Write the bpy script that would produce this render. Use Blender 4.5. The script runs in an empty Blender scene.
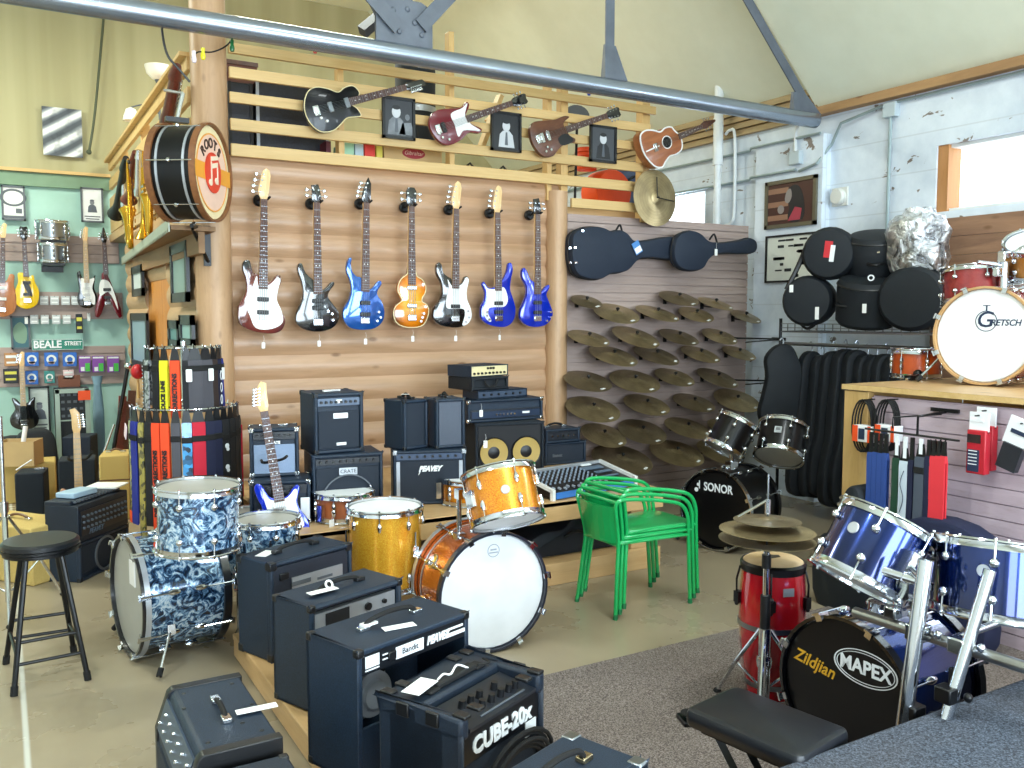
import bpy, bmesh, math, random
from mathutils import Vector, Matrix
random.seed(4)
PI = math.pi
SC = bpy.context.scene
COL = SC.collection
V = Vector
# ------------------------------------------------------------------ camera
F = 880.0
EYE = V((0, 0, 1.7))
PITCH = math.atan(69/F)
YAW = math.radians(30.2)
FW = V((math.sin(YAW)*math.cos(PITCH), math.cos(YAW)*math.cos(PITCH), -math.sin(PITCH)))
RT = V((math.cos(YAW), -math.sin(YAW), 0))
UP = RT.cross(FW)
cam = bpy.data.cameras.new('camera')
cam.sensor_width = 36
cam.lens = 36*F/1024
cam.clip_start = .05
cam_o = bpy.data.objects.new('camera', cam)
COL.objects.link(cam_o)
cam_o.matrix_world = Matrix(((RT.x, UP.x, -FW.x, 0), (RT.y, UP.y, -FW.y, 0), (RT.z, UP.z, -FW.z, 1.7), (0, 0, 0, 1)))
SC.camera = cam_o


def ray(px, py):
    return FW + RT*((px-512)/F) - UP*((py-384)/F)


def atz(px, py, z=0.0):          # the point of the photo on a level plane
    d = ray(px, py)
    return EYE + d*((z-EYE.z)/d.z)


def aty(px, py, y):              # ... on a plane parallel to the log wall
    d = ray(px, py)
    return EYE + d*(y/d.y)


def atx(px, py, x):              # ... on a plane parallel to the brick wall
    d = ray(px, py)
    return EYE + d*(x/d.x)


def atd(px, py, dep):            # ... at a depth
    return EYE + ray(px, py)*dep


def rotz(a):
    return Matrix.Rotation(math.radians(a), 4, 'Z')


def rotx(a):
    return Matrix.Rotation(math.radians(a), 4, 'X')


def roty(a):
    return Matrix.Rotation(math.radians(a), 4, 'Y')


def T(x, y=None, z=None):
    return Matrix.Translation(V(x) if y is None else V((x, y, z)))


def axis_m(n, at=(0, 0, 0), hint=(0, 0, 1)):      # local Z along n, local Y close to hint
    n = V(n).normalized()
    h = V(hint)
    if abs(n.dot(h.normalized())) > .98:
        h = V((0, 1, 0))
    x = h.cross(n).normalized()
    y = n.cross(x)
    m = Matrix(((x.x, y.x, n.x, 0), (x.y, y.y, n.y, 0), (x.z, y.z, n.z, 0), (0, 0, 0, 1)))
    return T(at) @ m


# ------------------------------------------------------------------ materials
MATS = {}


def lin(c):
    return tuple((v/12.92 if v <= .04045 else ((v+.055)/1.055)**2.4) for v in c[:3]) + (1,)


def hexc(h):
    return lin(tuple(int(h[i:i+2], 16)/255 for i in (0, 2, 4)))


class NT:
    def __init__(s, name):
        s.m = bpy.data.materials.new(name)
        s.m.use_nodes = True
        s.t = s.m.node_tree
        s.b = s.t.nodes['Principled BSDF']
        s.tc = None

    def n(s, typ, **kw):
        nd = s.t.nodes.new(typ)
        for k, v in kw.items():
            if isinstance(v, (int, float, str, bool)) and hasattr(nd, k):
                setattr(nd, k, v)
            else:
                nd.inputs[k.replace('_', ' ')].default_value = v
        return nd

    def l(s, a, b):
        s.t.links.new(a, b)

    def obj(s, scale=(1, 1, 1), rot=(0, 0, 0), loc=(0, 0, 0)):
        if not s.tc:
            s.tc = s.n('ShaderNodeTexCoord')
        mp = s.n('ShaderNodeMapping')
        mp.inputs['Scale'].default_value = scale
        mp.inputs['Rotation'].default_value = rot
        mp.inputs['Location'].default_value = loc
        s.l(s.tc.outputs['Object'], mp.inputs['Vector'])
        return mp.outputs[0]

    def noise(s, vec, scale, detail=3, rough=.5, dist=0):
        nd = s.n('ShaderNodeTexNoise')
        nd.inputs['Scale'].default_value = scale
        nd.inputs['Detail'].default_value = detail
        nd.inputs['Roughness'].default_value = rough
        nd.inputs['Distortion'].default_value = dist
        s.l(vec, nd.inputs['Vector'])
        return nd.outputs['Fac']

    def ramp(s, fac, stops, interp='LINEAR'):
        nd = s.n('ShaderNodeValToRGB')
        cr = nd.color_ramp
        cr.interpolation = interp
        while len(cr.elements) < len(stops):
            cr.elements.new(.5)
        for e, (p, c) in zip(cr.elements, stops):
            e.position = p
            e.color = hexc(c) if isinstance(c, str) else (c, c, c, 1)
        s.l(fac, nd.inputs['Fac'])
        return nd.outputs['Color']

    def mix(s, a, b, fac, mode='MIX'):
        nd = s.n('ShaderNodeMix')
        nd.data_type = 'RGBA'
        nd.blend_type = mode
        for sock, val in ((nd.inputs[0], fac), (nd.inputs[6], a), (nd.inputs[7], b)):
            if isinstance(val, bpy.types.NodeSocket):
                s.l(val, sock)
            else:
                sock.default_value = hexc(val) if isinstance(val, str) else val
        return nd.outputs[2]

    def bump(s, h, strength=.3, dist=.01):
        nd = s.n('ShaderNodeBump')
        nd.inputs['Strength'].default_value = strength
        nd.inputs['Distance'].default_value = dist
        s.l(h, nd.inputs['Height'])
        s.l(nd.outputs[0], s.b.inputs['Normal'])

    def set(s, color=None, rough=.5, metal=0., spec=.5, coat=0., **kw):
        B = s.b.inputs
        if color is not None:
            if isinstance(color, bpy.types.NodeSocket):
                s.l(color, B['Base Color'])
            else:
                B['Base Color'].default_value = hexc(color) if isinstance(color, str) else color
        if isinstance(rough, bpy.types.NodeSocket):
            s.l(rough, B['Roughness'])
        else:
            B['Roughness'].default_value = rough
        B['Metallic'].default_value = metal
        B['Specular IOR Level'].default_value = spec
        B['Coat Weight'].default_value = coat
        B['Coat Roughness'].default_value = .05
        return s.m


def plain(name, col, rough=.5, metal=0., coat=0., spec=.5):
    if name not in MATS:
        s = NT(name)
        v = s.noise(s.obj(), 9, 3)
        c = s.mix(col, (0, 0, 0, 1), s.ramp(v, [(.3, .0), (.8, .10)]))
        MATS[name] = s.set(c, rough, metal, spec, coat)
    return MATS[name]


def tolex(name, col, col2, scale=260, rough=.55):
    s = NT(name)
    v = s.noise(s.obj(), scale, 2, .7)
    c = s.ramp(v, [(.35, col), (.7, col2)])
    s.bump(v, .35, .002)
    MATS[name] = s.set(c, rough)
    return s.m


def wood(name, c1, c2, scale=6, stretch=(1, 12, 12), rough=.5, knots=True, coat=0.):
    s = NT(name)
    vec = s.obj(stretch)
    n1 = s.noise(vec, scale*.35, 5, .6, .8)
    c = s.ramp(n1, [(.3, c1), (.7, c2)])
    n2 = s.noise(s.obj((stretch[0]*1.0, stretch[1]*6, stretch[2]*6)), scale*.6, 2)
    c = s.mix(c, (.25, .12, .05, 1), s.ramp(n2, [(.55, .0), (.8, .22)]))
    if knots:
        vo = s.n('ShaderNodeTexVoronoi')
        vo.inputs['Scale'].default_value = 1.0
        st2 = tuple(5.0 if q > 1.5 else 2.2 for q in stretch)
        s.l(s.obj(st2), vo.inputs['Vector'])
        k = s.ramp(vo.outputs['Distance'], [(.05, .75), (.11, .0)])
        c = s.mix(c, (.16, .075, .03, 1), k)
    s.bump(n1, .12, .01)
    MATS[name] = s.set(c, rough, coat=coat)
    return s.m


def sparkle(name, c1, c2, scale=420, metal=.55, rough=.25):
    s = NT(name)
    vo = s.n('ShaderNodeTexVoronoi')
    vo.inputs['Scale'].default_value = scale
    s.l(s.obj(), vo.inputs['Vector'])
    sep = s.n('ShaderNodeSeparateColor')
    s.l(vo.outputs['Color'], sep.inputs[0])
    c = s.ramp(sep.outputs[0], [(.1, c1), (.9, c2)])
    MATS[name] = s.set(c, rough, metal, .5, .8)
    return s.m


def text_mat(name, col, rough=.6):
    return plain(name, col, rough)


chrome = plain('chrome', 'd8dce2', .12, 1.)
steel = plain('brushed_steel', '9aa0a6', .32, 1.)
brass = plain('lacquered_brass', 'd9a63a', .2, 1.)
gold_cone = plain('kevlar_cone', 'b59a55', .6)
black = plain('black_plastic', '101114', .4)
blackm = plain('black_metal', '0c0d10', .35, .3)
rubber = plain('black_rubber', '0b0b0c', .8)
white = plain('white_plastic', 'f2f2f0', .4)
paper = plain('tag_paper', 'f4f4f2', .8)
cream = plain('cream_panel', 'e8d9a8', .45)
silver = plain('silver_panel', 'b8bdc4', .35, .6)
greyp = plain('grey_plastic', '5a6068', .5)
panel = plain('dark_panel', '20242c', .35)
bluep = plain('blue_panel', '3f7fd0', .4)
red = plain('red_plastic', 'c8202c', .4)
orange = plain('orange_plastic', 'f0531c', .5)
navy = plain('navy_fabric', '151d3d', .8)
TOLEX = tolex('black_tolex', '0d1a29', '1b3147')
TOLEX2 = tolex('charcoal_tolex', '0c1622', '18283a')
CARPETC = tolex('black_cabinet_carpet', '10161e', '222b36', 200, .95)
CASE = tolex('navy_case_cover', '101a2a', '1c2a3e', 300, .7)
BAG = tolex('black_nylon', '080e15', '121c26', 320, .7)
GRILLE = tolex('black_grille_cloth', '131a24', '243040', 500, .8)
GRILLE_S = tolex('silver_grille_cloth', '7488a6', '94a6c2', 500, .7)
GRILLE_G = tolex('grey_metal_grille', '363d4a', '535c6c', 600, .5)
TWEED = tolex('tan_tweed', 'b79a52', 'd6bd78', 300, .8)
pine = wood('yellow_pine', 'c8a468', 'd6b67e', 5, (1, 10, 10), .5)
pine_v = wood('yellow_pine_upright', 'c49e60', 'd4b076', 5, (10, 10, 1), .5)
log_m = wood('peeled_log', 'aa8766', 'c09b7c', 4, (1, 9, 9), .34)
log_y = wood('peeled_log_side', 'ae8a62', 'c29e76', 4, (9, 1, 9), .45)
post_m = wood('peeled_post', 'b08a64', 'c4a07c', 4, (9, 9, 1), .45)
ply = wood('bench_pine', 'c09a68', 'd0ac7c', 4, (1, 9, 9), .4)
ply_y = wood('platform_pine', 'bf9866', 'cfab7a', 4, (9, 1, 9), .4)
doorw = wood('orange_boards', 'b5702c', 'cc8a40', 5, (12, 12, 1), .5)
rosew = wood('rosewood', '4a2c22', '6a4436', 20, (8, 8, 1), .5, False)
maple = wood('maple_neck', 'dcb37a', 'ecc995', 20, (8, 8, 1), .4, False, .4)
acou = wood('acoustic_top', '8a4e2c', 'a8663c', 12, (6, 6, 1), .35, False, .2)
mahog = wood('mahogany', '4a2a1c', '6b4028', 12, (6, 6, 1), .4, False, .1)
plank_old = wood('weathered_planks', '7a5a48', 'a37c60', 3, (10, 1, 10), .6)
head_w = plain('coated_head', 'eef1f5', .5)
head_d = plain('grey_film_head', 'a7a69f', .4)
head_k = plain('black_head', '0b0b0d', .3)
ORS = sparkle('orange_sparkle', 'c85e08', 'ffb028')
GLS = sparkle('gold_sparkle', 'd88a10', 'ffcc48')


def pearl(name):
    s = NT(name)
    n = s.noise(s.obj(), 17, 4, .65, 2.0)
    c = s.ramp(n, [(.36, '0d1c30'), (.47, '2c4c70'), (.54, '7ea6c8'), (.62, 'dcecf6'), (.7, '6c98be')])
    return s.set(c, .2, .35, .5, .8)


PEARL = pearl('black_diamond_pearl')


def fade(name, c1, c2):
    s = NT(name)
    sp = s.n('ShaderNodeSeparateXYZ')
    s.l(s.obj(), sp.inputs[0])
    mr = s.n('ShaderNodeMapRange')
    mr.inputs['From Min'].default_value = -.14
    mr.inputs['From Max'].default_value = .14
    s.l(sp.outputs[2], mr.inputs['Value'])
    return s.set(s.ramp(mr.outputs[0], [(0, c1), (1, c2)]), .16, .75, .5, 1.)


BLUEFADE = fade('blue_fade_lacquer', '071744', '0f3178')
BLKLAC = plain('black_lacquer', '0c0d11', .15, 0, 1.)
BLKWRAP = plain('black_drum_wrap', '090a0d', .3, 0, .15, .3)
BLKMATT = plain('black_satin_lacquer', '0b0c10', .3, 0, .2, .3)
WINEM = plain('burgundy_satin', '6c1220', .25, 0, .25)
REDLAC = plain('red_lacquer', 'b3121e', .15, 0, 1.)
WINE = plain('burgundy_lacquer', '6c1220', .15, .2, 1.)
BLUELAC = plain('blue_lacquer', '1030c0', .12, .3, 1.)
BLUEMET = plain('metallic_blue_lacquer', '1c5bb0', .12, .45, 1.)
YELLAC = plain('yellow_lacquer', 'e8c020', .15, 0, 1.)
WHTLAC = plain('white_lacquer', 'f0f0ee', .15, 0, 1.)
NATLAC = wood('natural_body', 'a0603a', 'b87a4e', 8, (6, 6, 1), .2, False, .8)
GREEN = plain('green_enamel', '16a658', .28, 0, .5)


def burst(name, c_in, c_mid, c_out, cx, cz, sx, sz):
    s = NT(name)
    g = s.n('ShaderNodeTexGradient')
    g.gradient_type = 'SPHERICAL'
    s.l(s.obj((1/sx, .01, 1/sz), (0, 0, 0), (-cx/sx, 0, -cz/sz)), g.inputs[0])
    return s.set(s.ramp(g.outputs['Fac'], [(.0, c_out), (.16, c_out), (.42, c_mid), (.75, c_in)]), .12, 0, .5, 1.)


def cymbal_mat(name, c1, c2):
    s = NT(name)
    sp = s.n('ShaderNodeSeparateXYZ')
    o = s.obj()
    ln = s.n('ShaderNodeVectorMath')
    ln.operation = 'LENGTH'
    s.l(o, ln.inputs[0])
    cmb = s.n('ShaderNodeCombineXYZ')
    s.l(ln.outputs['Value'], cmb.inputs[0])
    n = s.noise(cmb.outputs[0], 160, 2)
    n2 = s.noise(s.obj(), 7, 3)
    c = s.ramp(n, [(.3, c1), (.7, c2)])
    c = s.mix(c, (.05, .035, .02, 1), s.ramp(n2, [(.4, .0), (.75, .45)]))
    s.bump(n, .1, .001)
    tg = s.n('ShaderNodeTangent')
    tg.direction_type = 'RADIAL'
    tg.axis = 'Z'
    s.l(tg.outputs[0], s.b.inputs['Tangent'])
    s.b.inputs['Anisotropic'].default_value = .85
    return s.set(c, .3, .75)


CYM = cymbal_mat('bronze_cymbal', 'a08c66', 'c8b48a')
CYMD = cymbal_mat('dark_bronze_cymbal', '86755a', 'ab9a78')


# ------------------------------------------------------------------ mesh builder
class MB:
    def __init__(s):
        s.v = []
        s.f = []

    def add(s, vs, fs, M=None):
        o = len(s.v)
        s.v += [tuple(M @ V(p)) if M is not None else tuple(p) for p in vs]
        s.f += [[i+o for i in f] for f in fs]
        return s

    def box(s, c, d, M=None):
        x, y, z = d[0]/2, d[1]/2, d[2]/2
        vs = [(c[0]+a*x, c[1]+b*y, c[2]+e*z) for e in (-1, 1) for b in (-1, 1) for a in (-1, 1)]
        return s.add(vs, [(0, 2, 3, 1), (4, 5, 7, 6), (0, 1, 5, 4), (2, 6, 7, 3), (0, 4, 6, 2), (1, 3, 7, 5)], M)

    def hexa(s, bot, top, M=None):           # four bottom and four top corners
        return s.add(list(bot)+list(top), [(3, 2, 1, 0), (4, 5, 6, 7), (0, 1, 5, 4), (1, 2, 6, 5), (2, 3, 7, 6), (3, 0, 4, 7)], M)

    def cyl(s, p0, p1, r0, r1=None, n=14, M=None):
        r1 = r0 if r1 is None else r1
        p0, p1 = V(p0), V(p1)
        A = axis_m(p1-p0)
        L = (p1-p0).length
        vs = []
        for z, r in ((0, r0), (L, r1)):
            vs += [p0 + (A @ V((r*math.cos(2*PI*i/n), r*math.sin(2*PI*i/n), z))) for i in range(n)]
        fs = [(i, (i+1) % n, n+(i+1) % n, n+i) for i in range(n)] + [tuple(range(n-1, -1, -1)), tuple(range(n, 2*n))]
        return s.add(vs, fs, M)

    def lathe(s, prof, n=32, M=None, closed=False):
        vs = []
        k = len(prof)
        for r, z in prof:
            r = max(r, 1e-5)
            vs += [(r*math.cos(2*PI*i/n), r*math.sin(2*PI*i/n), z) for i in range(n)]
        fs = []
        for a in range(k if closed else k-1):
            b = (a+1) % k
            fs += [(a*n+i, a*n+(i+1) % n, b*n+(i+1) % n, b*n+i) for i in range(n)]
        return s.add(vs, fs, M)

    def tube(s, pts, r, n=8, closed=False, M=None, cap=True):
        pts = [V(p) for p in pts]
        k = len(pts)
        vs = []
        x = None
        for i, p in enumerate(pts):
            if closed:
                t = pts[(i+1) % k]-pts[i-1]
            else:
                t = pts[min(i+1, k-1)]-pts[max(i-1, 0)]
            t.normalize()
            if x is None:
                x = t.orthogonal().normalized()
            else:
                x = (x-t*x.dot(t)).normalized()
            y = t.cross(x)
            rr = r[i] if isinstance(r, (list, tuple)) else r
            vs += [p + x*(rr*math.cos(2*PI*j/n)) + y*(rr*math.sin(2*PI*j/n)) for j in range(n)]
        fs = []
        for i in range(k if closed else k-1):
            a, b = i*n, ((i+1) % k)*n
            fs += [(a+j, a+(j+1) % n, b+(j+1) % n, b+j) for j in range(n)]
        if cap and not closed:
            fs += [tuple(range(n-1, -1, -1)), tuple(range((k-1)*n, k*n))]
        return s.add(vs, fs, M)

    def prism(s, pts, z0, z1, M=None, bev=0.):
        """outline in XY pushed from z0 to z1, with a chamfer on both rims"""
        n = len(pts)
        ar = sum(pts[i][0]*pts[(i+1) % n][1]-pts[(i+1) % n][0]*pts[i][1] for i in range(n))
        if ar < 0:
            pts = pts[::-1]

        def inset(d):
            out = []
            for i in range(n):
                a, b, c = V(pts[i-1]), V(pts[i]), V(pts[(i+1) % n])
                t = (c-a)
                if t.length < 1e-9:
                    out.append(tuple(b))
                    continue
                t.normalize()
                out.append((b.x-t.y*d, b.y+t.x*d))
            return out
        rings = [(z0, pts), (z1, pts)]
        if bev:
            q = inset(bev)
            q2 = inset(bev*.3)
            rings = [(z0, q), (z0+bev*.3, q2), (z0+bev, pts), (z1-bev, pts), (z1-bev*.3, q2), (z1, q)]
        vs = []
        for z, p in rings:
            vs += [(a, b, z) for a, b in p]
        k = len(rings)
        fs = []
        for r_ in range(k-1):
            fs += [(r_*n+i, r_*n+(i+1) % n, (r_+1)*n+(i+1) % n, (r_+1)*n+i) for i in range(n)]
        fs += [tuple(range(n-1, -1, -1)), tuple(range((k-1)*n, k*n))]
        return s.add(vs, fs, M)

    def ball(s, c, r, n=12, sc=(1, 1, 1), M=None):
        m = T(c) @ Matrix.Diagonal((sc[0], sc[1], sc[2], 1))
        prof = [(r*math.sin(PI*i/(n//2)), -r*math.cos(PI*i/(n//2))) for i in range(n//2+1)]
        return s.lathe(prof, n, (M @ m) if M is not None else m)

    def mesh(s, name, mat, smooth=True, ang=35):
        me = bpy.data.meshes.new(name)
        me.from_pydata(s.v, [], s.f)
        me.validate()
        bm = bmesh.new()
        bm.from_mesh(me)
        bmesh.ops.remove_doubles(bm, verts=bm.verts, dist=2e-5)
        bmesh.ops.recalc_face_normals(bm, faces=bm.faces)
        big_f = [f for f in bm.faces if len(f.verts) > 12]
        if big_f:
            bmesh.ops.triangulate(bm, faces=big_f, ngon_method='EAR_CLIP')
        bm.to_mesh(me)
        bm.free()
        if smooth:
            for p in me.polygons:
                p.use_smooth = True
            me.set_sharp_from_angle(angle=math.radians(ang))
        me.materials.append(mat)
        return me

    def build(s, name, mat, parent=None, M=None, bevel=0., smooth=True, label=None):
        return link(name, s.mesh(name, mat, smooth), parent, M, bevel, label)


def link(name, me, parent=None, M=None, bevel=0., label=None):
    o = bpy.data.objects.new(name, me)
    COL.objects.link(o)
    if parent is not None:
        o.parent = parent
    if M is not None:
        o.matrix_local = M
    if bevel:
        b = o.modifiers.new('bevel', 'BEVEL')
        b.width = bevel
        b.segments = 2
        b.limit_method = 'ANGLE'
    if label:
        o['label'] = label
    return o


def box(c, d, M=None):
    return MB().box(c, d, M)


def tag(o, label, cat, group=None, kind=None):
    o['label'] = label
    o['category'] = cat
    if group:
        o['group'] = group
    if kind:
        o['kind'] = kind
    return o


def thing(name, label, cat, M=None, group=None, kind=None):
    o = bpy.data.objects.new(name, None)
    o.empty_display_size = .1
    COL.objects.link(o)
    if M is not None:
        o.matrix_world = M
    return tag(o, label, cat, group, kind)


def struct(name, mb, mat, label=None, M=None, bevel=0., parent=None):
    o = mb.build(name, mat, parent, M, bevel)
    if parent is None:
        o['kind'] = 'structure'
    if label:
        o['label'] = label
    return o


def copy_tree(o, M=None, label=None):
    c = o.copy()
    COL.objects.link(c)
    if M is not None:
        c.matrix_world = M
    if label:
        c['label'] = label
    for ch in o.children:
        d = ch.copy()
        COL.objects.link(d)
        d.parent = c
        for g in ch.children:
            e = g.copy()
            COL.objects.link(e)
            e.parent = d
    return c


def spline(pts, k=5):            # closed smooth outline through the points
    n = len(pts)
    out = []
    for i in range(n):
        p0, p1, p2, p3 = (V(pts[(i+j-1) % n]) for j in range(4))
        d0, d1, d2 = (max((b-a).length, 1e-6)**.5 for a, b in ((p0, p1), (p1, p2), (p2, p3)))
        m1 = ((p1-p0)/d0-(p2-p0)/(d0+d1)+(p2-p1)/d1)*d1
        m2 = ((p2-p1)/d1-(p3-p1)/(d1+d2)+(p3-p2)/d2)*d1
        for q in range(k):
            t = q/k
            out.append(tuple(p1*(2*t**3-3*t*t+1)+m1*(t**3-2*t*t+t)+p2*(3*t*t-2*t**3)+m2*(t**3-t*t)))
    return out


def open_spline(pts, k=6):
    out = []
    n = len(pts)
    for i in range(n-1):
        p0, p1, p2, p3 = V(pts[max(i-1, 0)]), V(pts[i]), V(pts[i+1]), V(pts[min(i+2, n-1)])
        for q in range(k):
            t = q/k
            out.append(.5*((2*p1)+(p2-p0)*t+(2*p0-5*p1+4*p2-p3)*t*t+(3*p1-p0-3*p2+p3)*t**3))
    out.append(V(pts[-1]))
    return out


def circ(r, n=24, cx=0, cy=0, sy=1.):
    return [(cx+r*math.cos(2*PI*i/n), cy+r*sy*math.sin(2*PI*i/n)) for i in range(n)]


def rrect(w, h, r=.01, k=4, cx=0, cy=0):
    out = []
    for sx, sy, a in ((1, 1, 0), (-1, 1, 90), (-1, -1, 180), (1, -1, 270)):
        for i in range(k+1):
            t = math.radians(a+90*i/k)
            out.append((cx+sx*(w/2-r)+r*math.cos(t), cy+sy*(h/2-r)+r*math.sin(t)))
    return out


def text(name, s, size, mat, parent, M, shear=0., depth=.002, bold=0., sx=1., space=1.):
    """raised lettering in the local XY plane of M, centred"""
    cu = bpy.data.curves.new(name, 'FONT')
    cu.body = s
    cu.size = size
    cu.shear = shear
    cu.extrude = depth
    cu.offset = bold
    cu.space_character = space
    cu.align_x = 'CENTER'
    cu.align_y = 'CENTER'
    cu.resolution_u = 3
    t = bpy.data.objects.new(name, cu)
    COL.objects.link(t)
    bpy.context.view_layer.update()
    me = bpy.data.meshes.new_from_object(t.evaluated_get(bpy.context.evaluated_depsgraph_get()))
    bpy.data.objects.remove(t)
    me.materials.clear()
    me.materials.append(mat)
    me.name = name
    if sx != 1.:
        me.transform(Matrix.Diagonal((sx, 1, 1, 1)))
    return link(name, me, parent, M)


FRONT = rotx(90)                 # lettering / outlines standing up, facing local -Y


def price_tag(parent, at, size=.045, rot=0, flat=False, string=.05):
    mb = MB().prism(rrect(size*.55, size, size*.08, 2), 0, .0015)
    M = T(at) @ (rotz(rot) if flat else rotz(rot) @ FRONT)
    o = mb.build('price_tag', paper, parent, M)
    if string:
        MB().tube([(0, size*.45, .001), (.004, size*.45+string*.5, .004), (0, size*.45+string, .001)], .0009, 4).build('tag_string', white, o)
    return o
# ------------------------------------------------------------------ setting
XR = 6.45          # painted brick wall
YL = 6.35          # log wall


def floor_mat():
    s = NT('sealed_concrete')
    o = s.obj()
    n = s.noise(o, 1.3, 5, .6)
    c = s.ramp(n, [(.3, '8f826c'), (.7, 'a1947c')])
    n2 = s.noise(o, 60, 2)
    c = s.mix(c, (.3, .26, .18, 1), s.ramp(n2, [(.55, .0), (.85, .25)]))
    sp = s.n('ShaderNodeSeparateXYZ')
    s.l(o, sp.inputs[0])
    m = s.n('ShaderNodeMath', operation='ADD')
    m.inputs[1].default_value = -.03
    s.l(sp.outputs[0], m.inputs[0])
    ab = s.n('ShaderNodeMath', operation='ABSOLUTE')
    s.l(m.outputs[0], ab.inputs[0])
    c = s.mix(c, 'd9dcd6', s.ramp(ab.outputs[0], [(.006, .7), (.014, .0)]))
    return s.set(c, s.ramp(n, [(.3, .22), (.8, .38)]), 0, .5)


def brick_mat():
    s = NT('white_painted_brick')
    o = s.obj((1, 1, 1), (PI/2, 0, PI/2))
    b = s.n('ShaderNodeTexBrick')
    b.inputs['Scale'].default_value = 1
    b.inputs['Brick Width'].default_value = .3
    b.inputs['Row Height'].default_value = .1
    b.inputs['Mortar Size'].default_value = .006
    s.l(o, b.inputs['Vector'])
    n = s.noise(s.obj(), 1.7, 5, .65)
    c = s.ramp(n, [(.3, 'c3cfdd'), (.62, 'e2ebf5')])
    c = s.mix(c, 'b9c0c8', s.ramp(b.outputs['Fac'], [(.2, .0), (.9, .45)]))
    p = s.noise(s.obj((1, 1, 1.6)), 4.2, 4, .6, .6)
    c = s.mix(c, '6b5a4c', s.ramp(p, [(.645, .0), (.66, .9)]))
    s.bump(b.outputs['Fac'], -.25, .01)
    return s.set(c, .55)


def ply_wall():
    s = NT('yellow_plywood_wall')
    o = s.obj((1.6, 1, .05))
    n = s.noise(o, 2.2, 3, .5)
    c = s.ramp(n, [(.35, 'a49d76'), (.65, 'b5af88')])
    return s.set(c, .6)


def grain(name, a, b, sc=9, rough=.7):
    s = NT(name)
    return s.set(s.ramp(s.noise(s.obj(), sc, 4, .6), [(.3, a), (.7, b)]), rough)


ceil_m = grain('cream_ceiling', 'e0e5d2', 'e7ecda', 3)
mint = grain('mint_wall_paint', '9ac0b5', 'abcec5', 2)
band_m = grain('grey_green_band', '6f8a72', '7c9880', 3)
side_m = grain('pale_wall_paint', 'd8dcdc', 'e6e8e6', 2)


def carpet_mat(name, a, b, c3):
    s = NT(name)
    o = s.obj()
    n = s.noise(o, 160, 2, .8)
    n2 = s.noise(o, 2.5, 3)
    c = s.ramp(n, [(.36, a), (.5, b), (.64, c3)])
    c = s.mix(c, (.12, .10, .09, 1), s.ramp(n2, [(.4, .0), (.8, .35)]))
    s.bump(n, .6, .006)
    return s.set(c, .95, 0, .1)


RUG = carpet_mat('speckled_carpet', '4d4541', '756b66', '9d938e')
RISER = carpet_mat('grey_riser_carpet', '2e323a', '4a505c', '667080')
slatw = wood('mauve_slatwall', 'a08c84', 'b4a098', 4, (1, 8, 8), .5, False)
slatw_y = wood('mauve_slatwall_counter', 'b5a2ac', 'c9b6c0', 4, (8, 1, 8), .5, False)
clap = wood('tan_clapboard', 'a08a66', 'b49d78', 4, (8, 1, 8), .6, False)

struct('floor', box((.25, 3.2, -.03), (12.6, 16.8, .06)), floor_mat())
BRK = brick_mat()
wr = MB()
for (y0, y1, z0, z1) in ((-5.2, 11.6, 0, 2.51), (-5.2, 11.6, 3.03, 3.47), (9.2, 11.6, 2.51, 3.03), (4.42, 7.06, 2.51, 3.03), (-5.2, -3.6, 2.51, 3.03), (-.2, .2, 2.51, 3.03)):
    wr.box((XR+.1, (y0+y1)/2, (z0+z1)/2), (.2, y1-y0, z1-z0))
struct('wall_right', wr, BRK, 'white painted brick wall with peeling patches')
struct('trim_1', MB().box((XR-.05, 5.85, 1.65), (.1, .8, 3.3)), BRK, 'white painted brick pilaster')
wc = MB()
for k in range(4):
    wc.hexa([(XR-.045, 5.6, 3.47+k*.07), (XR+.2, 5.6, 3.47+k*.07), (XR+.2, 11.6, 3.47+k*.07), (XR-.045, 11.6, 3.47+k*.07)],
            [(XR-.015, 5.6, 3.535+k*.07), (XR+.2, 5.6, 3.535+k*.07), (XR+.2, 11.6, 3.535+k*.07), (XR-.015, 11.6, 3.535+k*.07)])
struct('trim_2', wc, clap, 'tan clapboard strip under the ceiling')
struct('trim_3', MB().box((XR-.03, .2, 3.505), (.14, 10.8, .07)), wood('eave_plate', '9a7550', 'b68e60', 4, (8, 1, 8), .6), 'wooden plate on top of the brick wall')
pw = MB()
for k in range(9):
    pw.box((XR-.015, 1.9, 1.22+k*.145), (.03, 5.0, .142))
struct('trim_4', pw, plank_old, 'weathered horizontal planks under the window')
glassm = NT('window_glass')
g = glassm
tr = g.n('ShaderNodeBsdfTransparent')
gl = g.n('ShaderNodeBsdfGlossy')
gl.inputs['Roughness'].default_value = .02
mx = g.n('ShaderNodeMixShader')
mx.inputs[0].default_value = .06
g.l(tr.outputs[0], mx.inputs[1])
g.l(gl.outputs[0], mx.inputs[2])
g.l(mx.outputs[0], g.t.nodes['Material Output'].inputs[0])
GLASS = g.m
framew = wood('window_frame_wood', 'a5713f', 'bb8450', 5, (8, 8, 1), .5, False)


def window(i, y0, y1, z0, z1, jamb):
    w = MB()
    for (a, b, c, d) in ((y0, y0+.05, z0, z1), (y0, y1, z0, z0+.025), (y0, y1, z1-.025, z1)):
        w.box((XR+.12, (a+b)/2, (c+d)/2), (.14, b-a, d-c))
    o = struct('window_%d' % i, w, side_m)
    MB().box((XR+.1, y1-jamb/2, (z0+z1)/2), (.16, jamb, z1-z0)).build('jamb', framew, o)
    MB().box((XR+.12, (y0+y1)/2, (z0+z1)/2), (.006, y1-y0-.02, z1-z0-.02)).build('pane', GLASS, o)


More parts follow.
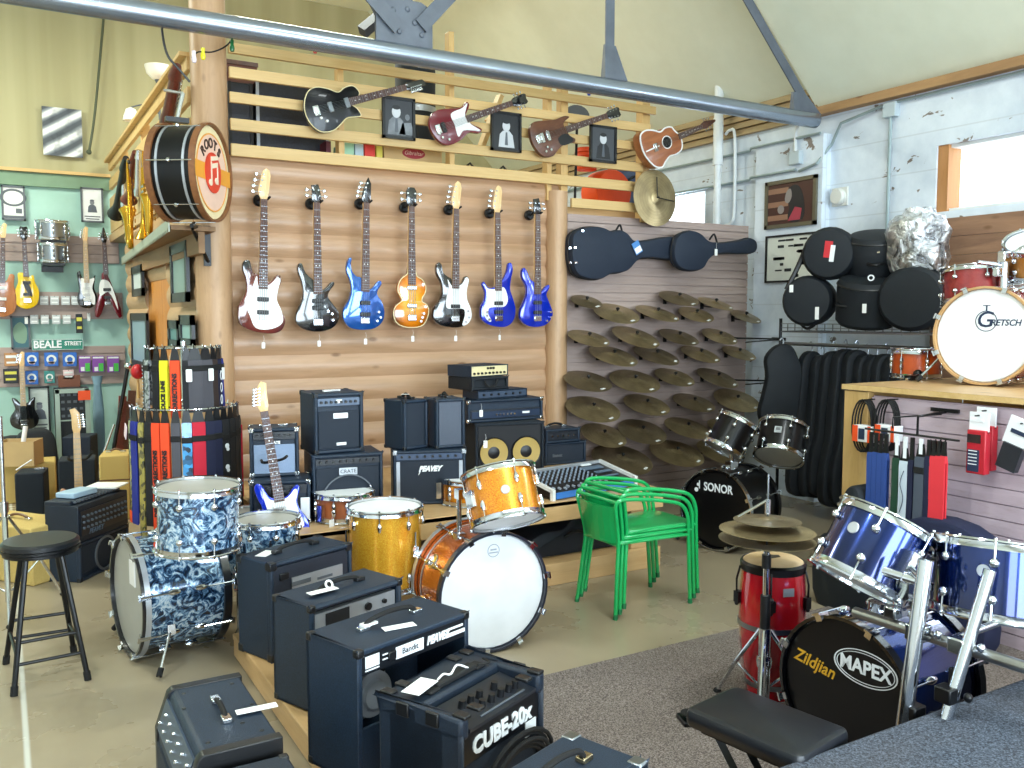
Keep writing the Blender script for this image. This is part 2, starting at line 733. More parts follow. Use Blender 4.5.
window(1, 7.06, 9.2, 2.51, 3.03, .05)
window(2, .2, 4.42, 2.51, 3.03, .09)
window(3, -3.6, -.2, 2.51, 3.03, .09)

struct('wall_far', MB().box((.25, 11.6, 1.62), (12.6, .2, 3.24)), mint, 'mint green lower wall of the back room')
struct('trim_5', MB().box((-2.4, 11.48, 3.23), (7.2, .06, .15)), band_m, 'grey green band above the mint wall')
struct('trim_8', MB().box((-2.4, 11.46, 3.325), (7.2, .1, .035)), pine, 'yellow pine strip above the grey green band')
struct('wall_far_upper', MB().box((.25, 11.62, 4.9), (12.6, .2, 3.4)), ply_wall(), 'yellow plywood upper wall')
struct('wall_left', MB().box((-6.05, 3.2, 2.9), (.2, 16.8, 5.8)), side_m)
wf = MB()
for (x0, x1, z0, z1) in ((-6, 6.6, 0, .5), (-6, 6.6, 3.3, 5.8), (-6, -4.2, .5, 3.3), (-1.3, -.9, .5, 3.3), (2.3, 2.7, .5, 3.3), (5.8, 6.6, .5, 3.3)):
    wf.box(((x0+x1)/2, -5.1, (z0+z1)/2), (x1-x0, .2, z1-z0))
struct('wall_front', wf, side_m)
for i, (x0, x1) in enumerate(((-4.2, -1.3), (-.9, 2.3), (2.7, 5.8))):
    w = MB()
    for (a, b, c, d) in ((x0, x0+.08, .5, 3.3), (x1-.08, x1, .5, 3.3), (x0, x1, .5, .58), (x0, x1, 3.22, 3.3)):
        w.box(((a+b)/2, -5.09, (c+d)/2), (b-a, .16, d-c))
    o = struct('window_%d' % (4+i), w, framew)
    MB().box(((x0+x1)/2, -5.12, 1.9), (x1-x0-.02, .006, 2.78)).build('pane', GLASS, o)
ce = MB()
ce.box((-.8, 3.2, 5.82), (10.6, 16.8, .1))
for (y0, y1, e) in ((-5.2, 5.62, 3.54), (5.62, 11.6, 3.76)):
    top = 5.79
    xt = XR+.02-(top-e)
    ce.hexa([(xt, y0, top), (XR+.22, y0, e-.2), (XR+.22, y1, e-.2), (xt, y1, top)],
            [(xt+.08, y0, top+.08), (XR+.3, y0, e-.12), (XR+.3, y1, e-.12), (xt+.08, y1, top+.08)])
ce.hexa([(4.2, 5.58, 5.79), (XR+.2, 5.58, 3.54), (XR+.2, 5.62, 3.54), (4.2, 5.62, 5.79)], [(4.4, 5.58, 5.8), (XR+.2, 5.58, 3.78), (XR+.2, 5.62, 3.78), (4.4, 5.62, 5.8)])
struct('ceiling', ce, ceil_m, 'cream ceiling, flat then sloping down to the brick wall')

# log walls
PL = .176


def log_profile(z0, z1, depth=.036):
    out = []
    z = z0
    while z < z1-.01:
        h = min(PL, z1-z)
        for i in range(9):
            t = i/8
            out.append((depth*math.sin(PI*max(.04, min(.96, t)))**.6, z+h*t))
        z += PL
    return out


def log_run(mb, p0, p1, z0, z1, nrm, back=.12):
    p0, p1, nrm = V(p0), V(p1), V(nrm)
    pr = log_profile(z0, z1)
    n = len(pr)
    vs = []
    for p in (p0, p1):
        vs += [p+nrm*d+V((0, 0, z)) for d, z in pr]
        vs += [p-nrm*back+V((0, 0, z1)), p-nrm*back+V((0, 0, z0))]
    m = n+2
    fs = [(i, (i+1) % m, m+(i+1) % m, m+i) for i in range(m)] + [tuple(range(m)), tuple(range(2*m-1, m-1, -1))]
    mb.add(vs, fs)


lw = MB()
log_run(lw, (1.3, YL+.03, 0), (4.2, YL+.03, 0), 0, 2.81, (0, -1, 0))
struct('wall_back', lw, log_m, 'wall of stacked peeled half logs')
sw = MB()
XS = 1.22
log_run(sw, (XS, 6.42, 0), (XS, 7.6, 0), 0, 2.55, (-1, 0, 0))
log_run(sw, (XS, 8.8, 0), (XS, 10.2, 0), 0, 2.55, (-1, 0, 0))
log_run(sw, (XS, 7.6, 0), (XS, 8.8, 0), 2.0, 2.55, (-1, 0, 0))
struct('wall_left_logs', sw, log_y, 'side wall of stacked peeled half logs')
dm = MB()
for k in range(8):
    dm.box((XS+.02, 7.6+.15*(k+.5), 1.0), (.05, .146, 2.0))
d1 = struct('door_1', dm, doorw, 'orange board door in the log side wall')
MB().cyl((XS-.01, 8.1, .98), (XS-.05, 8.1, .98), .012).ball((XS-.07, 8.1, .98), .03).build('door_knob', brass, d1)
struct('trim_6', MB().lathe([(0, 0), (.125, 0), (.12, 2.8), (.115, 5.8), (0, 5.8)], 24, T(1.305, 6.36, 0)), post_m, 'round peeled log corner post')
struct('trim_7', MB().lathe([(0, 0), (.1, 0), (.094, 2.74), (0, 2.74)], 24, T(4.125, 6.34, 0)), post_m, 'round peeled log post beside the slatwall')
struct('loft_floor', MB().box((3.2, 9.0, 2.6), (4.05, 5.0, .09)), ply, 'plank floor of the loft')

# slatwall panel beside the logs
sl = MB()
k = 0
while k*.076 < 2.55:
    sl.box((5.3, YL+.0, min(k*.076+.0345, 2.53)), (2.12, .022, .069))
    k += 1
sl.box((5.3, YL+.02, 1.28), (2.12, .03, 2.56))
sp_o = struct('wall_slatwall', sl, slatw, 'mauve grooved slatwall panel')

# truss
steel_p = grain('grey_truss_paint', '4c525c', '626975', 4, .45)
tz = 3.41
tr_o = thing('roof_truss', 'grey steel roof truss with a pipe chord and riveted gusset plate', 'roof truss', T(2.4, 5.5, tz), kind='structure')
ti = T(-2.4, -5.5, -tz)
pipe_m = plain('grey_pipe_steel', '98a2b0', .26, .8)
MB().cyl((-6, 5.5, tz), (6.3, 5.5, tz), .066, n=20).build('bottom_chord', pipe_m, tr_o, ti)
g_ = lambda x, z: (x, z)
pts = [(2.18, 3.46), (2.58, 3.46), (2.58, 3.63), (2.62, 3.7), (2.5, 3.76), (2.26, 3.76), (2.14, 3.7), (2.18, 3.63)]
gp = MB().prism(pts, -.012, .012)
for (x, z) in ((2.24, 3.6), (2.3, 3.68), (2.5, 3.55), (2.52, 3.65), (2.4, 3.7), (2.34, 3.55), (2.45, 3.62)):
    gp.ball((x, z, .014), .02, 8, (1, 1, .6))
    gp.ball((x, z, -.014), .02, 8, (1, 1, .6))
gp.build('gusset_plate', steel_p, tr_o, ti @ T(0, 5.5, 0) @ FRONT)


def angle_bar(name, x0, z0, x1, z1, w, y=5.5):
    d = V((x1-x0, 0, z1-z0))
    L = d.length
    M = axis_m(d, (x0, y, z0), (0, 1, 0))
    mb = MB().box((0, 0, L/2), (w, .012, L)).box((w/2-.006, .03, L/2), (.012, .06, L))
    mb.build(name, steel_p, tr_o, ti @ M)


for (pa_, pb_) in (((399, 28), (373, -2)), ((421, 26), (449, -4))):
    q0_, q1_ = aty(pa_[0], pa_[1], 5.47), aty(pb_[0], pb_[1], 5.47)
    q2_ = q0_+(q1_-q0_)*5
    angle_bar('web_member', q0_.x, q0_.z, q2_.x, q2_.z, .1, 5.47)
angle_bar('web_member', 2.39, 3.72, 2.39, 5.7, .1, 5.5)
angle_bar('web_member', 4.05, 3.47, 4.05, 5.7, .08)
MB().hexa([(3.99, 5.47, 3.47), (4.2, 5.47, 3.47), (4.2, 5.53, 3.47), (3.99, 5.53, 3.47)], [(4.0, 5.49, 3.72), (4.1, 5.49, 3.72), (4.1, 5.51, 3.72), (4.0, 5.51, 3.72)]).build('gusset_plate', steel_p, tr_o, ti)
angle_bar('top_chord', 6.2, 3.52, 4.2, 5.6, .09)
MB().hexa([(6.0, 5.47, 3.46), (6.34, 5.47, 3.46), (6.34, 5.53, 3.46), (6.0, 5.53, 3.46)], [(6.0, 5.49, 3.62), (6.16, 5.49, 3.62), (6.16, 5.51, 3.62), (6.0, 5.51, 3.62)]).build('gusset_plate', steel_p, tr_o, ti)
# second truss farther back: only the foot of a diagonal shows past the plate
t2 = thing('roof_truss', 'dark diagonal brace of the farther roof truss behind the gusset plate', 'roof truss', T(3.0, 8.6, 4.5), kind='structure')
d0, d1_ = aty(362, 32, 8.6), aty(398, 2, 8.6)
MB().cyl(d0, d0+(d1_-d0)*4, .07, n=4).build('web_member', plain('dark_steel', '2a2e35', .8, 0), t2, T(-3.0, -8.6, -4.5))

# railing of pine slats round the loft
rl = thing('slat_railing', 'yellow pine slat railing of the loft above the log wall', 'railing', T(3.0, 6.3, 2.78))
ri = T(-3.0, -6.3, -2.78)
for i, (z0, z1, x0, x1) in enumerate(((3.48, 3.55, 1.425, 5.14), (3.315, 3.39, 1.425, 5.08), (3.15, 3.222, 1.425, 5.02), (2.965, 3.045, 1.425, 5.0), (2.79, 2.875, 1.425, 4.98), (2.61, 2.69, 4.24, 4.96))):
    MB().box(((x0+x1)/2, 6.29, (z0+z1)/2), (x1-x0, .03, z1-z0)).build('slat', pine, rl, ri, .004)
for px, zt in ((340, 3.5), (450, 3.9), (547, 3.75), (562, 3.7)):
    x = aty(px, 150, 6.36).x
    z_ = 2.82 if px < 500 else 2.66
    MB().box((x, 6.36, (z_+zt)/2), (.045 if px != 562 else .07, .08, zt-z_)).build('stud', pine_v, rl, ri, .004)
MB().box((5.06, 6.36, 3.08), (.09, .09, 1.1)).build('stud', pine_v, rl, ri, .004)
# the same railing down the side over the door
rs = thing('slat_railing', 'yellow pine slat railing running back over the log side wall', 'railing', T(1.2, 9.0, 2.62))
ri = T(-1.2, -9.0, -2.62)
for i, (z0, z1) in enumerate(((3.38, 3.47), (3.16, 3.27), (2.95, 3.06), (2.66, 2.82))):
    MB().box((1.2, 8.95, (z0+z1)/2), (.035, 4.95, z1-z0)).build('slat', pine, rs, ri, .004)
MB().box((1.18, 8.95, 3.485), (.09, 4.95, .03)).build('top_rail', pine, rs, ri, .004)
for y in (7.4, 9.0, 10.6):
    MB().box((1.26, y, 3.06), (.08, .05, .84)).build('stud', pine_v, rs, ri, .004)

# jagged edged shelf for the brass under the side railing
ZSH = 2.27
sh = thing('overhanging_shelf', 'wooden shelf with a jagged metal edge over the side door', 'shelf', T(1.1, 8.0, ZSH))
si = T(-1.1, -8.0, -ZSH)
so_ = [(.965, 5.95), (1.24, 5.95), (1.24, 10.2), (1.165, 10.2)]
MB().prism(so_, ZSH-.03, ZSH+.0).build('board', wood('shelf_board', '7a5838', '937048', 4, (8, 1, 8), .6, False), sh, si)
MB().box((1.16, 7.6, ZSH-.1), (.04, 3.2, .14)).build('cleat', wood('shelf_cleat', '7a5838', '937048', 4, (8, 1, 8), .6, False), sh, si)
jv = V((.2, 4.25, 0))
jl = jv.length
jg = []
for k in range(43):
    jg += [(k*jl/43, -.045), ((k+.5)*jl/43, -.02)]
jg += [(jl, -.045), (jl, .035), (0, .035)]
jx = jv.normalized()
JM = Matrix(((jx.x, 0, -jx.y, .955), (jx.y, 0, jx.x, 5.95), (0, 1, 0, ZSH), (0, 0, 0, 1)))
MB().prism(jg, -.004, .004).build('jagged_edging', plain('galvanised_edge', 'a4ab9c', .5, .3), sh, si @ JM)

# bench along the log wall
be = thing('display_bench', 'long pine bench under the log wall holding the amplifiers', 'bench', T(2.55, 5.3, 0))
bi = T(-2.55, -5.3, 0)
MB().box((2.59, 5.42, .515), (2.5, 1.72, .03)).build('bench_top', ply, be, bi, .004)
MB().box((2.59, 4.58, .468), (2.5, .04, .125)).build('apron', ply, be, bi, .004)
MB().box((2.56, 6.24, .44), (2.5, .04, .12)).build('apron', ply, be, bi, .004)
MB().box((2.7, 4.58, .07), (2.24, .04, .14)).build('stretcher', ply, be, bi, .004)
MB().box((2.56, 4.95, .11), (2.3, .68, .03)).build('lower_shelf', ply, be, bi, .004)
for x in (1.42, 3.68):
    for y in (4.66, 6.15):
        MB().box((x, y, .25), (.14, .09, .5)).build('leg', ply, be, bi, .004)

# low platform for the amplifiers in front
pf = thing('low_platform', 'low pine platform on the floor under the row of amplifiers', 'platform', T(1.3, 2.8, 0))
pi_ = T(-1.3, -2.8, 0)
MB().box((1.29, 2.75, .105), (.69, 3.28, .03)).build('platform_top', ply_y, pf, pi_, .005)
MB().box((.965, 2.75, .05), (.035, 3.26, .08)).build('side_board', ply_y, pf, pi_, .004)
MB().box((1.61, 2.75, .05), (.035, 3.26, .08)).build('side_board', ply_y, pf, pi_, .004)
MB().box((1.29, 4.365, .05), (.6, .035, .08)).build('side_board', ply_y, pf, pi_, .004)

tag(MB().box((3.9, 1.2, .005), (4.4, 4.4, .01)).build('carpet', RUG), 'speckled grey brown carpet laid over the concrete under the drums', 'carpet')
tag(MB().box((2.6, .96, .23), (2.2, 1.38, .46)).build('carpeted_riser', RISER, None, None, .012), 'grey carpeted riser in front of the blue drum kit', 'riser')

# slatwall counter
ct = thing('slatwall_counter', 'pine topped counter with mauve slatwall front beside the blue drum kit', 'counter', T(4.9, 2.0, 0))
ci = T(-4.9, -2.0, 0)
cs = MB()
k = 0
while k*.082 < 1.22:
    cs.box((4.41, 1.45, k*.082+.037), (.022, 3.84, .075))
    k += 1
cs.box((4.43, 1.45, .62), (.03, 3.84, 1.22))
cs.build('slatwall_front', slatw_y, ct, ci)
MB().box((4.41, 3.47, .625), (.05, .17, 1.25)).build('end_post', pine_v, ct, ci, .004)
MB().box((4.95, 1.52, 1.272), (1.16, 4.08, .03)).build('counter_top', ply_y, ct, ci, .004)
MB().box((4.375, 1.52, 1.272), (.02, 4.08, .03)).build('top_edging', pine, ct, ci)
MB().box((4.95, 3.52, .62), (1.06, .03, 1.22)).build('end_panel', pine_v, ct, ci)
MB().box((5.5, 1.5, .62), (.03, 4.0, 1.22)).build('rear_panel', pine_v, ct, ci)

# conduits, boxes and pipes on the brick
galv = plain('galvanised_conduit', '9fb0b4', .4, .5)
whp = plain('white_pvc', 'e9eef0', .35)


def conduit(name, pts, r, mat, label, cat, box_at=None):
    o = MB().tube(pts, r, 8).build(name, mat)
    tag(o, label, cat)
    if box_at:
        MB().box(box_at, (.06, .12, .12)).build('junction_box', plain('grey_box', 'b9c6cc', .5), o, None, .006)
    return o


bx = atx(891, 110, XR-.03)
conduit('electrical_conduit', [(XR-.03, bx.y, bx.z), (XR-.03, bx.y, 2.3)], .014, galv, 'vertical galvanised conduit dropping from a grey box beside the large window', 'conduit', tuple(bx))
conduit('electrical_conduit', [(XR-.03, -4, 3.44), (XR-.03, bx.y, 3.44), (XR-.03, bx.y+.1, 3.43), (XR-.06, 5.3, 3.36), (XR-.03, 5.42, 3.2), (XR-.12, 5.5, 3.04), (XR-.12, 5.7, 3.0)], .013, galv, 'galvanised conduit along the top of the brick wall', 'conduit')
b2 = atx(796, 158, XR-.12)
conduit('electrical_conduit', open_spline([(6.0, 5.56, 3.46), (6.2, 5.6, 3.45), (XR-.13, b2.y, 3.35), (XR-.13, b2.y, 3.2), (XR-.12, b2.y, b2.z)]), .014, whp, 'pale conduit bending down from the truss pipe to a grey box', 'conduit', tuple(b2))
conduit('electrical_conduit', [(XR-.12, b2.y, 3.02), (XR-.12, 6.3, 3.02), (XR-.03, 6.4, 3.02), (XR-.03, 11, 3.02)], .013, galv, 'galvanised conduit running back above the small window', 'conduit')
conduit('electrical_conduit', [(XR-.12, 5.47, 3.3), (XR-.12, 6.3, 3.3), (XR-.03, 6.4, 3.3), (XR-.03, 11, 3.3)], .013, galv, 'galvanised conduit running back under the clapboard strip', 'conduit')
vx, vy = 6.3, aty(718, 150, 6.7).y
MB_ = MB().lathe([(0, 2.5), (.035, 2.5), (.035, 3.2), (.05, 3.2), (.05, 3.66), (.045, 3.66), (.045, 4.0), (0, 4.0)], 16, T(6.3, 6.72, 0))
tag(MB_.build('vent_pipe', whp), 'white plastic vent pipe rising past the end of the truss', 'pipe')
conduit('electrical_conduit', open_spline([(6.36, 6.68, 3.5), (6.36, 6.62, 3.53), (6.36, 6.55, 3.45), (6.36, 6.54, 2.75), (6.36, 6.58, 2.62), (6.36, 6.66, 2.6)]), .015, whp, 'white looped conduit beside the plastic vent pipe', 'conduit')
bl = MB().lathe([(0, 0), (.07, 0), (.075, .03), (.06, .05), (0, .055)], 20).box((0, 0, -.01), (.16, .16, .02))
p = atx(841, 197, XR)
tag(bl.build('alarm_sounder', plain('dirty_white', 'dcdcd6', .5), None, axis_m((-1, 0, 0), (XR-.02, p.y, p.z))), 'round white alarm on the brick wall beside the pilaster', 'alarm')
# ------------------------------------------------------------------ makers
_lugs = {}


def lug_mesh(kind, R, D, up):
    """lug with its tension rod at angle 0, on the upper or lower half"""
    s = 1 if up else -1
    key = (kind, round(R, 3), round(D, 3), s)
    if key in _lugs:
        return _lugs[key]
    mb = MB()
    e = D/2
    if kind == 'claw':
        z = e-min(.11, D*.3)
        mb.box((R+.02, 0, s*(e+.004)), (.012, .026, .05)).box((R+.012, 0, s*(e+.024)), (.03, .026, .008))
        mb.cyl((R+.026, 0, s*(e+.03)), (R+.024, 0, s*(z-.02)), .0042, n=8)
        mb.box((R+.026, 0, s*(e+.034)), (.008, .034, .01))
        mb.ball((R+.012, 0, s*(z-.02)), .02, 10, (.9, .8, 1.7))
    elif kind == 'stub':
        z = e-min(.06, D*.28)
        mb.cyl((R+.014, 0, s*(e+.012)), (R+.012, 0, s*z), .0035, n=6)
        mb.ball((R+.012, 0, s*z), .018, 10, (.95, .95, .95)).cyl((R-.002, 0, s*z), (R+.012, 0, s*z), .012, n=10)
        mb.cyl((R+.014, 0, s*(e+.006)), (R+.014, 0, s*(e+.022)), .006, n=8)
    else:
        z = e-min(.055, D*.3)
        mb.cyl((R+.012, 0, s*(e+.012)), (R+.010, 0, s*z), .0035, n=6)
        mb.ball((R+.008, 0, s*(z-.012)), .014, 10, (1, .9, 2.0))
        mb.cyl((R+.012, 0, s*(e+.004)), (R+.012, 0, s*(e+.02)), .006, n=8)
    _lugs[key] = mb.mesh('lug', chrome)
    return _lugs[key]


def drum(name, label, cat, c, n, R, D, shell, top=head_w, bot=None, hoop=chrome, wood_hoop=False, lugs=8, lug='oval', a0=0., group=None, base=None, hint=(0, 0, 1), rear_hoop=None):
    c = V(c)
    base = V(base) if base is not None else V((c.x, c.y, 0))
    A = axis_m(n, c-base, hint)
    r = thing(name, label, cat, T(base), group)
    e = D/2
    MB().lathe([(R, -e+.006), (R, e-.006), (R-.008, e), (R-.012, e-.006), (R-.012, -e+.006), (R-.008, -e)], 40, None, True).build('shell', shell, r, A)
    MB().lathe([(0, e+.002), (R*.9, e+.002), (R-.002, e+.001), (R+.004, e-.006), (R+.003, e-.014)], 40).build('batter_head', top, r, A)
    MB().lathe([(0, -e-.002), (R*.9, -e-.002), (R-.002, -e-.001), (R+.004, -e+.006), (R+.003, -e+.014)], 40).build('resonant_head', bot or top, r, A)
    for s in (1, -1):
        if wood_hoop:
            pr = [(R+.004, s*(e-.018)), (R+.018, s*(e-.018)), (R+.019, s*(e+.02)), (R+.006, s*(e+.02))]
        else:
            pr = [(R+.004, s*(e-.016)), (R+.016, s*(e-.016)), (R+.013, s*(e-.004)), (R+.013, s*(e+.006)), (R+.02, s*(e+.010)), (R+.018, s*(e+.016)), (R+.006, s*(e+.013))]
        MB().lathe(pr, 40, None, True).build('hoop', (rear_hoop if (s < 0 and rear_hoop) else hoop), r, A)
    for s in (True, False):
        me = lug_mesh('claw' if wood_hoop else lug, R, D, s)
        for k in range(lugs):
            link('tension_claw' if wood_hoop else 'lug', me, r, A @ rotz(a0+360*k/lugs))
    r['_A'] = [v for row in A for v in row]
    return r, A


def badge(r, A, ang, R, z, mat, rad=.02, name='badge'):
    MB().lathe([(0, 0), (rad, 0), (rad, .003), (rad*.9, .005), (0, .005)], 16).build(name, mat, r, A @ rotz(ang) @ T(R-.001, 0, z) @ roty(90))


def ang_toward(A, base, n=None):
    """angle about the drum axis that faces the camera"""
    d = (EYE-V(base)-A.translation)
    l = A.to_3x3().inverted() @ d
    return math.degrees(math.atan2(l.y, l.x))


def legs(r, A, R, D, zlow, a0=30, n=3, z_hi=0.1):
    for k in range(n):
        a = math.radians(a0+360*k/n)
        x, y = (R+.02)*math.cos(a), (R+.02)*math.sin(a)
        ctr = A.translation
        MB().tube([(ctr.x+x, ctr.y+y, ctr.z+z_hi), (ctr.x+x, ctr.y+y, .05), (ctr.x+x*1.12, ctr.y+y*1.12, .012)], .006, 8).build('leg', chrome, r)
        MB().box((ctr.x+x*.99, ctr.y+y*.99, ctr.z), (.03, .03, .05)).build('leg_bracket', chrome, r)


def spur(r, p0, p1):
    o = MB().cyl(p0, p1, .007, n=10).box(p0, (.035, .035, .05)).build('spur', chrome, r)
    MB().cyl(V(p1)+(V(p0)-V(p1)).normalized()*.04, p1, .014, n=10).build('rubber_tip', rubber, o)


# ---- amplifiers: local front is -Y, bottom at z = 0
_kn = {}


def knob_mesh(r=.009, h=.012, mat=None):
    k = (r, h, mat.name if mat else '')
    if k not in _kn:
        _kn[k] = MB().lathe([(0, 0), (r, 0), (r*.85, h), (0, h)], 12).mesh('knob', mat or black)
    return _kn[k]


def handle(r, z, L=.2, y=0., along='x', mat=None, capm=None, hgt=.03):
    M = T(0, y, z) @ (rotz(90) if along == 'y' else Matrix())
    pts = open_spline([(-L/2, 0, .006), (-L/2+.03, 0, hgt*.75), (0, 0, hgt), (L/2-.03, 0, hgt*.75), (L/2, 0, .006)])
    o = MB().tube(pts, .009, 8).build('handle', mat or rubber, r, M)
    for s in (-1, 1):
        MB().box((s*(L/2), 0, .008), (.045, .03, .016)).build('handle_cap', capm or chrome, o, None, .003)
    return o


def corners(r, w, d, h, mat, size=.035, which='all'):
    me = MB().box((size/2-.003, size/2-.003, size/2-.003), (size, size, size)).mesh('corner_protector', mat)
    for x in (-1, 1):
        for y in (-1, 1):
            for z in (0, 1):
                if which == 'top' and not z:
                    continue
                S = Matrix.Diagonal((-x, -y, 1 if z == 0 else -1, 1))
                o = link('corner_protector', me, r, T(x*w/2, y*d/2, z*h) @ S, .006)


def amp(label, M, w, d, h, name='guitar_amplifier', cat='amplifier', cover=None, grille=None, g0=.05, g1=None, gw=None, panel_z=None, panel_h=.06, panel_m=None, knobs=6, knob_m=None,
        cornm=None, corner_size=.03, hand=True, group=None, logo=None, frame=None, bev=.008, rim=.02, hand_along='x', feet=True, panel_x=(-.5, .5), capm=None):
    cover = cover or TOLEX
    r = thing(name, label, cat, M, group)
    t = rim
    cb = MB().box((0, .01, h/2), (w, d-.02, h))
    for (c, s) in (((0, -d/2+.012, h-t/2), (w, .03, t)), ((0, -d/2+.012, t/2), (w, .03, t)), ((-w/2+t/2, -d/2+.012, h/2), (t, .03, h)), ((w/2-t/2, -d/2+.012, h/2), (t, .03, h))):
        cb.box(c, s)
    cb.build('cabinet', cover, r, None, bev)
    g1 = g1 if g1 is not None else h-t-.005
    gw = gw or (w-2*t-.006)
    if grille:
        MB().box((0, -d/2+.012, (g0+g1)/2), (gw, .012, g1-g0)).build('grille', grille, r, None, .003)
    if frame:
        fb = MB()
        for s in (-1, 1):
            fb.box((s*(gw/2-.008), -d/2+.008, (g0+g1)/2), (.022, .016, g1-g0))
        fb.build('grille_trim', frame, r)
    if panel_z is not None:
        x0, x1 = panel_x[0]*(w-2*t), panel_x[1]*(w-2*t)
        p = MB().box(((x0+x1)/2, -d/2+.01, panel_z), (x1-x0, .014, panel_h)).build('control_panel', panel_m or panel, r, None, .002)
        for k in range(knobs):
            x = x0+(x1-x0)*(k+.7)/(knobs+.6)
            link('knob', knob_mesh(.009, .012, knob_m), p, T(x, -d/2+.003, panel_z) @ FRONT)
    if cornm:
        corners(r, w, d, h, cornm, corner_size)
    if hand:
        handle(r, h, min(.22, w*.5), 0, hand_along, None, capm)
    if feet:
        for x in (-1, 1):
            for y in (-1, 1):
                MB().cyl((x*(w/2-.04), y*(d/2-.04), -.0), (x*(w/2-.04), y*(d/2-.04), .01), .014, n=10).build('rubber_foot', rubber, r)
    if logo:
        s, size, z, x, mat = logo[:5]
        text('lettering', s, size, mat, r, T(x, -d/2-.0005+.004, z) @ FRONT, logo[5] if len(logo) > 5 else 0, .003, .0012)
    return r


def front_box(bl, br, z0, top_l, d=None):
    """matrix and width and height of a box standing at z0, from its front bottom corners and the top of its left front edge"""
    a, b = atz(bl[0], bl[1], z0), atz(br[0], br[1], z0)
    w = (b-a).length
    yaw = math.atan2(b.y-a.y, b.x-a.x)
    q = ray(bl[0], top_l)
    hd = math.hypot(a.x, a.y)/math.hypot(q.x, q.y)
    h = 1.7+q.z*hd-z0
    c = (a+b)/2
    nrm = V((-math.sin(yaw), math.cos(yaw), 0))
    return c, yaw, w, h, nrm


def amp_px(label, bl, br, top_l, z0, d, yaw=None, **kw):
    c, yw, w, h, nrm = front_box(bl, br, z0, top_l)
    if yaw is not None:
        yw = math.radians(yaw)
        nrm = V((-math.sin(yw), math.cos(yw), 0))
    M = T(c+nrm*d/2+V((0, 0, 0))) @ Matrix.Rotation(yw, 4, 'Z')
    for k in ('g0', 'g1', 'panel_z', 'panel_h'):
        if k in kw:
            kw[k] *= h
    if 'logo' in kw:
        L = list(kw['logo'])
        L[1] *= h
        L[2] *= h
        L[3] *= w
        kw['logo'] = L
    return amp(label, M, w, d, h, **kw), w, h


# ---- guitars: local X across, Z along the neck, front -Y, body end at z = 0
HEADS = {
    'f4': ([(-.022, 0), (-.036, .03), (-.042, .06), (-.012, .19), (.012, .212), (.036, .2), (.045, .16), (.034, .05), (.022, 0)], 'LLLL', .2),
    'b4': ([(-.022, 0), (-.036, .025), (-.034, .07), (-.038, .12), (.012, .13), (.022, .1), (.036, .03), (.022, 0)], 'LLRR', .12),
    'p4': ([(-.022, 0), (-.036, .03), (-.024, .09), (.002, .16), (.014, .185), (.036, .14), (.034, .03), (.022, 0)], 'LLLL', .17),
    'v4': ([(-.02, 0), (-.04, .03), (-.042, .11), (-.024, .14), (.024, .14), (.042, .11), (.04, .03), (.02, 0)], 'LLRR', .13),
    's6': ([(-.02, 0), (-.03, .03), (-.03, .05), (-.012, .14), (.008, .165), (.036, .15), (.03, .1), (.028, .03), (.02, 0)], 'LLLLLL', .15),
    's6r': ([(.02, 0), (.03, .03), (.03, .05), (.022, .14), (-.006, .175), (-.04, .165), (-.03, .12), (-.028, .03), (-.02, 0)], 'RRRRRR', .15),
    'g6': ([(-.02, 0), (-.036, .03), (-.042, .13), (-.03, .15), (0, .142), (.03, .15), (.042, .13), (.036, .03), (.02, 0)], 'LLLRRR', .14),
    'd6': ([(-.02, 0), (-.03, .02), (-.026, .15), (0, .17), (.02, .165), (.026, .02), (.02, 0)], 'RRRRRR', .15),
    'a6': ([(-.02, 0), (-.036, .05), (-.01, .17), (0, .18), (.01, .17), (.036, .05), (.02, 0)], 'LLLRRR', .14),
}
_tun = {}


def dot_mesh():
    if 'd' not in _tun:
        _tun['d'] = MB().cyl((0, .0007, 0), (0, -.0007, 0), .0042, n=10).mesh('inlay_dot', white)
    return _tun['d']


def tuner_mesh(bass):
    if bass not in _tun:
        k = 1.5 if bass else 1.
        mb = MB().cyl((0, 0, -.012), (0, 0, .012), .0045*k, n=8).cyl((0, 0, 0), (.024*k, 0, 0), .003, n=6).ball((.03*k, 0, 0), .009*k, 8, (1.2, 1, .5))
        _tun[bass] = mb.mesh('tuner', chrome)
    return _tun[bass]


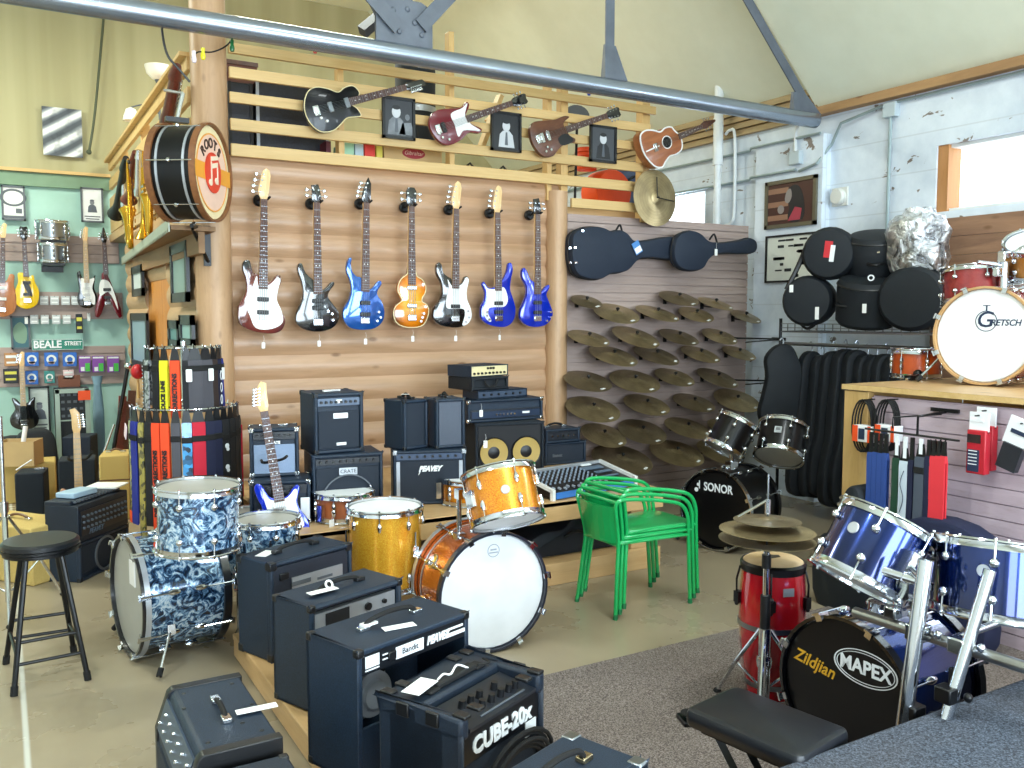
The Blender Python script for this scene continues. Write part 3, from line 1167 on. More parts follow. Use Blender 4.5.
def guitar(name, label, cat, M, body, bmat, zj, zn, head='f4', hmat=None, guard=None, pickups=(), bridge=.07, knobs=(), th=.042, group=None, bass=True, board=None, neckm=None,
           tagged=True, guard_m=None, bev=.006, inlay=True, binding=None, pk_m=None, pk_w=.08, kn_m=None, tag_rot=0):
    r = thing(name, label, cat, M, group)
    neckm = neckm or maple
    board = board or rosew
    sm = spline(body, 4)
    b = MB().prism(sm, -th/2, th/2, FRONT, bev).build('body', bmat, r)
    if binding:
        mb = MB()
        mb.tube([(x*.985, -th/2+.002, z*.985+.003) for x, z in sm], .004 if th < .09 else .0075, 6, True)
        mb.build('binding', binding, b)
    f = -th/2
    if guard:
        MB().prism(spline(guard, 4), th/2, th/2+.003, FRONT).build('pickguard', guard_m or white, r)
    w0, w1 = (.044, .062) if bass else (.042, .056)
    zb = zj-.02
    MB().hexa([(-w1/2, f+.014, zb), (w1/2, f+.014, zb), (w1/2, f-.004, zb), (-w1/2, f-.004, zb)],
              [(-w0/2, f+.014, zn), (w0/2, f+.014, zn), (w0/2, f-.004, zn), (-w0/2, f-.004, zn)]).build('neck', neckm, r)
    fb = MB().hexa([(-w1/2, f-.004, zb), (w1/2, f-.004, zb), (w1/2, f-.010, zb), (-w1/2, f-.010, zb)],
                   [(-w0/2, f-.004, zn), (w0/2, f-.004, zn), (w0/2, f-.010, zn), (-w0/2, f-.010, zn)]).build('fretboard', board, r)
    L = zn-zb
    fr = MB()
    ds = []
    scale = L*1.42
    zs = [zn-scale*(1-2**(-k/12)) for k in range(1, 21)]
    for k, z in enumerate(zs):
        if z < zb+.005:
            break
        w = w0+(w1-w0)*(zn-z)/L
        fr.box((0, f-.0108, z), (w*.98, .0016, .0022))
        if inlay and k+1 in (3, 5, 7, 9, 12, 15, 17):
            zz = (z+zs[k-1])/2
            for sx in ((-.012, .012) if k+1 == 12 else (0,)):
                ds.append((sx, f-.0105, zz))
    fr.build('fret_wire', steel, fb)
    for q in ds:
        link('inlay_dot', dot_mesh(), fb, T(q))
    hp, tun, hl = HEADS[head]
    r['nut_height'] = zn
    MB().prism(hp, -.008, .008, T(0, f+.004, zn) @ FRONT, .002).build('headstock', hmat or neckm, r)
    nl, nr = tun.count('L'), tun.count('R')
    for side, cnt in (('L', nl), ('R', nr)):
        for k in range(cnt):
            z = .035+(hl-.055)*(k+.3)/max(cnt-.4, 1)
            xs = [p[0] for p in hp if (p[0] < 0) == (side == 'L')]
            # edge of the outline at this height
            ex = 0
            for i in range(len(hp)):
                (xa, za), (xb, zb2) = hp[i], hp[(i+1) % len(hp)]
                if (za-z)*(zb2-z) <= 0 and za != zb2:
                    x = xa+(xb-xa)*(z-za)/(zb2-za)
                    ex = min(ex, x) if side == 'L' else max(ex, x)
            s = -1 if side == 'L' else 1
            link('tuner', tuner_mesh(bass), r, T(ex-s*.012, f+.004, zn+z) @ (rotz(180) if s < 0 else Matrix()) @ rotx(90))
    for z in pickups:
        MB().box((0, f-.005, z), (pk_w, .014, .03 if bass else .034)).build('pickup', pk_m or black, r, None, .004)
    if bridge:
        MB().box((0, f-.006, bridge), (.07, .012, .045)).box((0, f-.011, bridge+.006), (.06, .012, .02)).build('bridge', chrome, r, None, .003)
        st = MB()
        n = 4 if bass else 6
        for k in range(n):
            q = (k-(n-1)/2)/((n-1)/2)
            st.cyl((q*.025, f-.016, bridge), (q*.016, f-.011, zn), .0012 if bass else .0009, n=4)
        st.build('strings', steel, r)
    for x, z in knobs:
        link('control_knob', knob_mesh(.011, .014, kn_m or chrome), r, T(x, f, z) @ FRONT)
    if tagged:
        price_tag(r, (.006, f-.002, -.085), .042, tag_rot)
    return r


def gpx(pts, cx, by, k, kx=None):
    kx = kx or k
    return [((x-cx)*kx, (by-y)*k) for x, y in pts]


# ---- cymbals
def cym_prof(R, t=.002):
    b = R*.24
    top = [(.006, R*.13), (b*.5, R*.125), (b*.85, R*.085), (b*1.1, R*.06), (R*.5, R*.045), (R*.8, R*.02), (R, 0)]
    return top + [(r, z-t) for r, z in reversed(top)]


def cymbal(label, c, n, R, mat=None, group=None, sticker=None, cat='cymbal', name='cymbal', spin=0):
    o = MB().lathe(cym_prof(R), 40, None, True).build(name, mat or CYM, None, axis_m(n, c) @ rotz(spin))
    tag(o, label, cat, group)
    if sticker is not None:
        a = math.radians(sticker)
        MB().box((0, 0, 0), (.05, .032, .0015)).build('price_sticker', paper, o, T(R*.82*math.cos(a), R*.82*math.sin(a), R*.021) @ rotz(sticker+90) @ rotx(-7))
    return o


def stand_tripod(r, x, y, z0, z1, rad=.22, mat=chrome, tube=.014, a0=20, foot=True):
    """three folding legs with struts round a tube"""
    for k in range(3):
        a = math.radians(a0+120*k)
        cx, cy = math.cos(a), math.sin(a)
        o = MB().tube([(x+cx*.02, y+cy*.02, z1), (x+cx*rad*.6, y+cy*rad*.6, z0+(z1-z0)*.42), (x+cx*rad, y+cy*rad, .015)], .009, 8).build('leg', mat, r)
        MB().cyl((x+cx*rad*.55, y+cy*rad*.55, z0+(z1-z0)*.4), (x+cx*.02, y+cy*.02, z0+.06), .006, n=8).build('strut', mat, o)
        MB().ball((x+cx*rad, y+cy*rad, .016), .018, 8, (1, 1, .8)).build('rubber_foot', rubber, o)
# ------------------------------------------------------------------ on the log wall
FX = Matrix(((0, 0, -1, 0), (-1, 0, 0, 0), (0, 1, 0, 0), (0, 0, 0, 1)))     # local Z faces -X


def pguitar(name, label, crop, pts, tail, joint, nut, Y, guard=None, knobs=(), plane=None, **kw):
    """guitar whose outline, tail, neck joint and nut are read off one crop (x0, y0, scale)"""
    ox, oy, sc = crop
    pl = plane or (lambda a, b: aty(a, b, Y))
    W = lambda p: pl(ox+p[0]/sc, oy+p[1]/sc)
    t, n = W(tail), W(nut)
    dx, dz = n.x-t.x, n.z-t.z
    be = math.atan2(dx, dz)
    cb, sb = math.cos(be), math.sin(be)

    def loc(p):
        q = W(p)
        x, z = q.x-t.x, q.z-t.z
        return (x*cb-z*sb, x*sb+z*cb)
    M = T(t.x, Y, t.z) @ Matrix.Rotation(be, 4, 'Y')
    g = guitar(name, label, 'guitar', M, [loc(p) for p in pts], kw.pop('bmat'), loc(joint)[1], loc(nut)[1],
               guard=[loc(p) for p in guard] if guard else None, knobs=[loc(p) for p in knobs], **kw)
    return g, M


C5, C6 = (220, 240, 5.69), (380, 240, 5.69)
NY = lambda y, oy=240: (y-oy)*5.69
GR = 'bass guitars hung in a row on the log wall'
burst1 = burst('dark_sunburst', '8a4a38', '6a2f2a', '10121c', 0, .2, .26, .36)
burst2 = burst('amber_sunburst', 'f0a828', 'd87a10', '3a1208', 0, .2, .2, .29)
basses = [
    dict(label='sunburst bass guitar with big white pickguard, first on the log wall from the corner post', crop=C5,
         pts=[(100, 400), (105, 470), (150, 505), (230, 528), (310, 530), (350, 510), (368, 460), (345, 400), (320, 340), (330, 280), (345, 235), (338, 203), (318, 202), (300, 225), (280, 240), (240, 235), (212, 195), (190, 190), (175, 150), (165, 118), (148, 113), (130, 125), (125, 165), (145, 230), (148, 280), (130, 330), (105, 370)],
         tail=(238, 530), joint=(238, 262), nut=(245, NY(199.5)), bmat=burst1, head='f4', hmat=maple,
         guard=[(205, 205), (175, 280), (135, 345), (165, 430), (200, 500), (290, 505), (350, 470), (345, 405), (318, 340), (326, 280), (338, 225), (322, 212), (295, 240), (262, 262), (215, 262)],
         pickups=(.145, .235), knobs=[(313, 405), (325, 428)]),
    dict(label='black bass guitar without pickguard between the sunburst and metallic blue basses', crop=C5,
         pts=[(430, 420), (430, 470), (470, 505), (540, 522), (600, 515), (650, 490), (675, 440), (665, 400), (635, 360), (610, 320), (620, 290), (645, 255), (645, 240), (630, 240), (600, 270), (570, 285), (525, 225), (500, 205), (480, 180), (462, 135), (450, 132), (440, 145), (440, 180), (460, 240), (470, 300), (460, 350), (440, 390)],
         tail=(553, 522), joint=(553, 292), nut=(545, NY(203)), bmat=BLKLAC, head='b4', hmat=BLKLAC, pickups=(.17, .22), knobs=[(630, 420), (635, 455), (608, 405)]),
    dict(label='metallic blue bass guitar with long upper horn and pointed black headstock', crop=C5,
         pts=[(695, 420), (705, 465), (740, 500), (810, 512), (880, 500), (920, 465), (932, 410), (915, 350), (890, 310), (895, 285), (915, 250), (910, 233), (895, 235), (870, 265), (835, 285), (800, 215), (770, 205), (750, 180), (740, 140), (745, 105), (735, 100), (720, 130), (715, 175), (735, 230), (745, 280), (730, 340), (705, 380)],
         tail=(818, 512), joint=(820, 280), nut=(826, NY(203)), bmat=BLUEMET, head='p4', hmat=BLKLAC, pickups=(.115, .2), knobs=[(895, 410), (905, 440), (886, 460)]),
    dict(label='violin shaped amber sunburst bass guitar with cream edging', crop=C6,
         pts=[(160, 150), (150, 190), (115, 220), (98, 255), (95, 290), (110, 320), (118, 345), (85, 375), (70, 410), (80, 460), (110, 488), (172, 500), (235, 488), (262, 450), (272, 400), (262, 370), (235, 350), (235, 330), (252, 300), (255, 265), (235, 225), (205, 205), (195, 175)],
         tail=(175, 498), joint=(178, 240), nut=(172, NY(206.6)), bmat=burst2, head='v4', hmat=BLKLAC, pickups=(.165, .3), knobs=[(240, 418), (232, 440), (224, 462)], binding=cream, pk_m=chrome, bridge=.075),
    dict(label='black bass guitar with white pickguard and cream headstock on the log wall', crop=C6,
         pts=[(300, 400), (300, 450), (330, 480), (380, 495), (440, 498), (490, 480), (515, 440), (510, 390), (490, 340), (485, 290), (500, 240), (495, 210), (480, 208), (460, 245), (430, 258), (400, 220), (375, 205), (355, 185), (345, 140), (330, 128), (317, 145), (318, 190), (345, 250), (350, 300), (330, 350), (310, 375)],
         tail=(420, 498), joint=(420, 262), nut=(426, NY(209)), bmat=BLKLAC, head='f4', hmat=maple,
         guard=[(378, 225), (385, 270), (370, 340), (372, 385), (400, 392), (470, 395), (475, 430), (462, 485), (490, 478), (512, 440), (508, 390), (488, 340), (485, 290), (497, 225), (485, 212), (460, 250), (435, 262), (402, 262)],
         pickups=(.165,), knobs=[(492, 405), (497, 440), (480, 465)]),
    dict(label='left handed royal blue bass guitar with white pickguard', crop=C6,
         pts=[(570, 400), (575, 450), (610, 480), (670, 495), (720, 490), (755, 455), (765, 390), (750, 330), (735, 280), (740, 220), (750, 170), (740, 130), (728, 132), (718, 175), (700, 215), (680, 240), (640, 270), (610, 270), (595, 250), (585, 237), (577, 250), (595, 300), (590, 340), (575, 370)],
         tail=(668, 495), joint=(668, 275), nut=(660, NY(212.7)), bmat=BLUELAC, head='f4', hmat=maple,
         guard=[(640, 280), (605, 275), (585, 250), (600, 300), (600, 350), (582, 390), (590, 440), (620, 466), (625, 458), (608, 420), (612, 390), (640, 382), (700, 378), (718, 350), (712, 300), (695, 270), (668, 276)],
         pickups=(.12, .19), knobs=[(600, 410), (598, 432), (612, 452)], tag_rot=18),
    dict(label='plain royal blue bass guitar with black headstock, nearest the slatwall', crop=C6,
         pts=[(795, 400), (795, 450), (830, 485), (880, 495), (940, 480), (975, 430), (970, 390), (950, 340), (940, 310), (958, 270), (955, 255), (940, 262), (920, 285), (895, 300), (870, 240), (850, 225), (830, 180), (815, 158), (805, 170), (805, 215), (830, 270), (830, 310), (810, 360)],
         tail=(888, 495), joint=(888, 295), nut=(888, NY(214.5)), bmat=BLUELAC, head='b4', hmat=BLKLAC, pickups=(.12, .2), knobs=[(960, 410), (962, 440), (940, 460)], tagged=False, bev=.004),
]
hang_names = ['sunburst', 'first black', 'metallic blue', 'violin shaped', 'white pickguarded black', 'left handed blue', 'plain royal blue']
for b, hn in zip(basses, hang_names):
    b = dict(b)
    lab = b.pop('label')
    g, M = pguitar('bass_guitar', lab, b.pop('crop'), b.pop('pts'), b.pop('tail'), b.pop('joint'), b['nut'], 6.19, group=GR, **{k: v for k, v in b.items() if k != 'nut'})
    zn = g['nut_height']
    nut = M @ V((0, 0, zn))
    h = thing('guitar_hanger', 'round black wall hanger holding the %s bass guitar' % hn, 'hanger', T(nut.x, 6.31, nut.z+.005), 'black guitar hangers on the log wall')
    MB().lathe([(0, 0), (.042, 0), (.042, .02), (.03, .03), (0, .03)], 20, FRONT).build('wall_plate', blackm, h)
    MB().tube([(0, -.02, 0), (0, -.09, .0)], .007, 8).tube([(-.04, -.15, .012), (-.034, -.115, 0), (0, -.09, -.004), (.034, -.115, 0), (.04, -.15, .012)], .008, 8).build('yoke', rubber, h)

# ------------------------------------------------------------------ guitars and pictures on the slat railing
GA = 'guitars hung on the slat railing'
pguitar('electric_guitar', 'black single cutaway electric guitar hung sideways on the slat railing', (220, 0, 4), [(335, 400), (350, 365), (380, 350), (430, 357), (470, 370), (495, 352), (530, 345), (555, 372), (545, 395), (512, 412), (545, 435), (562, 465), (540, 470), (505, 475), (480, 500), (450, 525), (400, 530), (360, 500), (335, 450)],
        (335, 458), (515, 412), (738, 352), 6.19, bmat=BLKMATT, head='d6', hmat=BLKLAC, bass=False, pickups=(.2, .33), pk_m=steel, pk_w=.07, knobs=[(385, 458), (400, 475), (424, 487)], bridge=.09, kn_m=white, tagged=False, binding=cream, group=GA)
C3 = (180, 60, 2.56)
pguitar('electric_guitar', 'red double cutaway electric guitar with white pickguard hung on the slat railing', C3, [(635, 160), (650, 132), (690, 125), (718, 122), (732, 108), (738, 116), (728, 150), (745, 165), (770, 178), (765, 188), (738, 187), (715, 207), (680, 219), (652, 200)],
        (638, 186), (735, 150), (846, 112), 6.19, bmat=WINEM, head='g6', hmat=BLKLAC, bass=False, pickups=(.12,), guard=[(690, 140), (720, 124), (732, 112), (726, 145), (742, 166), (766, 182), (722, 182), (710, 198), (700, 168)], knobs=[(668, 200), (685, 205), (660, 190)], bridge=.07, tagged=False, group=GA)
C2 = (430, 60, 3.94)
pguitar('electric_guitar', 'brown horned electric guitar between two framed portraits on the slat railing', C2, [(390, 275), (405, 247), (440, 240), (490, 236), (528, 221), (545, 226), (522, 250), (530, 275), (548, 300), (568, 312), (566, 325), (545, 328), (510, 345), (480, 380), (440, 380), (402, 332)],
        (398, 322), (535, 272), (690, 222), 6.19, bmat=mahog, head='g6', hmat=BLKLAC, bass=False, pickups=(.1, .16), pk_m=chrome, knobs=[(455, 345), (470, 355), (450, 362)], bridge=.06, tagged=False, guard=[(500, 310), (530, 292), (560, 318), (512, 338)], guard_m=black, group=GA)
C4 = (560, 60, 6.4)
ac, AM = pguitar('acoustic_guitar', 'brown acoustic guitar with white trim at the end of the slat railing', C4, [(490, 490), (520, 458), (570, 455), (620, 465), (650, 440), (690, 435), (712, 460), (745, 490), (760, 540), (755, 580), (720, 610), (680, 622), (650, 660), (632, 692), (590, 690), (545, 650), (508, 590)],
                 (522, 595), (745, 500), (882, 432), 6.17, bmat=acou, head='a6', hmat=rosew, bass=False, th=.1, bridge=.12, tagged=False, binding=white, bev=.004, group=GA)
MB().lathe([(0, 0), (.048, 0), (.048, .003), (0, .003)], 24).build('sound_hole', black, ac, T(0, -.0505, .262) @ FRONT)
MB().lathe([(.049, 0), (.057, 0), (.057, .003), (.049, .003)], 24, None, True).build('rosette', white, ac, T(0, -.0505, .262) @ FRONT)
MB().box((0, -.052, .09), (.012, .004, .16)).build('center_strip', white, ac)


def frame_box(label, P, w, h, M, fm, pm, fw=.025, cat='picture', name='framed_picture', mat_w=0., group=None):
    r = thing(name, label, cat, T(P) @ M, group)
    fb = MB()
    for (c, s) in (((0, h/2-fw/2, 0), (w, fw, .024)), ((0, -h/2+fw/2, 0), (w, fw, .024)), ((-w/2+fw/2, 0, 0), (fw, h, .024)), ((w/2-fw/2, 0, 0), (fw, h, .024))):
        fb.box(c, s)
    fb.build('frame', fm, r)
    MB().box((0, 0, -.004), (w-fw*1.5, h-fw*1.5, .008)).build('print', pm, r)
    return r


def figure(r, h, pale, dark, dx=0, shirt=None, horn=True):
    """generic half length figure on a print"""
    s = h
    sh = [(-.24, -.42), (-.2, -.08), (-.1, .02), (.1, .02), (.2, -.08), (.26, -.42)]
    MB().prism([(x*s+dx, y*s) for x, y in sh], .0005, .002).build('figure_shoulders', shirt or dark, r)
    MB().prism(circ(.12*s, 16, dx, .15*s, 1.25), .0005, .0025).build('figure_face', pale, r)
    MB().prism(circ(.115*s, 16, dx, .265*s, .5), .0005, .003).build('figure_hair', dark, r)
    if horn:
        MB().prism([(dx-.02*s, -.02*s), (dx+.03*s, -.01*s), (dx+.05*s, -.36*s), (dx-.05*s, -.36*s)], .0025, .0035).build('figure_instrument', greyp, r)


pg = grain('grey_print', '5c6066', '8a8e94', 8, .35)
pd = plain('dark_print', '26282c', .35)
pl_ = plain('pale_print', 'c9ccd0', .35)
for (x0, x1, y0, y1, lab, shirt, bg, dx) in ((382, 415, 95, 141, 'framed grey photograph of two people hung between black and red guitars', pg, plain('print_grey_dark', '3a3d42', .3), -.02), (491, 521, 110, 153, 'framed photograph of a person in a white shirt on the slat railing', pl_, pd, 0),
                                         (590, 616, 124, 164, 'framed photograph of a person in dark suit nearest the acoustic guitar', pd, plain('print_grey', '4a4d52', .3), 0)):
    a, b = aty(x0, y0, 6.24), aty(x1, y1, 6.24)
    w, h = b.x-a.x, a.z-b.z
    r = frame_box(lab, (a+b)/2, w, h, FRONT, black, bg, .02, group='framed photographs on the slat railing')
    figure(r, h*.95, pl_, pd, dx, shirt)
    if dx:
        MB().prism(circ(.06*h, 14, .07, .04*h, 1.25), .0005, .0025).build('figure_face', pg, r)
        MB().prism([(.0, -.38*h), (.03, -.1*h), (.1, -.08*h), (.13, -.38*h)], .0005, .002).build('figure_shoulders', pg, r)

p = aty(655, 198, 6.2)
big = cymbal('large bronze cymbal hanging flat from the end of the slat railing', p, (0.05, -1, .05), .25, CYM)
hk = MB().tube([(0, 0, .05), (0, 0, .0)], .008, 8).tube([(0, 0, .03), (0, .18, .03)], .005, 6).tube([(0, 0, .03), (.2, -.02, .03)], .005, 6)
hk.build('hanging_cord', black, big)

# string of small lamps along the truss pipe
sl_ = thing('string_lights', 'dark cord of small coloured lamps looped along the truss pipe', 'string lights', T(aty(233, 44, 5.6)))
i0 = T(-aty(233, 44, 5.6))
pts = [aty(px, py, 5.6) for px, py in ((192, 58), (198, 52), (212, 52), (226, 46), (234, 36), (238, 26), (262, 32), (315, 38), (370, 46), (437, 56), (481, 63), (516, 68), (560, 76), (588, 83), (625, 90), (660, 96))]
MB().tube(open_spline(pts, 4), .005, 6).build('cord', black, sl_, i0)
for px, py, c in ((232, 46, '1f6a3a'), (315, 48, 'e8402c'), (436, 63, '2846c8'), (481, 70, 'd8302a'), (516, 76, 'e8a030'), (589, 91, '2a48d0'), (624, 94, 'd84038'), (203, 54, 'e8e020'), (194, 57, 'e8d8e0')):
    q = aty(px, py, 5.6)
    MB().lathe([(0, 0), (.01, .002), (.016, .02), (.011, .045), (.012, .07), (0, .07)], 10, T(q.x, q.y, q.z-.035)).build('bulb', plain('bulb_'+c, c, .2), sl_, i0)
ca = MB().tube(open_spline([aty(px, py, 5.58) for px, py in ((161, 18), (163, 38), (168, 56), (178, 68), (190, 82))]), .007, 6)
tag(ca.build('hanging_cable', black), 'dark cable drooping from the truss pipe onto the side railing', 'cable')
q = [aty(px, py, 11.44) for px, py in ((106, -10), (99, 70), (94, 120), (89, 152))]
tag(MB().tube(open_spline(q), .014, 6).ball(q[-1], .03).build('hanging_cable', plain('grey_cable', '4c5440', .6)), 'thin cable running down the yellow plywood wall beside the steel print', 'cable')

# ------------------------------------------------------------------ drum shop sign
Sc = atd(212, 173, 5.5)
nS = V((.83, -.55, 0))
hoopw = wood('brown_drum_hoop', '6e4428', '8a5a36', 8, (6, 6, 6), .4, False)
creamh = plain('cream_head', 'f6e6b8', .5)
Sr, SA = drum('drum_sign', 'bass drum shop sign with red music note head hung from the corner post', 'sign', Sc-nS*.14, nS, .285, .27, blackm, creamh, creamh, hoopw, True, 0, base=Sc-nS*.14-V((0, 0, .31)))
Z = .135
D_ = lambda mb, nm, m, z: mb.build(nm, m, Sr, SA @ T(0, 0, Z+z))
pinkh = plain('pink_print', 'f3cdb8', .5)
orp = plain('orange_print', 'f0a53a', .5)
redp = plain('red_print', 'e2442c', .5)
brp = plain('brown_print', '3a2018', .6)
D_(MB().prism(circ(.235, 40), .0, .004), 'print_disc', pinkh, .002)
D_(MB().lathe([(.232, .003), (.24, .003), (.24, .006), (.232, .006)], 40, None, True), 'print_ring', orp, .002)
D_(MB().box((0, -.005, .006), (.57, .1, .003)), 'print_band', orp, .0025)
D_(MB().prism(circ(.125, 32), .008, .012), 'print_roundel', redp, .002)
nt = MB()
for x in (-.045, .05):
    nt.box((x+.012, .0, .015), (.012, .13, .004))
    nt.prism(circ(.026, 16, x-.006, -.065+(.02 if x > 0 else 0), .8), .013, .017)
nt.prism([(-.038, .05), (.068, .075), (.068, .045), (-.038, .02)], .013, .017)
nt.prism([(-.038, .095), (.068, .115), (.068, .09), (-.038, .068)], .013, .017)
D_(nt, 'print_note', plain('cream_print', 'fbe9d0', .5), .001)
for ch, a in zip('ROOTS', (50, 28, 6, -16, -38)):
    text('lettering', ch, .085, brp, Sr, SA @ T(0, 0, Z+.008) @ rotz(a) @ T(0, .178, 0), 0, .002, .002)
mr = MB().cyl((.304, 0, -.14), (.304, 0, .14), .004, n=6).ball((.31, 0, 0), .014, 8).mesh('tension_rod', chrome)
for k in range(7):
    link('tension_rod', mr, Sr, SA @ rotz(360*k/7+20))
MB().lathe([(.286, -.095), (.291, -.095), (.291, -.08), (.286, -.08)], 40, None, True).lathe([(.286, .07), (.291, .07), (.291, .085), (.286, .085)], 40, None, True).build('inlay_band', silver, Sr, SA)
top = Sc-nS*.14
loc0 = T(-(top-V((0, 0, .31))))
q0 = top+V((-.06, .06, .3))
MB().box(q0+V((0, 0, .03)), (.14, .05, .03)).build('mount_plate', black, Sr, loc0)
MB().cyl(q0+V((0, 0, .03)), q0+V((.04, 0, .2)), .014, n=10).cyl(q0+V((.045, 0, .2)), q0+V((-.07, .02, .21)), .01, n=8).build('tom_arm', chrome, Sr, loc0)
br_ = thing('sign_bracket', 'black steel bracket holding the drum sign on the corner post', 'bracket', T(aty(207, 246, 6.22)))
bi_ = T(-aty(207, 246, 6.22))
a, b = aty(206, 226, 6.22), aty(208, 266, 6.22)
MB().box((a+b)/2, (.045, .03, a.z-b.z)).build('upright', blackm, br_, bi_)
MB().cyl(b+V((0, -.01, .03)), (top.x+.02, top.y+.1, top.z-.33), .012, n=8).cyl(a+V((0, 0, -.02)), (top.x, top.y, top.z-.325), .014, n=8).build('brace', blackm, br_, bi_)

# ------------------------------------------------------------------ things on the side wall and its railing
FW_ = XS-.075
lite = plain('pale_picture', 'cfd8da', .3)
for (x0, x1, y0, y1, lab, pm) in ((170.5, 187, 240, 303, 'large black framed picture on the side logs nearest the corner post', plain('sea_picture', '7d9a96', .3)),
                                  (132, 142.5, 264, 297, 'small black framed picture beyond the orange door', lite),
                                  (131, 147, 313, 365, 'tall black framed pictures pair below the small one past the door', plain('slate_picture', '8aa3b4', .3)),
                                  (168.5, 179, 320, 347, 'black framed teal picture low on the logs beside the door', plain('teal_picture', '5a8a8c', .3)),
                                  (180, 193, 315, 347, 'black framed picture low on the logs near the corner post', plain('pale_teal_picture', '8fb6b4', .3))):
    a, b = atx(x1, y0, FW_), atx(x0, y1, FW_)
    a2 = atx(x0, y0, FW_)
    w, h = a2.y-a.y, min(a2.z, a.z)-b.z
    frame_box(lab, (FW_, (a.y+a2.y)/2, b.z+h/2), w, h, FX, black, pm, min(.07, w*.14), group='framed pictures on the side log wall')

# floor lamp standing in the loft
P = atd(153, 90, 9.35)
fl = thing('floor_lamp', 'torchiere floor lamp with white bowl and reading arm in the loft', 'lamp', T(P.x+.06, P.y, 2.65))
zb = atd(154, 80, 9.35).z-2.65
glassw = plain('opal_glass', 'f7f4ea', .3)
MB().lathe([(0, 0), (.14, 0), (.14, .02), (.02, .035), (0, .035)], 24).build('base', greyp, fl)
MB().cyl((0, 0, .03), (0, 0, zb-.05), .012, n=10).lathe([(.012, 0), (.04, .07), (.035, .09), (0, .09)], 16, T(0, 0, zb-.07)).build('pole', greyp, fl)
MB().lathe([(.02, 0), (.07, .015), (.12, .07), (.14, .15), (.135, .15), (.115, .075), (.065, .022), (.02, .008)], 28, T(0, 0, zb), True).build('lamp_shade', glassw, fl)
q = atd(131, 116, 9.35)-V((P.x+.06, P.y, 2.65))
MB().tube(open_spline([(0, 0, zb-.35), (q.x*.5, q.y*.5, q.z+.12), (q.x, q.y, q.z+.09)]), .008, 8).build('reading_arm', greyp, fl)
MB().lathe([(.01, .09), (.05, .07), (.075, 0), (.085, -.05), (.08, -.05), (.07, 0), (.045, .06), (.01, .08)], 24, T(q), True).build('lamp_shade', glassw, fl)


def sax(label, M, s=1., mat=None):
    r = thing('saxophone', label, 'saxophone', M)
    mat = mat or brass
    pts = open_spline([(0, .0, .62), (0, 0, .45), (0, 0, .2), (.01, 0, .06), (.05, 0, .0), (.1, 0, .02), (.125, 0, .1), (.14, 0, .22), (.17, 0, .32)])
    n = len(pts)
    MB().tube([(p*s) for p in pts], [s*(.012+.03*(i/n)**1.2+(.035*max(0, (i/n-.8)/.2)**2)) for i in range(n)], 14).build('body_tube', mat, r)
    MB().tube([V(p)*s for p in open_spline([(0, 0, .62), (-.01, 0, .67), (-.06, 0, .68), (-.11, 0, .65)])], .009*s, 8).build('neck_tube', mat, r)
    MB().cyl(V((-.11, 0, .65))*s, V((-.16, 0, .62))*s, .011*s, .008*s).build('mouthpiece', black, r)
    ky = MB()
    for k in range(8):
        z = .14+.055*k
        ky.lathe([(0, 0), (.017*s, 0), (.017*s, .006*s), (0, .006*s)], 12, T(V((0, -.036, z))*s) @ FRONT)
    ky.cyl(V((.024, -.02, .1))*s, V((.02, -.02, .56))*s, .004*s)
    ky.build('keys', mat, r)
    return r


p = atx(135, 252, 1.08)
sax('golden alto saxophone standing on the jagged edged shelf', T(1.05, p.y, ZSH+.06) @ rotz(88) @ roty(8), 1.1)
p = atx(152, 240, 1.08)
sax('second saxophone leaning behind the drum sign on the shelf', T(1.07, p.y, ZSH+.06) @ rotz(86) @ roty(-8), .95)


def reed(label, name, p0, p1, r, mat, keym, bell=2.2):
    p0, p1 = V(p0), V(p1)
    M = axis_m(p1-p0, p0)
    L = (p1-p0).length
    o = thing(name, label, name, M)
    MB().lathe([(0, 0), (r*bell, 0), (r*1.2, L*.12), (r, L*.2), (r*.9, L*.8), (r*1.15, L*.81), (r*1.1, L*.84), (r*.7, L), (0, L)], 14).build('body_tube', mat, o)
    kb = MB()
    for k in range(8):
        kb.ball((r*1.05, 0, L*(.22+.07*k)), r*.55, 8, (.6, 1, 1.2))
    kb.cyl((r*1.3, r*.5, L*.2), (r*1.3, r*.5, L*.75), r*.18, n=6)
    kb.build('keys', keym, o)


darkred = wood('dark_red_wood', '4a1a14', '6a2a20', 12, (8, 8, 2), .3, False, .4)
reed('dark red bassoon upright on the side railing above the drum sign', 'bassoon', atx(166, 124, 1.08), atx(177, 66, 1.08), .04, darkred, chrome, 1.2)
reed('dark red wooden clarinet hung low on the side railing', 'clarinet', atx(129, 200, 1.1), atx(135, 152, 1.1), .035, darkred, chrome)
reed('silver keyed black clarinet hung at the far end of the side railing', 'clarinet', atx(116, 214, 1.12), atx(126, 158, 1.12), .04, black, chrome)
reed('silver flute hung on the side railing beside the drum sign', 'flute', atx(138, 196, 1.08), atx(139, 150, 1.08), .03, chrome, steel, 1.)
reed('slim silver flute behind the dark red clarinet on the side railing', 'flute', atx(124, 208, 1.14), atx(124, 176, 1.14), .028, chrome, steel, 1.)


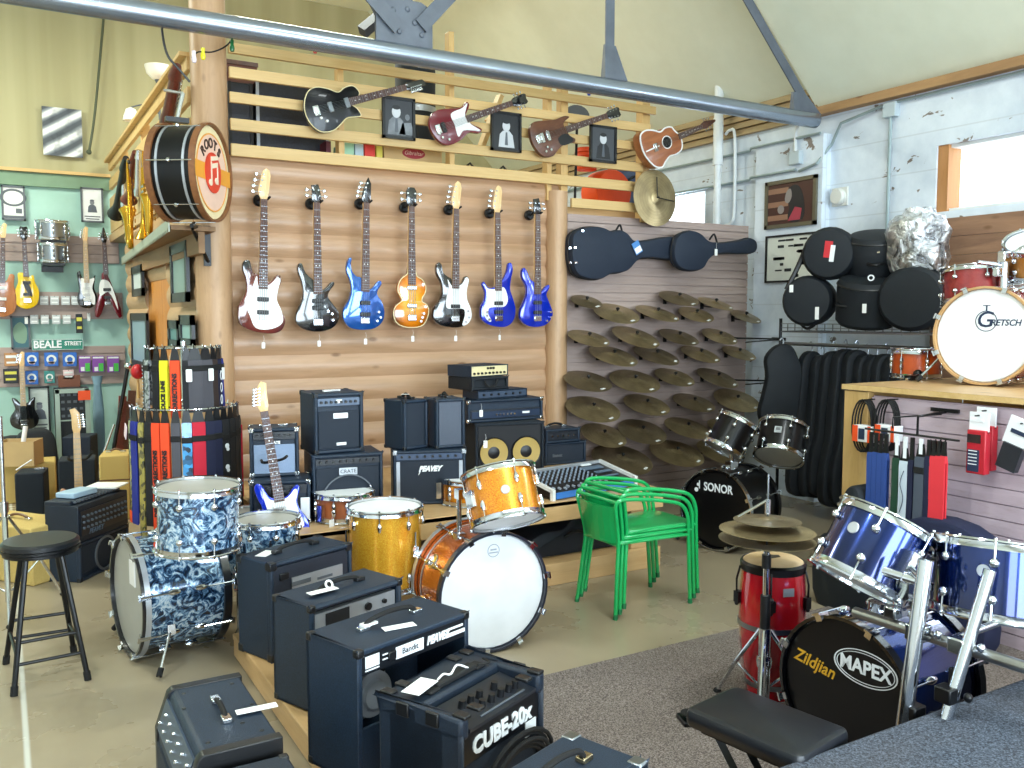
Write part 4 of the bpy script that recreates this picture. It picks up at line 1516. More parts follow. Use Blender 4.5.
def trumpet(label, M, s=1.):
    r = thing('trumpet', label, 'trumpet', M)
    MB().lathe([(.006, 0), (.01, .2), (.016, .34), (.03, .42), (.062, .48), (.06, .48), (.028, .42), (.012, .34), (.004, 0)], 20, Matrix.Scale(s, 4), True).build('bell', brass, r)
    MB().tube([V((x, .06, z))*s for x, z in ((0, .02), (0, .3))]+[V((0, .03, .33))*s, V((0, 0, .3))*s], .007*s, 8).build('tubing', brass, r)
    MB().cyl(V((0, .06, .02))*s, V((0, .06, -.1))*s, .006*s).build('leadpipe', brass, r)
    for k in range(3):
        MB().cyl(V((0, .0, .13+.035*k))*s, V((0, .1, .13+.035*k))*s, .012*s).build('valve', chrome, r)


p = atx(143, 205, 1.05)
trumpet('brass trumpet hung bell down between the flute and the drum sign', T(1.05, p.y, p.z+.3) @ rotx(180), 1.2)

# black road cases and boxes kept in the loft
lk = plain('case_edge', '9fa4aa', .4, .7)
CASEB = tolex('navy_black_laminate', '10141f', '1b2130', 80, .5)
for (x0, x1, lab) in ((228, 254.5, 'narrow dark road case behind the railing beside the corner post'), (256, 330, 'wide dark road case behind the railing under the black guitar')):
    a, b = aty(x0, 80, 6.75), aty(x1, 155, 6.75)
    r = thing('road_case', lab, 'case', T((a.x+b.x)/2, 7.05, 2.645), 'dark road cases in the loft')
    w, h = b.x-a.x, a.z-2.645
    MB().box((0, 0, h/2), (w, .56, h)).build('case_body', CASEB, r, None, .01)
    ed = MB()
    for s in (-1, 1):
        ed.box((s*(w/2-.012), -.283, h/2), (.024, .008, h))
    ed.build('edge_trim', lk if x0 > 240 else blackm, r)
a = aty(243, 68, 6.75)
o = thing('wooden_crate', 'red brown wooden crate on the narrow road case in the loft', 'crate', T(a.x, 7.0, aty(240, 80, 6.75).z))
MB().box((0, 0, .085), (.26, .3, .17)).build('crate_body', wood('red_crate', '6a4034', '7d5042', 5, (1, 8, 8), .6, False), o, None, .005)
MB().box((0, -.155, .09), (.27, .012, .03)).box((0, -.155, .15), (.27, .012, .03)).build('batten', mahog, o)


def carton(label, x0, x1, y0, mat, Y=6.62, d=.25, name='box', cat='box', z=2.645, group=None):
    a, b = aty(x0, y0, Y), aty(x1, y0, Y)
    h = (a.z+b.z)/2-z
    o = thing(name, label, cat, T((a.x+b.x)/2, Y+d/2, z), group)
    MB().box((0, 0, h/2), (abs(b.x-a.x), d, h)).build('carton', mat, o, None, .003)
    return o, abs(b.x-a.x), h


gb = 'small boxes in the loft under the black guitar'
carton('dark red box beside the wide road case in the loft', 326, 331, 141, plain('maroon_card', '5a2030', .6), group=gb)
carton('pale green printed box behind the lowest railing slat', 344, 354, 143, plain('green_card', '9fd0b0', .6), group=gb)
carton('pale blue printed box behind the lowest railing slat', 355, 363.5, 144, plain('blue_card', 'b4ccd8', .6), group=gb)
carton('bright red box behind the lowest railing slat', 364.5, 375, 144, plain('red_card', 'd83a34', .6), group=gb)
carton('yellow and black box beside the red box in the loft', 376.5, 382.5, 146, plain('yellow_card', 'd8cc58', .6), group=gb)
o, w, h = carton('brown cardboard carton with a red oval logo in the loft', 384, 442, 140, plain('cardboard', 'c3a574', .8), d=.4)
zo_ = aty(413, 153.5, 6.62).z-2.645
MB().prism(circ(.1, 28, 0, 0, .42), 0, .003).build('logo_oval', plain('dark_red_print', '9a2a34', .6), o, T(0, -.2, zo_) @ FRONT)
text('lettering', 'Gibraltar', .045, plain('pale_ink', 'd9b6a8', .6), o, T(0, -.204, zo_) @ FRONT, .2, .001)
a = aty(415, 57, 7.2)
o = thing('floor_tom_case', 'dark round drum case with pale bands standing high in the loft', 'drum case', T(a.x, 7.2, 2.645))
hh = a.z-2.645
MB().lathe([(0, 0), (.17, 0), (.175, .02), (.175, hh-.02), (.165, hh), (0, hh)], 28).build('case_body', BAG, o)
MB().lathe([(.176, hh*.97), (.18, hh*.97), (.18, hh), (.17, hh+.004), (0, hh+.004), (0, hh-.002)], 28).lathe([(.176, hh*.62), (.18, hh*.62), (.18, hh*.66), (.176, hh*.66)], 28, None, True).build('rim_band', silver, o)
# orange and blue cases behind the short slats
o = thing('drum_case', 'orange round drum case behind the short lower slats beside the log post', 'drum case', T(aty(606, 200, 6.95).x, 6.95, 2.645))
MB().lathe([(0, -.13), (.2, -.13), (.215, -.1), (.215, .1), (.2, .13), (0, .13)], 28, T(0, 0, .22) @ rotx(90)).build('case_body', orange, o)
MB().box((0, -.135, .3), (.16, .01, .06)).build('handle', black, o)
o = thing('cord_reel', 'orange cord reel on top of the orange drum case in the loft', 'reel', T(aty(586, 172, 6.95).x, 6.95, 3.065))
MB().lathe([(0, 0), (.1, 0), (.1, .2), (0, .2)], 20).build('drum_core', orange, o)
for z in (0.03, .07, .11, .15):
    MB().lathe([(.1, z), (.112, z+.01), (.1, z+.025)], 20).build('cord_turn', plain('orange_cord', 'd8451a', .5), o)
o = thing('gig_bag', 'slate blue padded bag leaning behind the short slats of the loft', 'bag', T(aty(628, 190, 7.3).x, 7.3, 2.645))
MB().prism(spline([(-.3, 0), (.3, 0), (.32, .3), (.2, .55), (-.1, .58), (-.28, .4)], 4), -.1, .1, FRONT, .03).build('bag_body', plain('slate_fabric', '4a566c', .8), o)
MB().tube(open_spline([(-.1, -.11, .4), (0, -.14, .45), (.1, -.11, .4)]), .012, 8).build('handle', black, o)
o = thing('music_stand', 'dark folded music stand leaning behind the brown guitar in the loft', 'stand', T(aty(575, 150, 6.6).x, 6.6, 2.645))
MB().cyl((0, 0, 0), (.02, 0, .75), .012).build('pole', blackm, o)
MB().prism(circ(.13, 20, 0, 0, .7), -.01, .01, T(.02, 0, .82) @ FRONT).build('desk', greyp, o)
for k, (px0, py0, px1, py1) in enumerate(((480, 150, 500, 96), (520, 158, 488, 118))):
    a, b = aty(px0, py0, 7.0+.15*k), aty(px1, py1, 7.0+.15*k)
    o = MB().box((0, 0, (b-a).length/2), (.09, .04, (b-a).length)).build('timber_offcut', pine, None, axis_m(b-a, a))
    tag(o, ('steep' if k == 0 else 'shallow')+' pine timber leaning behind the red guitar in the loft', 'timber')
for k, (x, yy, lab) in enumerate(((470, 158, 'black duffel bag on the loft floor behind the red guitar'), (503, 150, 'black amplifier cover on the loft floor behind a framed portrait'))):
    o = thing('equipment_bag', lab, 'bag', T(aty(x, yy, 6.85).x, 6.85, 2.645))
    MB().lathe([(0, 0), (.17, .0), (.2, .06), (.19, .24), (.1, .31), (0, .32)], 18).build('bag_body', BAG, o)
    MB().tube([(-.06, 0, .31), (0, 0, .36), (.06, 0, .31)], .01, 6).build('handle', black, o)
# ------------------------------------------------------------------ instrument cases and cymbals on the slatwall
CC = (550, 160, 4.655)


def wall_outline(pts, crop, Y):
    ox, oy, sc = crop
    return [(q.x, q.z) for q in (aty(ox+a/sc, oy+b/sc, Y) for a, b in pts)]


def slat_case(label, pts, Y, th, latch, handle_px, tagc):
    o2 = wall_outline(pts, CC, Y)
    cx = sum(p[0] for p in o2)/len(o2)
    cz = sum(p[1] for p in o2)/len(o2)
    r = thing('instrument_case', label, 'instrument case', T(cx, Y, cz))
    MB().prism(spline([(x-cx, z-cz) for x, z in o2], 4), -th/2, th/2, FRONT, .02).build('case_body', CASE, r)
    L = spline([(x-cx, z-cz) for x, z in o2], 4)
    MB().tube([(x*1.004, 0, z*1.004) for x, z in L], .006, 6, True).build('lid_seam', black, r)
    lt = MB()
    for a, b in latch:
        q = aty(CC[0]+a/CC[2], CC[1]+b/CC[2], Y-th/2)
        lt.box((q.x-cx, -th/2-.002, q.z-cz), (.022, .012, .016))
    if latch:
        lt.build('latch', chrome, r)
    hx = [aty(CC[0]+a/CC[2], CC[1]+b/CC[2], Y) for a, b in handle_px]
    MB().tube(open_spline([(hx[0].x-cx, -.02, hx[0].z-cz), ((hx[0].x+hx[1].x)/2-cx, -.03, max(hx[0].z, hx[1].z)-cz+.05), (hx[1].x-cx, -.02, hx[1].z-cz)]), .009, 8).build('handle', rubber, r)
    q = aty(CC[0]+tagc[0]/CC[2], CC[1]+tagc[1]/CC[2], Y-th/2-.01)
    return r, V((q.x-cx, -th/2-.012, q.z-cz))


r, q = slat_case('large dark blue hard case for an acoustic guitar hung sideways on the slatwall', [(85, 410), (95, 345), (140, 318), (200, 312), (240, 320), (272, 334), (310, 328), (342, 342), (372, 375), (405, 380), (600, 368), (610, 455), (405, 460), (350, 512), (310, 526), (270, 530), (220, 555), (160, 553), (110, 530), (88, 470)],
                 6.2, .13, [(92, 410), (115, 408), (95, 478), (120, 478), (150, 330)], [(300, 330), (330, 340)], (405, 408))
MB().box((0, 0, 0), (.08, .004, .11)).build('hang_tag', plain('blue_card_tag', '4a86c8', .5), r, T(q) @ roty(-30))
MB().box((.0, -.003, -.02), (.07, .004, .05)).build('hang_tag', paper, r, T(q) @ roty(-30))
r, q = slat_case('dark banjo case with long neck overlapping the large guitar case', [(570, 385), (590, 350), (645, 330), (690, 345), (722, 375), (760, 386), (870, 376), (920, 364), (945, 380), (950, 408), (940, 430), (900, 436), (760, 440), (726, 465), (700, 505), (640, 516), (590, 500), (566, 455)],
                 6.1, .1, [], [(735, 372), (770, 384)], (772, 430))
price_tag(r, q, .06, 0, string=.06)

CY = (550, 280, 4.655)
rows = [
    [(170, 100, 150), (310, 155, 220), (500, 155, 210), (600, 85, 190), (680, 160, 170), (770, 110, 170), (910, 170, 150)],
    [(180, 270, 200), (400, 265, 230), (600, 265, 190), (790, 262, 170)],
    [(295, 352, 235), (495, 350, 220), (700, 345, 190), (880, 340, 160)],
    [(175, 470, 230), (395, 470, 240), (580, 452, 190), (780, 455, 200)],
    [(200, 600, 260), (450, 580, 220), (670, 570, 200), (870, 560, 220)],
    [(250, 722, 220), (430, 705, 230), (640, 688, 220), (830, 690, 200)],
    [(335, 835, 290), (590, 805, 260), (790, 800, 220)],
]
rn = ['top row', 'second row', 'third row', 'fourth row', 'fifth row', 'sixth row', 'lowest row']
on = ['first', 'second', 'third', 'fourth', 'fifth', 'sixth', 'seventh']
cn = V((0, -math.sin(math.radians(23)), math.cos(math.radians(23))))
for i, row in enumerate(rows):
    for j, (cx, cy, w) in enumerate(row):
        Y = 6.14-.03*(i % 2)
        P = aty(CY[0]+cx/CY[2], CY[1]+cy/CY[2], Y)
        dep = (P-EYE).dot(FW)
        R = w/CY[2]*dep/F/2
        nn = (cn+V((random.uniform(-.06, .06), random.uniform(-.05, .05), 0))).normalized()
        P = V((P.x, YL-.04-R*.95, P.z))
        P = aty(CY[0]+cx/CY[2], CY[1]+cy/CY[2], P.y)
        R *= (P-EYE).dot(FW)/dep
        lab = 'bronze cymbal, %s from the log post, %s of the slatwall' % (on[j], rn[i])
        cymbal(lab, P, nn, R, CYM if (i+j) % 3 else CYMD, 'cymbals on the slatwall', -62+random.uniform(-12, 12))
        h = thing('cymbal_peg', 'black peg arm under the %s cymbal of the %s on the slatwall' % (on[j], rn[i].split(' just')[0]), 'peg arm', T(P.x, YL-.02, P.z), 'cymbal pegs on the slatwall')
        dl = V((0, P.y-(YL-.02), 0))
        tp = dl+nn*(R*.13+.0)
        MB().box((0, .0, -.02), (.03, .016, .06)).build('wall_plate', blackm, h)
        MB().tube(open_spline([(0, -.01, -.02), (0, dl.y*.6, -.03), tuple(dl-nn*.02), tuple(tp+nn*.02)], 4), .006, 8).build('rod', blackm, h)
        MB().ball(tp+nn*.018, .017, 8, (1, 1, .8)).build('wing_nut', black, h)

for k, (py, lab) in enumerate(((339, 'upper empty black rail arm on the brick beside the slatwall'), (381, 'lower empty black rail arm on the brick beside the slatwall'))):
    o = thing('wall_hook', lab, 'display arm', T(atx(778, py, XR-.12)))
    MB().tube([(.02, 0, 0), (-.4, .25, .01)], .008, 8).tube([(0, -.05, -.0), (-.3, .12, -.03)], .006, 8).build('rod', blackm, o)
    MB().box((.01, 0, 0), (.02, .16, .03)).build('wall_plate', blackm, o)

# ------------------------------------------------------------------ amplifiers on the bench
ZB = .53
wl = plain('white_ink', 'eef1f4', .6)
GB = 'amplifiers on the bench'
g = dict(group=GB)
a, w, h = amp_px('small black amplifier with pale side panel under the silver grilled amplifier', (250, 526), (311, 523), 482, ZB, .25, grille=GRILLE, g0=.1, g1=.62, panel_z=.8, panel_h=.2, cornm=chrome, hand=False, **g)
MB().box((w/2-.03, -.13, h*.35), (.05, .012, h*.5)).build('side_plate', wl, a, None, .002)
ztop = ZB+h+.002
a, w, h = amp_px('black combo amplifier with silver blue grille behind the leaning blue guitar', (250, 478), (299.5, 475.5), 429, ztop, .22, grille=GRILLE_S, g0=.06, g1=.66, panel_z=.84, panel_h=.16, knobs=7, cornm=chrome, hand=False,
                 logo=('CRATE', .075, .7, 0, wl), **g)
for s in (-1, 1):
    MB().box((s*w*.2, 0, h+.006), (.05, .035, .012)).build('handle_cap', chrome, a, None, .003)
c, w, h = amp_px('wide black bass amplifier with round speaker, under the tall combo', (313, 518), (383.5, 512), 456, ZB, .3, grille=GRILLE, g0=.05, g1=.78, panel_z=.88, panel_h=.1, knobs=9, hand=False, logo=('CRATE', .06, .72, .02, wl), **g)
MB().box((0, -.153, h*.72), (w*.26, .004, h*.12)).build('name_plate', silver, c, None, .002)
text('lettering', 'CRATE', h*.085, black, c, T(0, -.156, h*.72) @ FRONT, 0, .001)
MB().lathe([(w*.36, 0), (w*.38, 0), (w*.38, .006), (w*.36, .006)], 36, T(0, -.152, h*.24) @ FRONT, True).build('speaker_ring', greyp, c)
zt = ZB+h+.002
c, w, h = amp_px('tall black combo amplifier with white name plate against the log wall', (315, 455), (364, 451), 394, zt, .28, grille=GRILLE, g0=.08, g1=.7, panel_z=.85, panel_h=.13, knobs=8, panel_m=plain('steel_blue_panel', '55657c', .4), cornm=black, hand=False, rim=.022, **g)
MB().box((w*.03, -.137, h*.62), (w*.3, .008, h*.09)).box((w*.04, -.137, h*.15), (w*.2, .008, h*.05)).build('name_plate', wl, c, None, .003)
MB().box((0, -.138, h*.86), (w*.12, .006, h*.06)).build('level_meter', plain('lit_meter', 'f2f4f0', .4), c)
MB().box((0, .0, h+.004), (.1, .03, .008)).box((.02, -.03, h+.01), (.05, .03, .002)).build('top_label', paper, c)
pv, w, h = amp_px('black combo amplifier with silver edged grille below the two small monitors', (393.5, 506), (466, 503), 451.5, ZB, .26, grille=GRILLE, g0=.03, g1=.8, panel_z=.89, panel_h=.12, knobs=8, panel_m=plain('blue_grey_panel', '3c4d68', .4), frame=silver, cornm=silver, hand=False, **g)
zt = ZB+h+.002


def slogan(parent, s, size, mat, M):
    """angular logo: slanted capitals with a long first stroke"""
    text('lettering', s, size, mat, parent, M, .35, .002, .003, .9)
    MB().prism([(-size*1.42, -size*.3), (-size*1.25, -size*.3), (-size*1.55, -size*.8), (-size*1.62, -size*.8)], 0, .004).build('logo_stroke', mat, parent, M)


slogan(pv, 'PEAVEY', h*.13, wl, T(0, -.13, h*.66) @ FRONT)
e1, w, h = amp_px('small black speaker monitor, the one nearest the tall combo', (401, 449.5), (432, 448.5), 400, zt, .2, yaw=16, name='speaker_monitor', cat='speaker', grille=GRILLE, g0=.05, g1=.95, cornm=black, capm=black, corner_size=.025, hand_along='y', group='small monitors on the bench amplifier')
price_tag(e1, (-.02, -.02, h+.03), .05, 40, True, 0)
e2, w, h = amp_px('small grey fronted speaker monitor beside the amplifier head', (435, 448.5), (466.5, 447.5), 399, zt, .2, yaw=-3, name='speaker_monitor', cat='speaker', grille=GRILLE_G, g0=.04, g1=.96, cornm=black, capm=black, corner_size=.025, hand_along='y', group='small monitors on the bench amplifier')
cb, w, h = amp_px('black two speaker bass cabinet with tan cones under the amplifier head', (475.5, 478), (544, 474), 424, ZB, .36, name='speaker_cabinet', cat='speaker', cover=CARPETC, grille=plain('dark_baffle', '12141a', .7), g0=.04, g1=.97, hand=False, bev=.006)
for s in (-1, 1):
    M = T(s*w*.235, -.175, h*.45) @ FRONT
    MB().lathe([(w*.2, 0), (w*.215, 0), (w*.215, .012), (w*.2, .01)], 32, M, True).build('speaker_rim', blackm, cb)
    MB().lathe([(w*.2, .012), (w*.17, .008), (w*.08, .002), (.0, .002)], 32, M).build('speaker_cone', gold_cone, cb)
    MB().lathe([(0, .011), (w*.045, .009), (w*.085, .003), (0, .002)], 24, M).build('dust_cap', black, cb)
price_tag(cb, (-w*.36, -.185, h*.62), .055, 0)
zt = ZB+h+.002
hd, w, h = amp_px('wide black amplifier head on the two speaker cabinet', (468, 423.5), (543, 418.5), 401, zt, .26, name='amplifier_head', grille=panel, g0=.12, g1=.55, panel_z=.33, panel_h=.36, panel_m=plain('blue_black_panel', '1a2230', .3), knobs=0, cornm=chrome, hand=False, **g)
kp = MB().box((0, -.13, h*.33), (w*.9, .004, h*.3)).build('face_plate', plain('steel_blue_plate', '2b3a52', .35, .4), hd)
for k in range(6):
    link('knob', knob_mesh(.009, .014, chrome), kp, T(-w*.14+k*.03, -.131, h*.33) @ FRONT)
MB().box((w*.26, -.133, h*.36), (.06, .004, .015)).build('rocker_switch', wl, hd)
price_tag(hd, (-w*.34, -.14, h*.42), .05, 0)
zt2 = zt+h+.002
sh_, w, h = amp_px('slim dark rack amplifier stacked on the wide amplifier head', (478, 400), (527, 396.5), 391, zt2, .2, name='amplifier_head', grille=None, panel_z=.5, panel_h=.7, panel_m=plain('grey_blue_plate', '4d5b70', .35, .4), knobs=6, hand=False, rim=.006, bev=.004, **g)
zt3 = zt2+h+.002
jb, w, h = amp_px('flat black padded case under the cream fronted mixer head', (472, 391), (508.5, 388.5), 378, zt3, .3, name='padded_case', cat='case', cover=BAG, hand=False, feet=False)
MB().tube(open_spline([(-.06, -.16, h*.75), (-.04, -.175, h*.3), (.02, -.175, h*.3), (.06, -.16, h*.8)]), .008, 6).build('strap', rubber, jb)
zt4 = zt3+h+.002
kb, w, h = amp_px('vintage mixer head with cream knob panel, topmost of the stack on the bass cabinet', (471, 377.5), (508, 375), 366, zt4, .26, name='tube_mixer', cat='mixer', hand=False, rim=.006, panel_z=.5, panel_h=.86, panel_m=cream, knobs=9, **g)
pn = [o for o in kb.children if o.name.startswith('control_panel')][0]
for o in pn.children:
    o.location.z -= h*.2
for k in range(3):
    link('knob', knob_mesh(.009, .012, None), pn, T(-.02+.028*k, -.13+.003, h*.72) @ FRONT)
lo, w, h = amp_px('lower of two small black amplifier heads beside the bass cabinet', (545, 466), (586, 462), 444, ZB, .28, name='amplifier_head', grille=GRILLE, g0=.1, g1=.9, hand=False, logo=('Ibanez', .2, .42, -.2, greyp), **g)
z5 = ZB+h+.002
up, w, h = amp_px('upper of two small black amplifier heads beside the log post', (546, 444), (580, 441), 430, z5, .24, name='amplifier_head', panel_z=.5, panel_h=.6, knobs=5, knob_m=chrome, hand=True, capm=chrome, **g)

# mixing desk on the bench
c, yaw, w, h, nrm = front_box((553, 501), (635, 486), ZB, 497)
M = T(c+nrm*.17) @ Matrix.Rotation(yaw, 4, 'Z')
mx_ = thing('mixing_desk', 'black mixing desk with white side cheeks behind the green chairs', 'mixing desk', M)
D = .34
zf, zk = .05, .12
MB().hexa([(-w/2, -D/2, .01), (w/2, -D/2, .01), (w/2, D/2, .01), (-w/2, D/2, .01)], [(-w/2, -D/2, zf), (w/2, -D/2, zf), (w/2, D/2, zk), (-w/2, D/2, zk)]).build('desk_body', blackm, mx_, None, .004)
for s in (-1, 1):
    MB().hexa([(s*w/2-.012, -D/2-.012, .0), (s*w/2+.012, -D/2-.012, .0), (s*w/2+.012, -D/2+.014, 0), (s*w/2-.012, -D/2+.014, 0)],
              [(s*w/2-.012, -D/2-.012, zf+.02), (s*w/2+.012, -D/2-.012, zf+.02), (s*w/2+.012, -D/2+.014, zf+.02), (s*w/2-.012, -D/2+.014, zf+.02)]).hexa(
        [(s*w/2-.012, -D/2, zf), (s*w/2+.012, -D/2, zf), (s*w/2+.012, D/2, zk), (s*w/2-.012, D/2, zk)], [(s*w/2-.012, -D/2, zf+.022), (s*w/2+.012, -D/2, zf+.022), (s*w/2+.012, D/2, zk+.022), (s*w/2-.012, D/2, zk+.022)]).build('side_cheek', WHTLAC, mx_)
MB().box((0, D/2+.006, zk+.004), (w, .025, .03)).build('rear_rail', silver, mx_, None, .004)
MB().box((0, -D/2-.004, zf*.55), (w*.94, .01, zf*.8)).build('input_strip', bluep, mx_)
sl_a = math.atan2(zk-zf, D)
SM = T(0, 0, (zf+zk)/2+.001) @ Matrix.Rotation(sl_a, 4, 'X')
kme = MB().cyl((0, 0, 0), (0, 0, .013), .008, .006, 8).mesh('control_knob', plain('grey_knobs', '8a98aa', .4))
fme = MB().box((0, 0, .006), (.012, .024, .012)).mesh('fader', plain('grey_faders', 'a0aab8', .4))
for i in range(12):
    x = -w*.44+w*.6*i/11
    for j in range(6):
        link('control_knob', kme, mx_, SM @ T(x, .14-.038*j, 0))
    link('fader', fme, mx_, SM @ T(x, -.125-.012*(i % 3), 0))
pt = MB()
for x, y, ww, hh in ((w*.3, .1, w*.26, .05), (w*.34, .02, w*.2, .03), (w*.28, -.06, w*.3, .02)):
    pt.box((x, y, .002), (ww, hh, .004))
pt.build('display_strip', plain('slate_display', '5f7287', .4), mx_, SM)
MB().box((w*.3, .16, .003), (w*.12, .02, .006)).build('level_meter', wl, mx_, SM)

# black case on the lower shelf of the bench
o2 = [(-.36, 0), (-.34, .1), (-.2, .17), (-.05, .18), (.06, .27), (.2, .3), (.33, .2), (.36, 0)]
p = aty(556, 562, 4.9)
cs_ = thing('instrument_case', 'black curved instrument case lying on the low shelf of the bench', 'instrument case', T(p.x, 4.9, .127))
MB().prism(spline(o2, 4)[:-3], -.17, .17, FRONT, .025).build('case_body', BAG, cs_)
MB().tube(open_spline([(-.05, -.175, .12), (.02, -.2, .16), (.09, -.175, .14)]), .01, 8).build('handle', rubber, cs_)

# ------------------------------------------------------------------ amplifiers on the low platform
ZP = .122
GP_ = 'amplifiers on the low platform'
M = T(1.192, 4.117, ZP) @ rotz(21.3)
w, d, h = .483, .257, .457
a1 = amp('black amplifier with white rear label, farthest on the low platform', M, w, d, h, grille=tolex('back_board', '131823', '252c3a'), g0=.025, cornm=black, corner_size=.04, capm=black, group=GP_)
MB().box((.03, -d/2+.003, h*.72), (w*.62, .006, .075)).build('rear_label', silver, a1)
MB().box((-.07, -d/2-.001, h*.735), (.11, .003, .02)).box((.07, -d/2-.001, h*.72), (.09, .003, .012)).build('label_print', greyp, a1)
MB().box((-w*.34, -d/2+.002, h*.84), (.05, .014, .03)).build('power_inlet', black, a1, None, .003)
MB().box((0, 0, 0), (.1, .055, .002)).build('price_tag', paper, a1, T(-.15, .03, h+.004) @ rotz(25))

M = T(1.198, 3.509, ZP) @ rotz(20.2)


def open_back(r, w, d, h, cover, board_h, t=.02, bev=.01, board_low=0.):
    cb = MB()
    for (c, s) in (((0, 0, h-t/2), (w, d, t)), ((0, 0, t/2), (w, d, t)), ((-w/2+t/2, 0, h/2), (t, d, h)), ((w/2-t/2, 0, h/2), (t, d, h)), ((0, d/2-t/2, h/2), (w, t, h))):
        cb.box(c, s)
    cb.build('cabinet', cover, r, None, bev)
    if board_low:
        MB().box((0, -d/2+.02, board_low/2+t), (w-2*t, .012, board_low)).build('rear_board', cover, r)


def speaker_rear(r, x, z, R, y0, mat):
    M = T(x, y0, z) @ FRONT
    sp = MB().lathe([(R, 0), (R, .012), (R*.85, .03), (R*.5, .075), (R*.5, .085), (0, .085)], 28, M).build('speaker_basket', mat, r)
    MB().lathe([(0, .08), (R*.55, .08), (R*.55, .125), (R*.35, .125), (R*.32, .14), (0, .14)], 28, M).build('speaker_magnet', silver, sp)
    hb = MB()
    for k in range(4):
        hb.prism(circ(R*.17, 10, R*.68*math.cos(PI/2*k+.5), R*.68*math.sin(PI/2*k+.5), 1.2), .05, .056, M)
    hb.build('basket_opening', black, sp)


w, d, h = .489, .25, .435
a2 = thing('guitar_amplifier', 'black rounded open backed amplifier, second from the far end of the platform', 'amplifier', M, GP_)
open_back(a2, w, d, h, TOLEX, 0, .026, .012, .15)
ch = MB().box((.0, -d/2+.03, h-.075), (w-.06, .03, .065)).build('rear_panel', silver, a2)
MB().box((-.1, -d/2+.013, h-.075), (.12, .004, .05)).build('panel_print', plain('ink_black', '15171c', .6), ch)
MB().lathe([(0, 0), (.016, 0), (.016, .012), (0, .012)], 12, T(.06, -d/2+.015, h-.075) @ FRONT).lathe([(0, 0), (.01, 0), (.01, .012), (0, .012)], 12, T(.15, -d/2+.015, h-.075) @ FRONT).build('jack_socket', black, ch)
speaker_rear(a2, .0, .17, .12, d/2-.03, plain('basket_grey', '8f9a9c', .4, .5))
MB().tube(open_spline([(-.15, -.06, h-.12), (-.1, -.09, h-.16), (-.03, -.07, h-.13), (.03, -.09, h-.17)]), .006, 6).build('wiring', plain('red_wire', 'a02838', .5), a2)
for k in range(2):
    MB().lathe([(0, 0), (.017, 0), (.019, -.03), (.017, -.08), (.008, -.09), (0, -.09)], 14, T(-.03+.07*k, -.05, h-.1)).build('valve_tube', plain('tube_glass', '9db0b0', .1, .2), a2)
handle(a2, h, .22, 0, 'x', None, black)
MB().box((0, 0, 0), (.13, .04, .002)).build('price_tag', paper, a2, T(-.11, -.03, h+.016) @ rotz(-8))
MB().lathe([(.012, 0), (.02, 0), (.02, .004), (.012, .004)], 14, T(-.07, -.02, h+.03) @ rotx(60), True).build('tag_tie', white, a2)
corners(a2, w, d, h, black, .03)

M = T(1.184, 2.912, ZP) @ rotz(18.9)
w, d, h = .528, .282, .47
a3 = thing('guitar_amplifier', 'black open backed amplifier showing its speaker magnet, behind the knobbed amplifier', 'amplifier', M, GP_)
open_back(a3, w, d, h, TOLEX, 0, .02, .006, .17)
ch = MB().box((0, -d/2+.02, h-.055), (w-.044, .03, .07)).build('rear_panel', plain('black_panel', '14171d', .35), a3)
PF = T(0, -d/2+.004, h-.055) @ FRONT
MB().box((-.2, 0.006, .0), (.06, .04, .003)).box((-.2, -.022, .0), (.06, .004, .003)).box((-.14, .012, 0), (.03, .004, .003)).box((-.14, -.004, 0), (.03, .004, .003)).box((-.03, .0, .0), (.13, .042, .003)).build('panel_print', wl, ch, PF)
for s, x, sz in (('Bandit', -.03, .03),):
    text('lettering', s, sz, black, ch, PF @ T(x, 0, .0025), 0, .001)
text('lettering', 'PEAVEY', .04, wl, ch, PF @ T(.105, 0, .0005), .35, .002, .002, .8)
MB().box((.195, -.008, 0), (.1, .014, .003)).box((.195, .014, 0), (.08, .008, .003)).build('panel_print', wl, ch, PF)
MB().box((-.115, -d/2+.002, h-.055), (.035, .012, .03)).build('power_inlet', black, ch, None, .003)
speaker_rear(a3, -.1, .24, .15, d/2-.04, plain('basket_pale', 'a8b4b4', .4, .4))
hn = handle(a3, h, .25, 0, 'x', None, chrome, .04)
MB().box((0, 0, 0), (.12, .04, .002)).build('price_tag', paper, a3, T(-.02, -.07, h+.004) @ rotz(-20))
MB().box((-.1, 0, h+.02), (.06, .03, .008)).build('tag_tie', white, a3)
corners(a3, w, d, h, black, .03)

M = T(1.271, 2.496, ZP) @ rotz(24.9)
w, d, h = .46, .335, .38
cu = thing('guitar_amplifier', 'black cube amplifier with white lettering and coiled cable on its front', 'amplifier', M, GP_)
cb = MB().box((0, .03, h*.44), (w, d-.06, h*.88)).box((0, d*.25, h-.03), (w, d*.5, .06))
for s in (-1, 1):
    cb.box((s*(w/2-.022), 0, h-.035), (.044, d, .07)).box((s*(w/2-.012), -.02, h*.45), (.024, d-.04, h*.9))
cb.box((0, -.01, .03), (w, d-.02, .06))
cb.build('cabinet', TOLEX2, cu, None, .012)
PM = T(0, -d*.26, h-.04) @ rotx(8)
cp_ = MB().box((0, 0, 0), (w-.1, d*.46, .012)).build('control_panel', panel, cu, PM)
for j, row in enumerate(((-.1, -.055, -.01, .07), (-.05, .0, .05, .095, .13))):
    for x in row:
        link('knob', knob_mesh(.013, .026, None), cp_, T(x, .02-.042*j, .006))
MB().box((-.14, -.01, .008), (.03, .014, .006)).box((.02, -.055, .008), (.24, .006, .003)).build('switch', greyp, cp_)
MB().box((0, -d/2+.025, h*.42), (w-.05, .012, h*.66)).build('grille', GRILLE, cu)
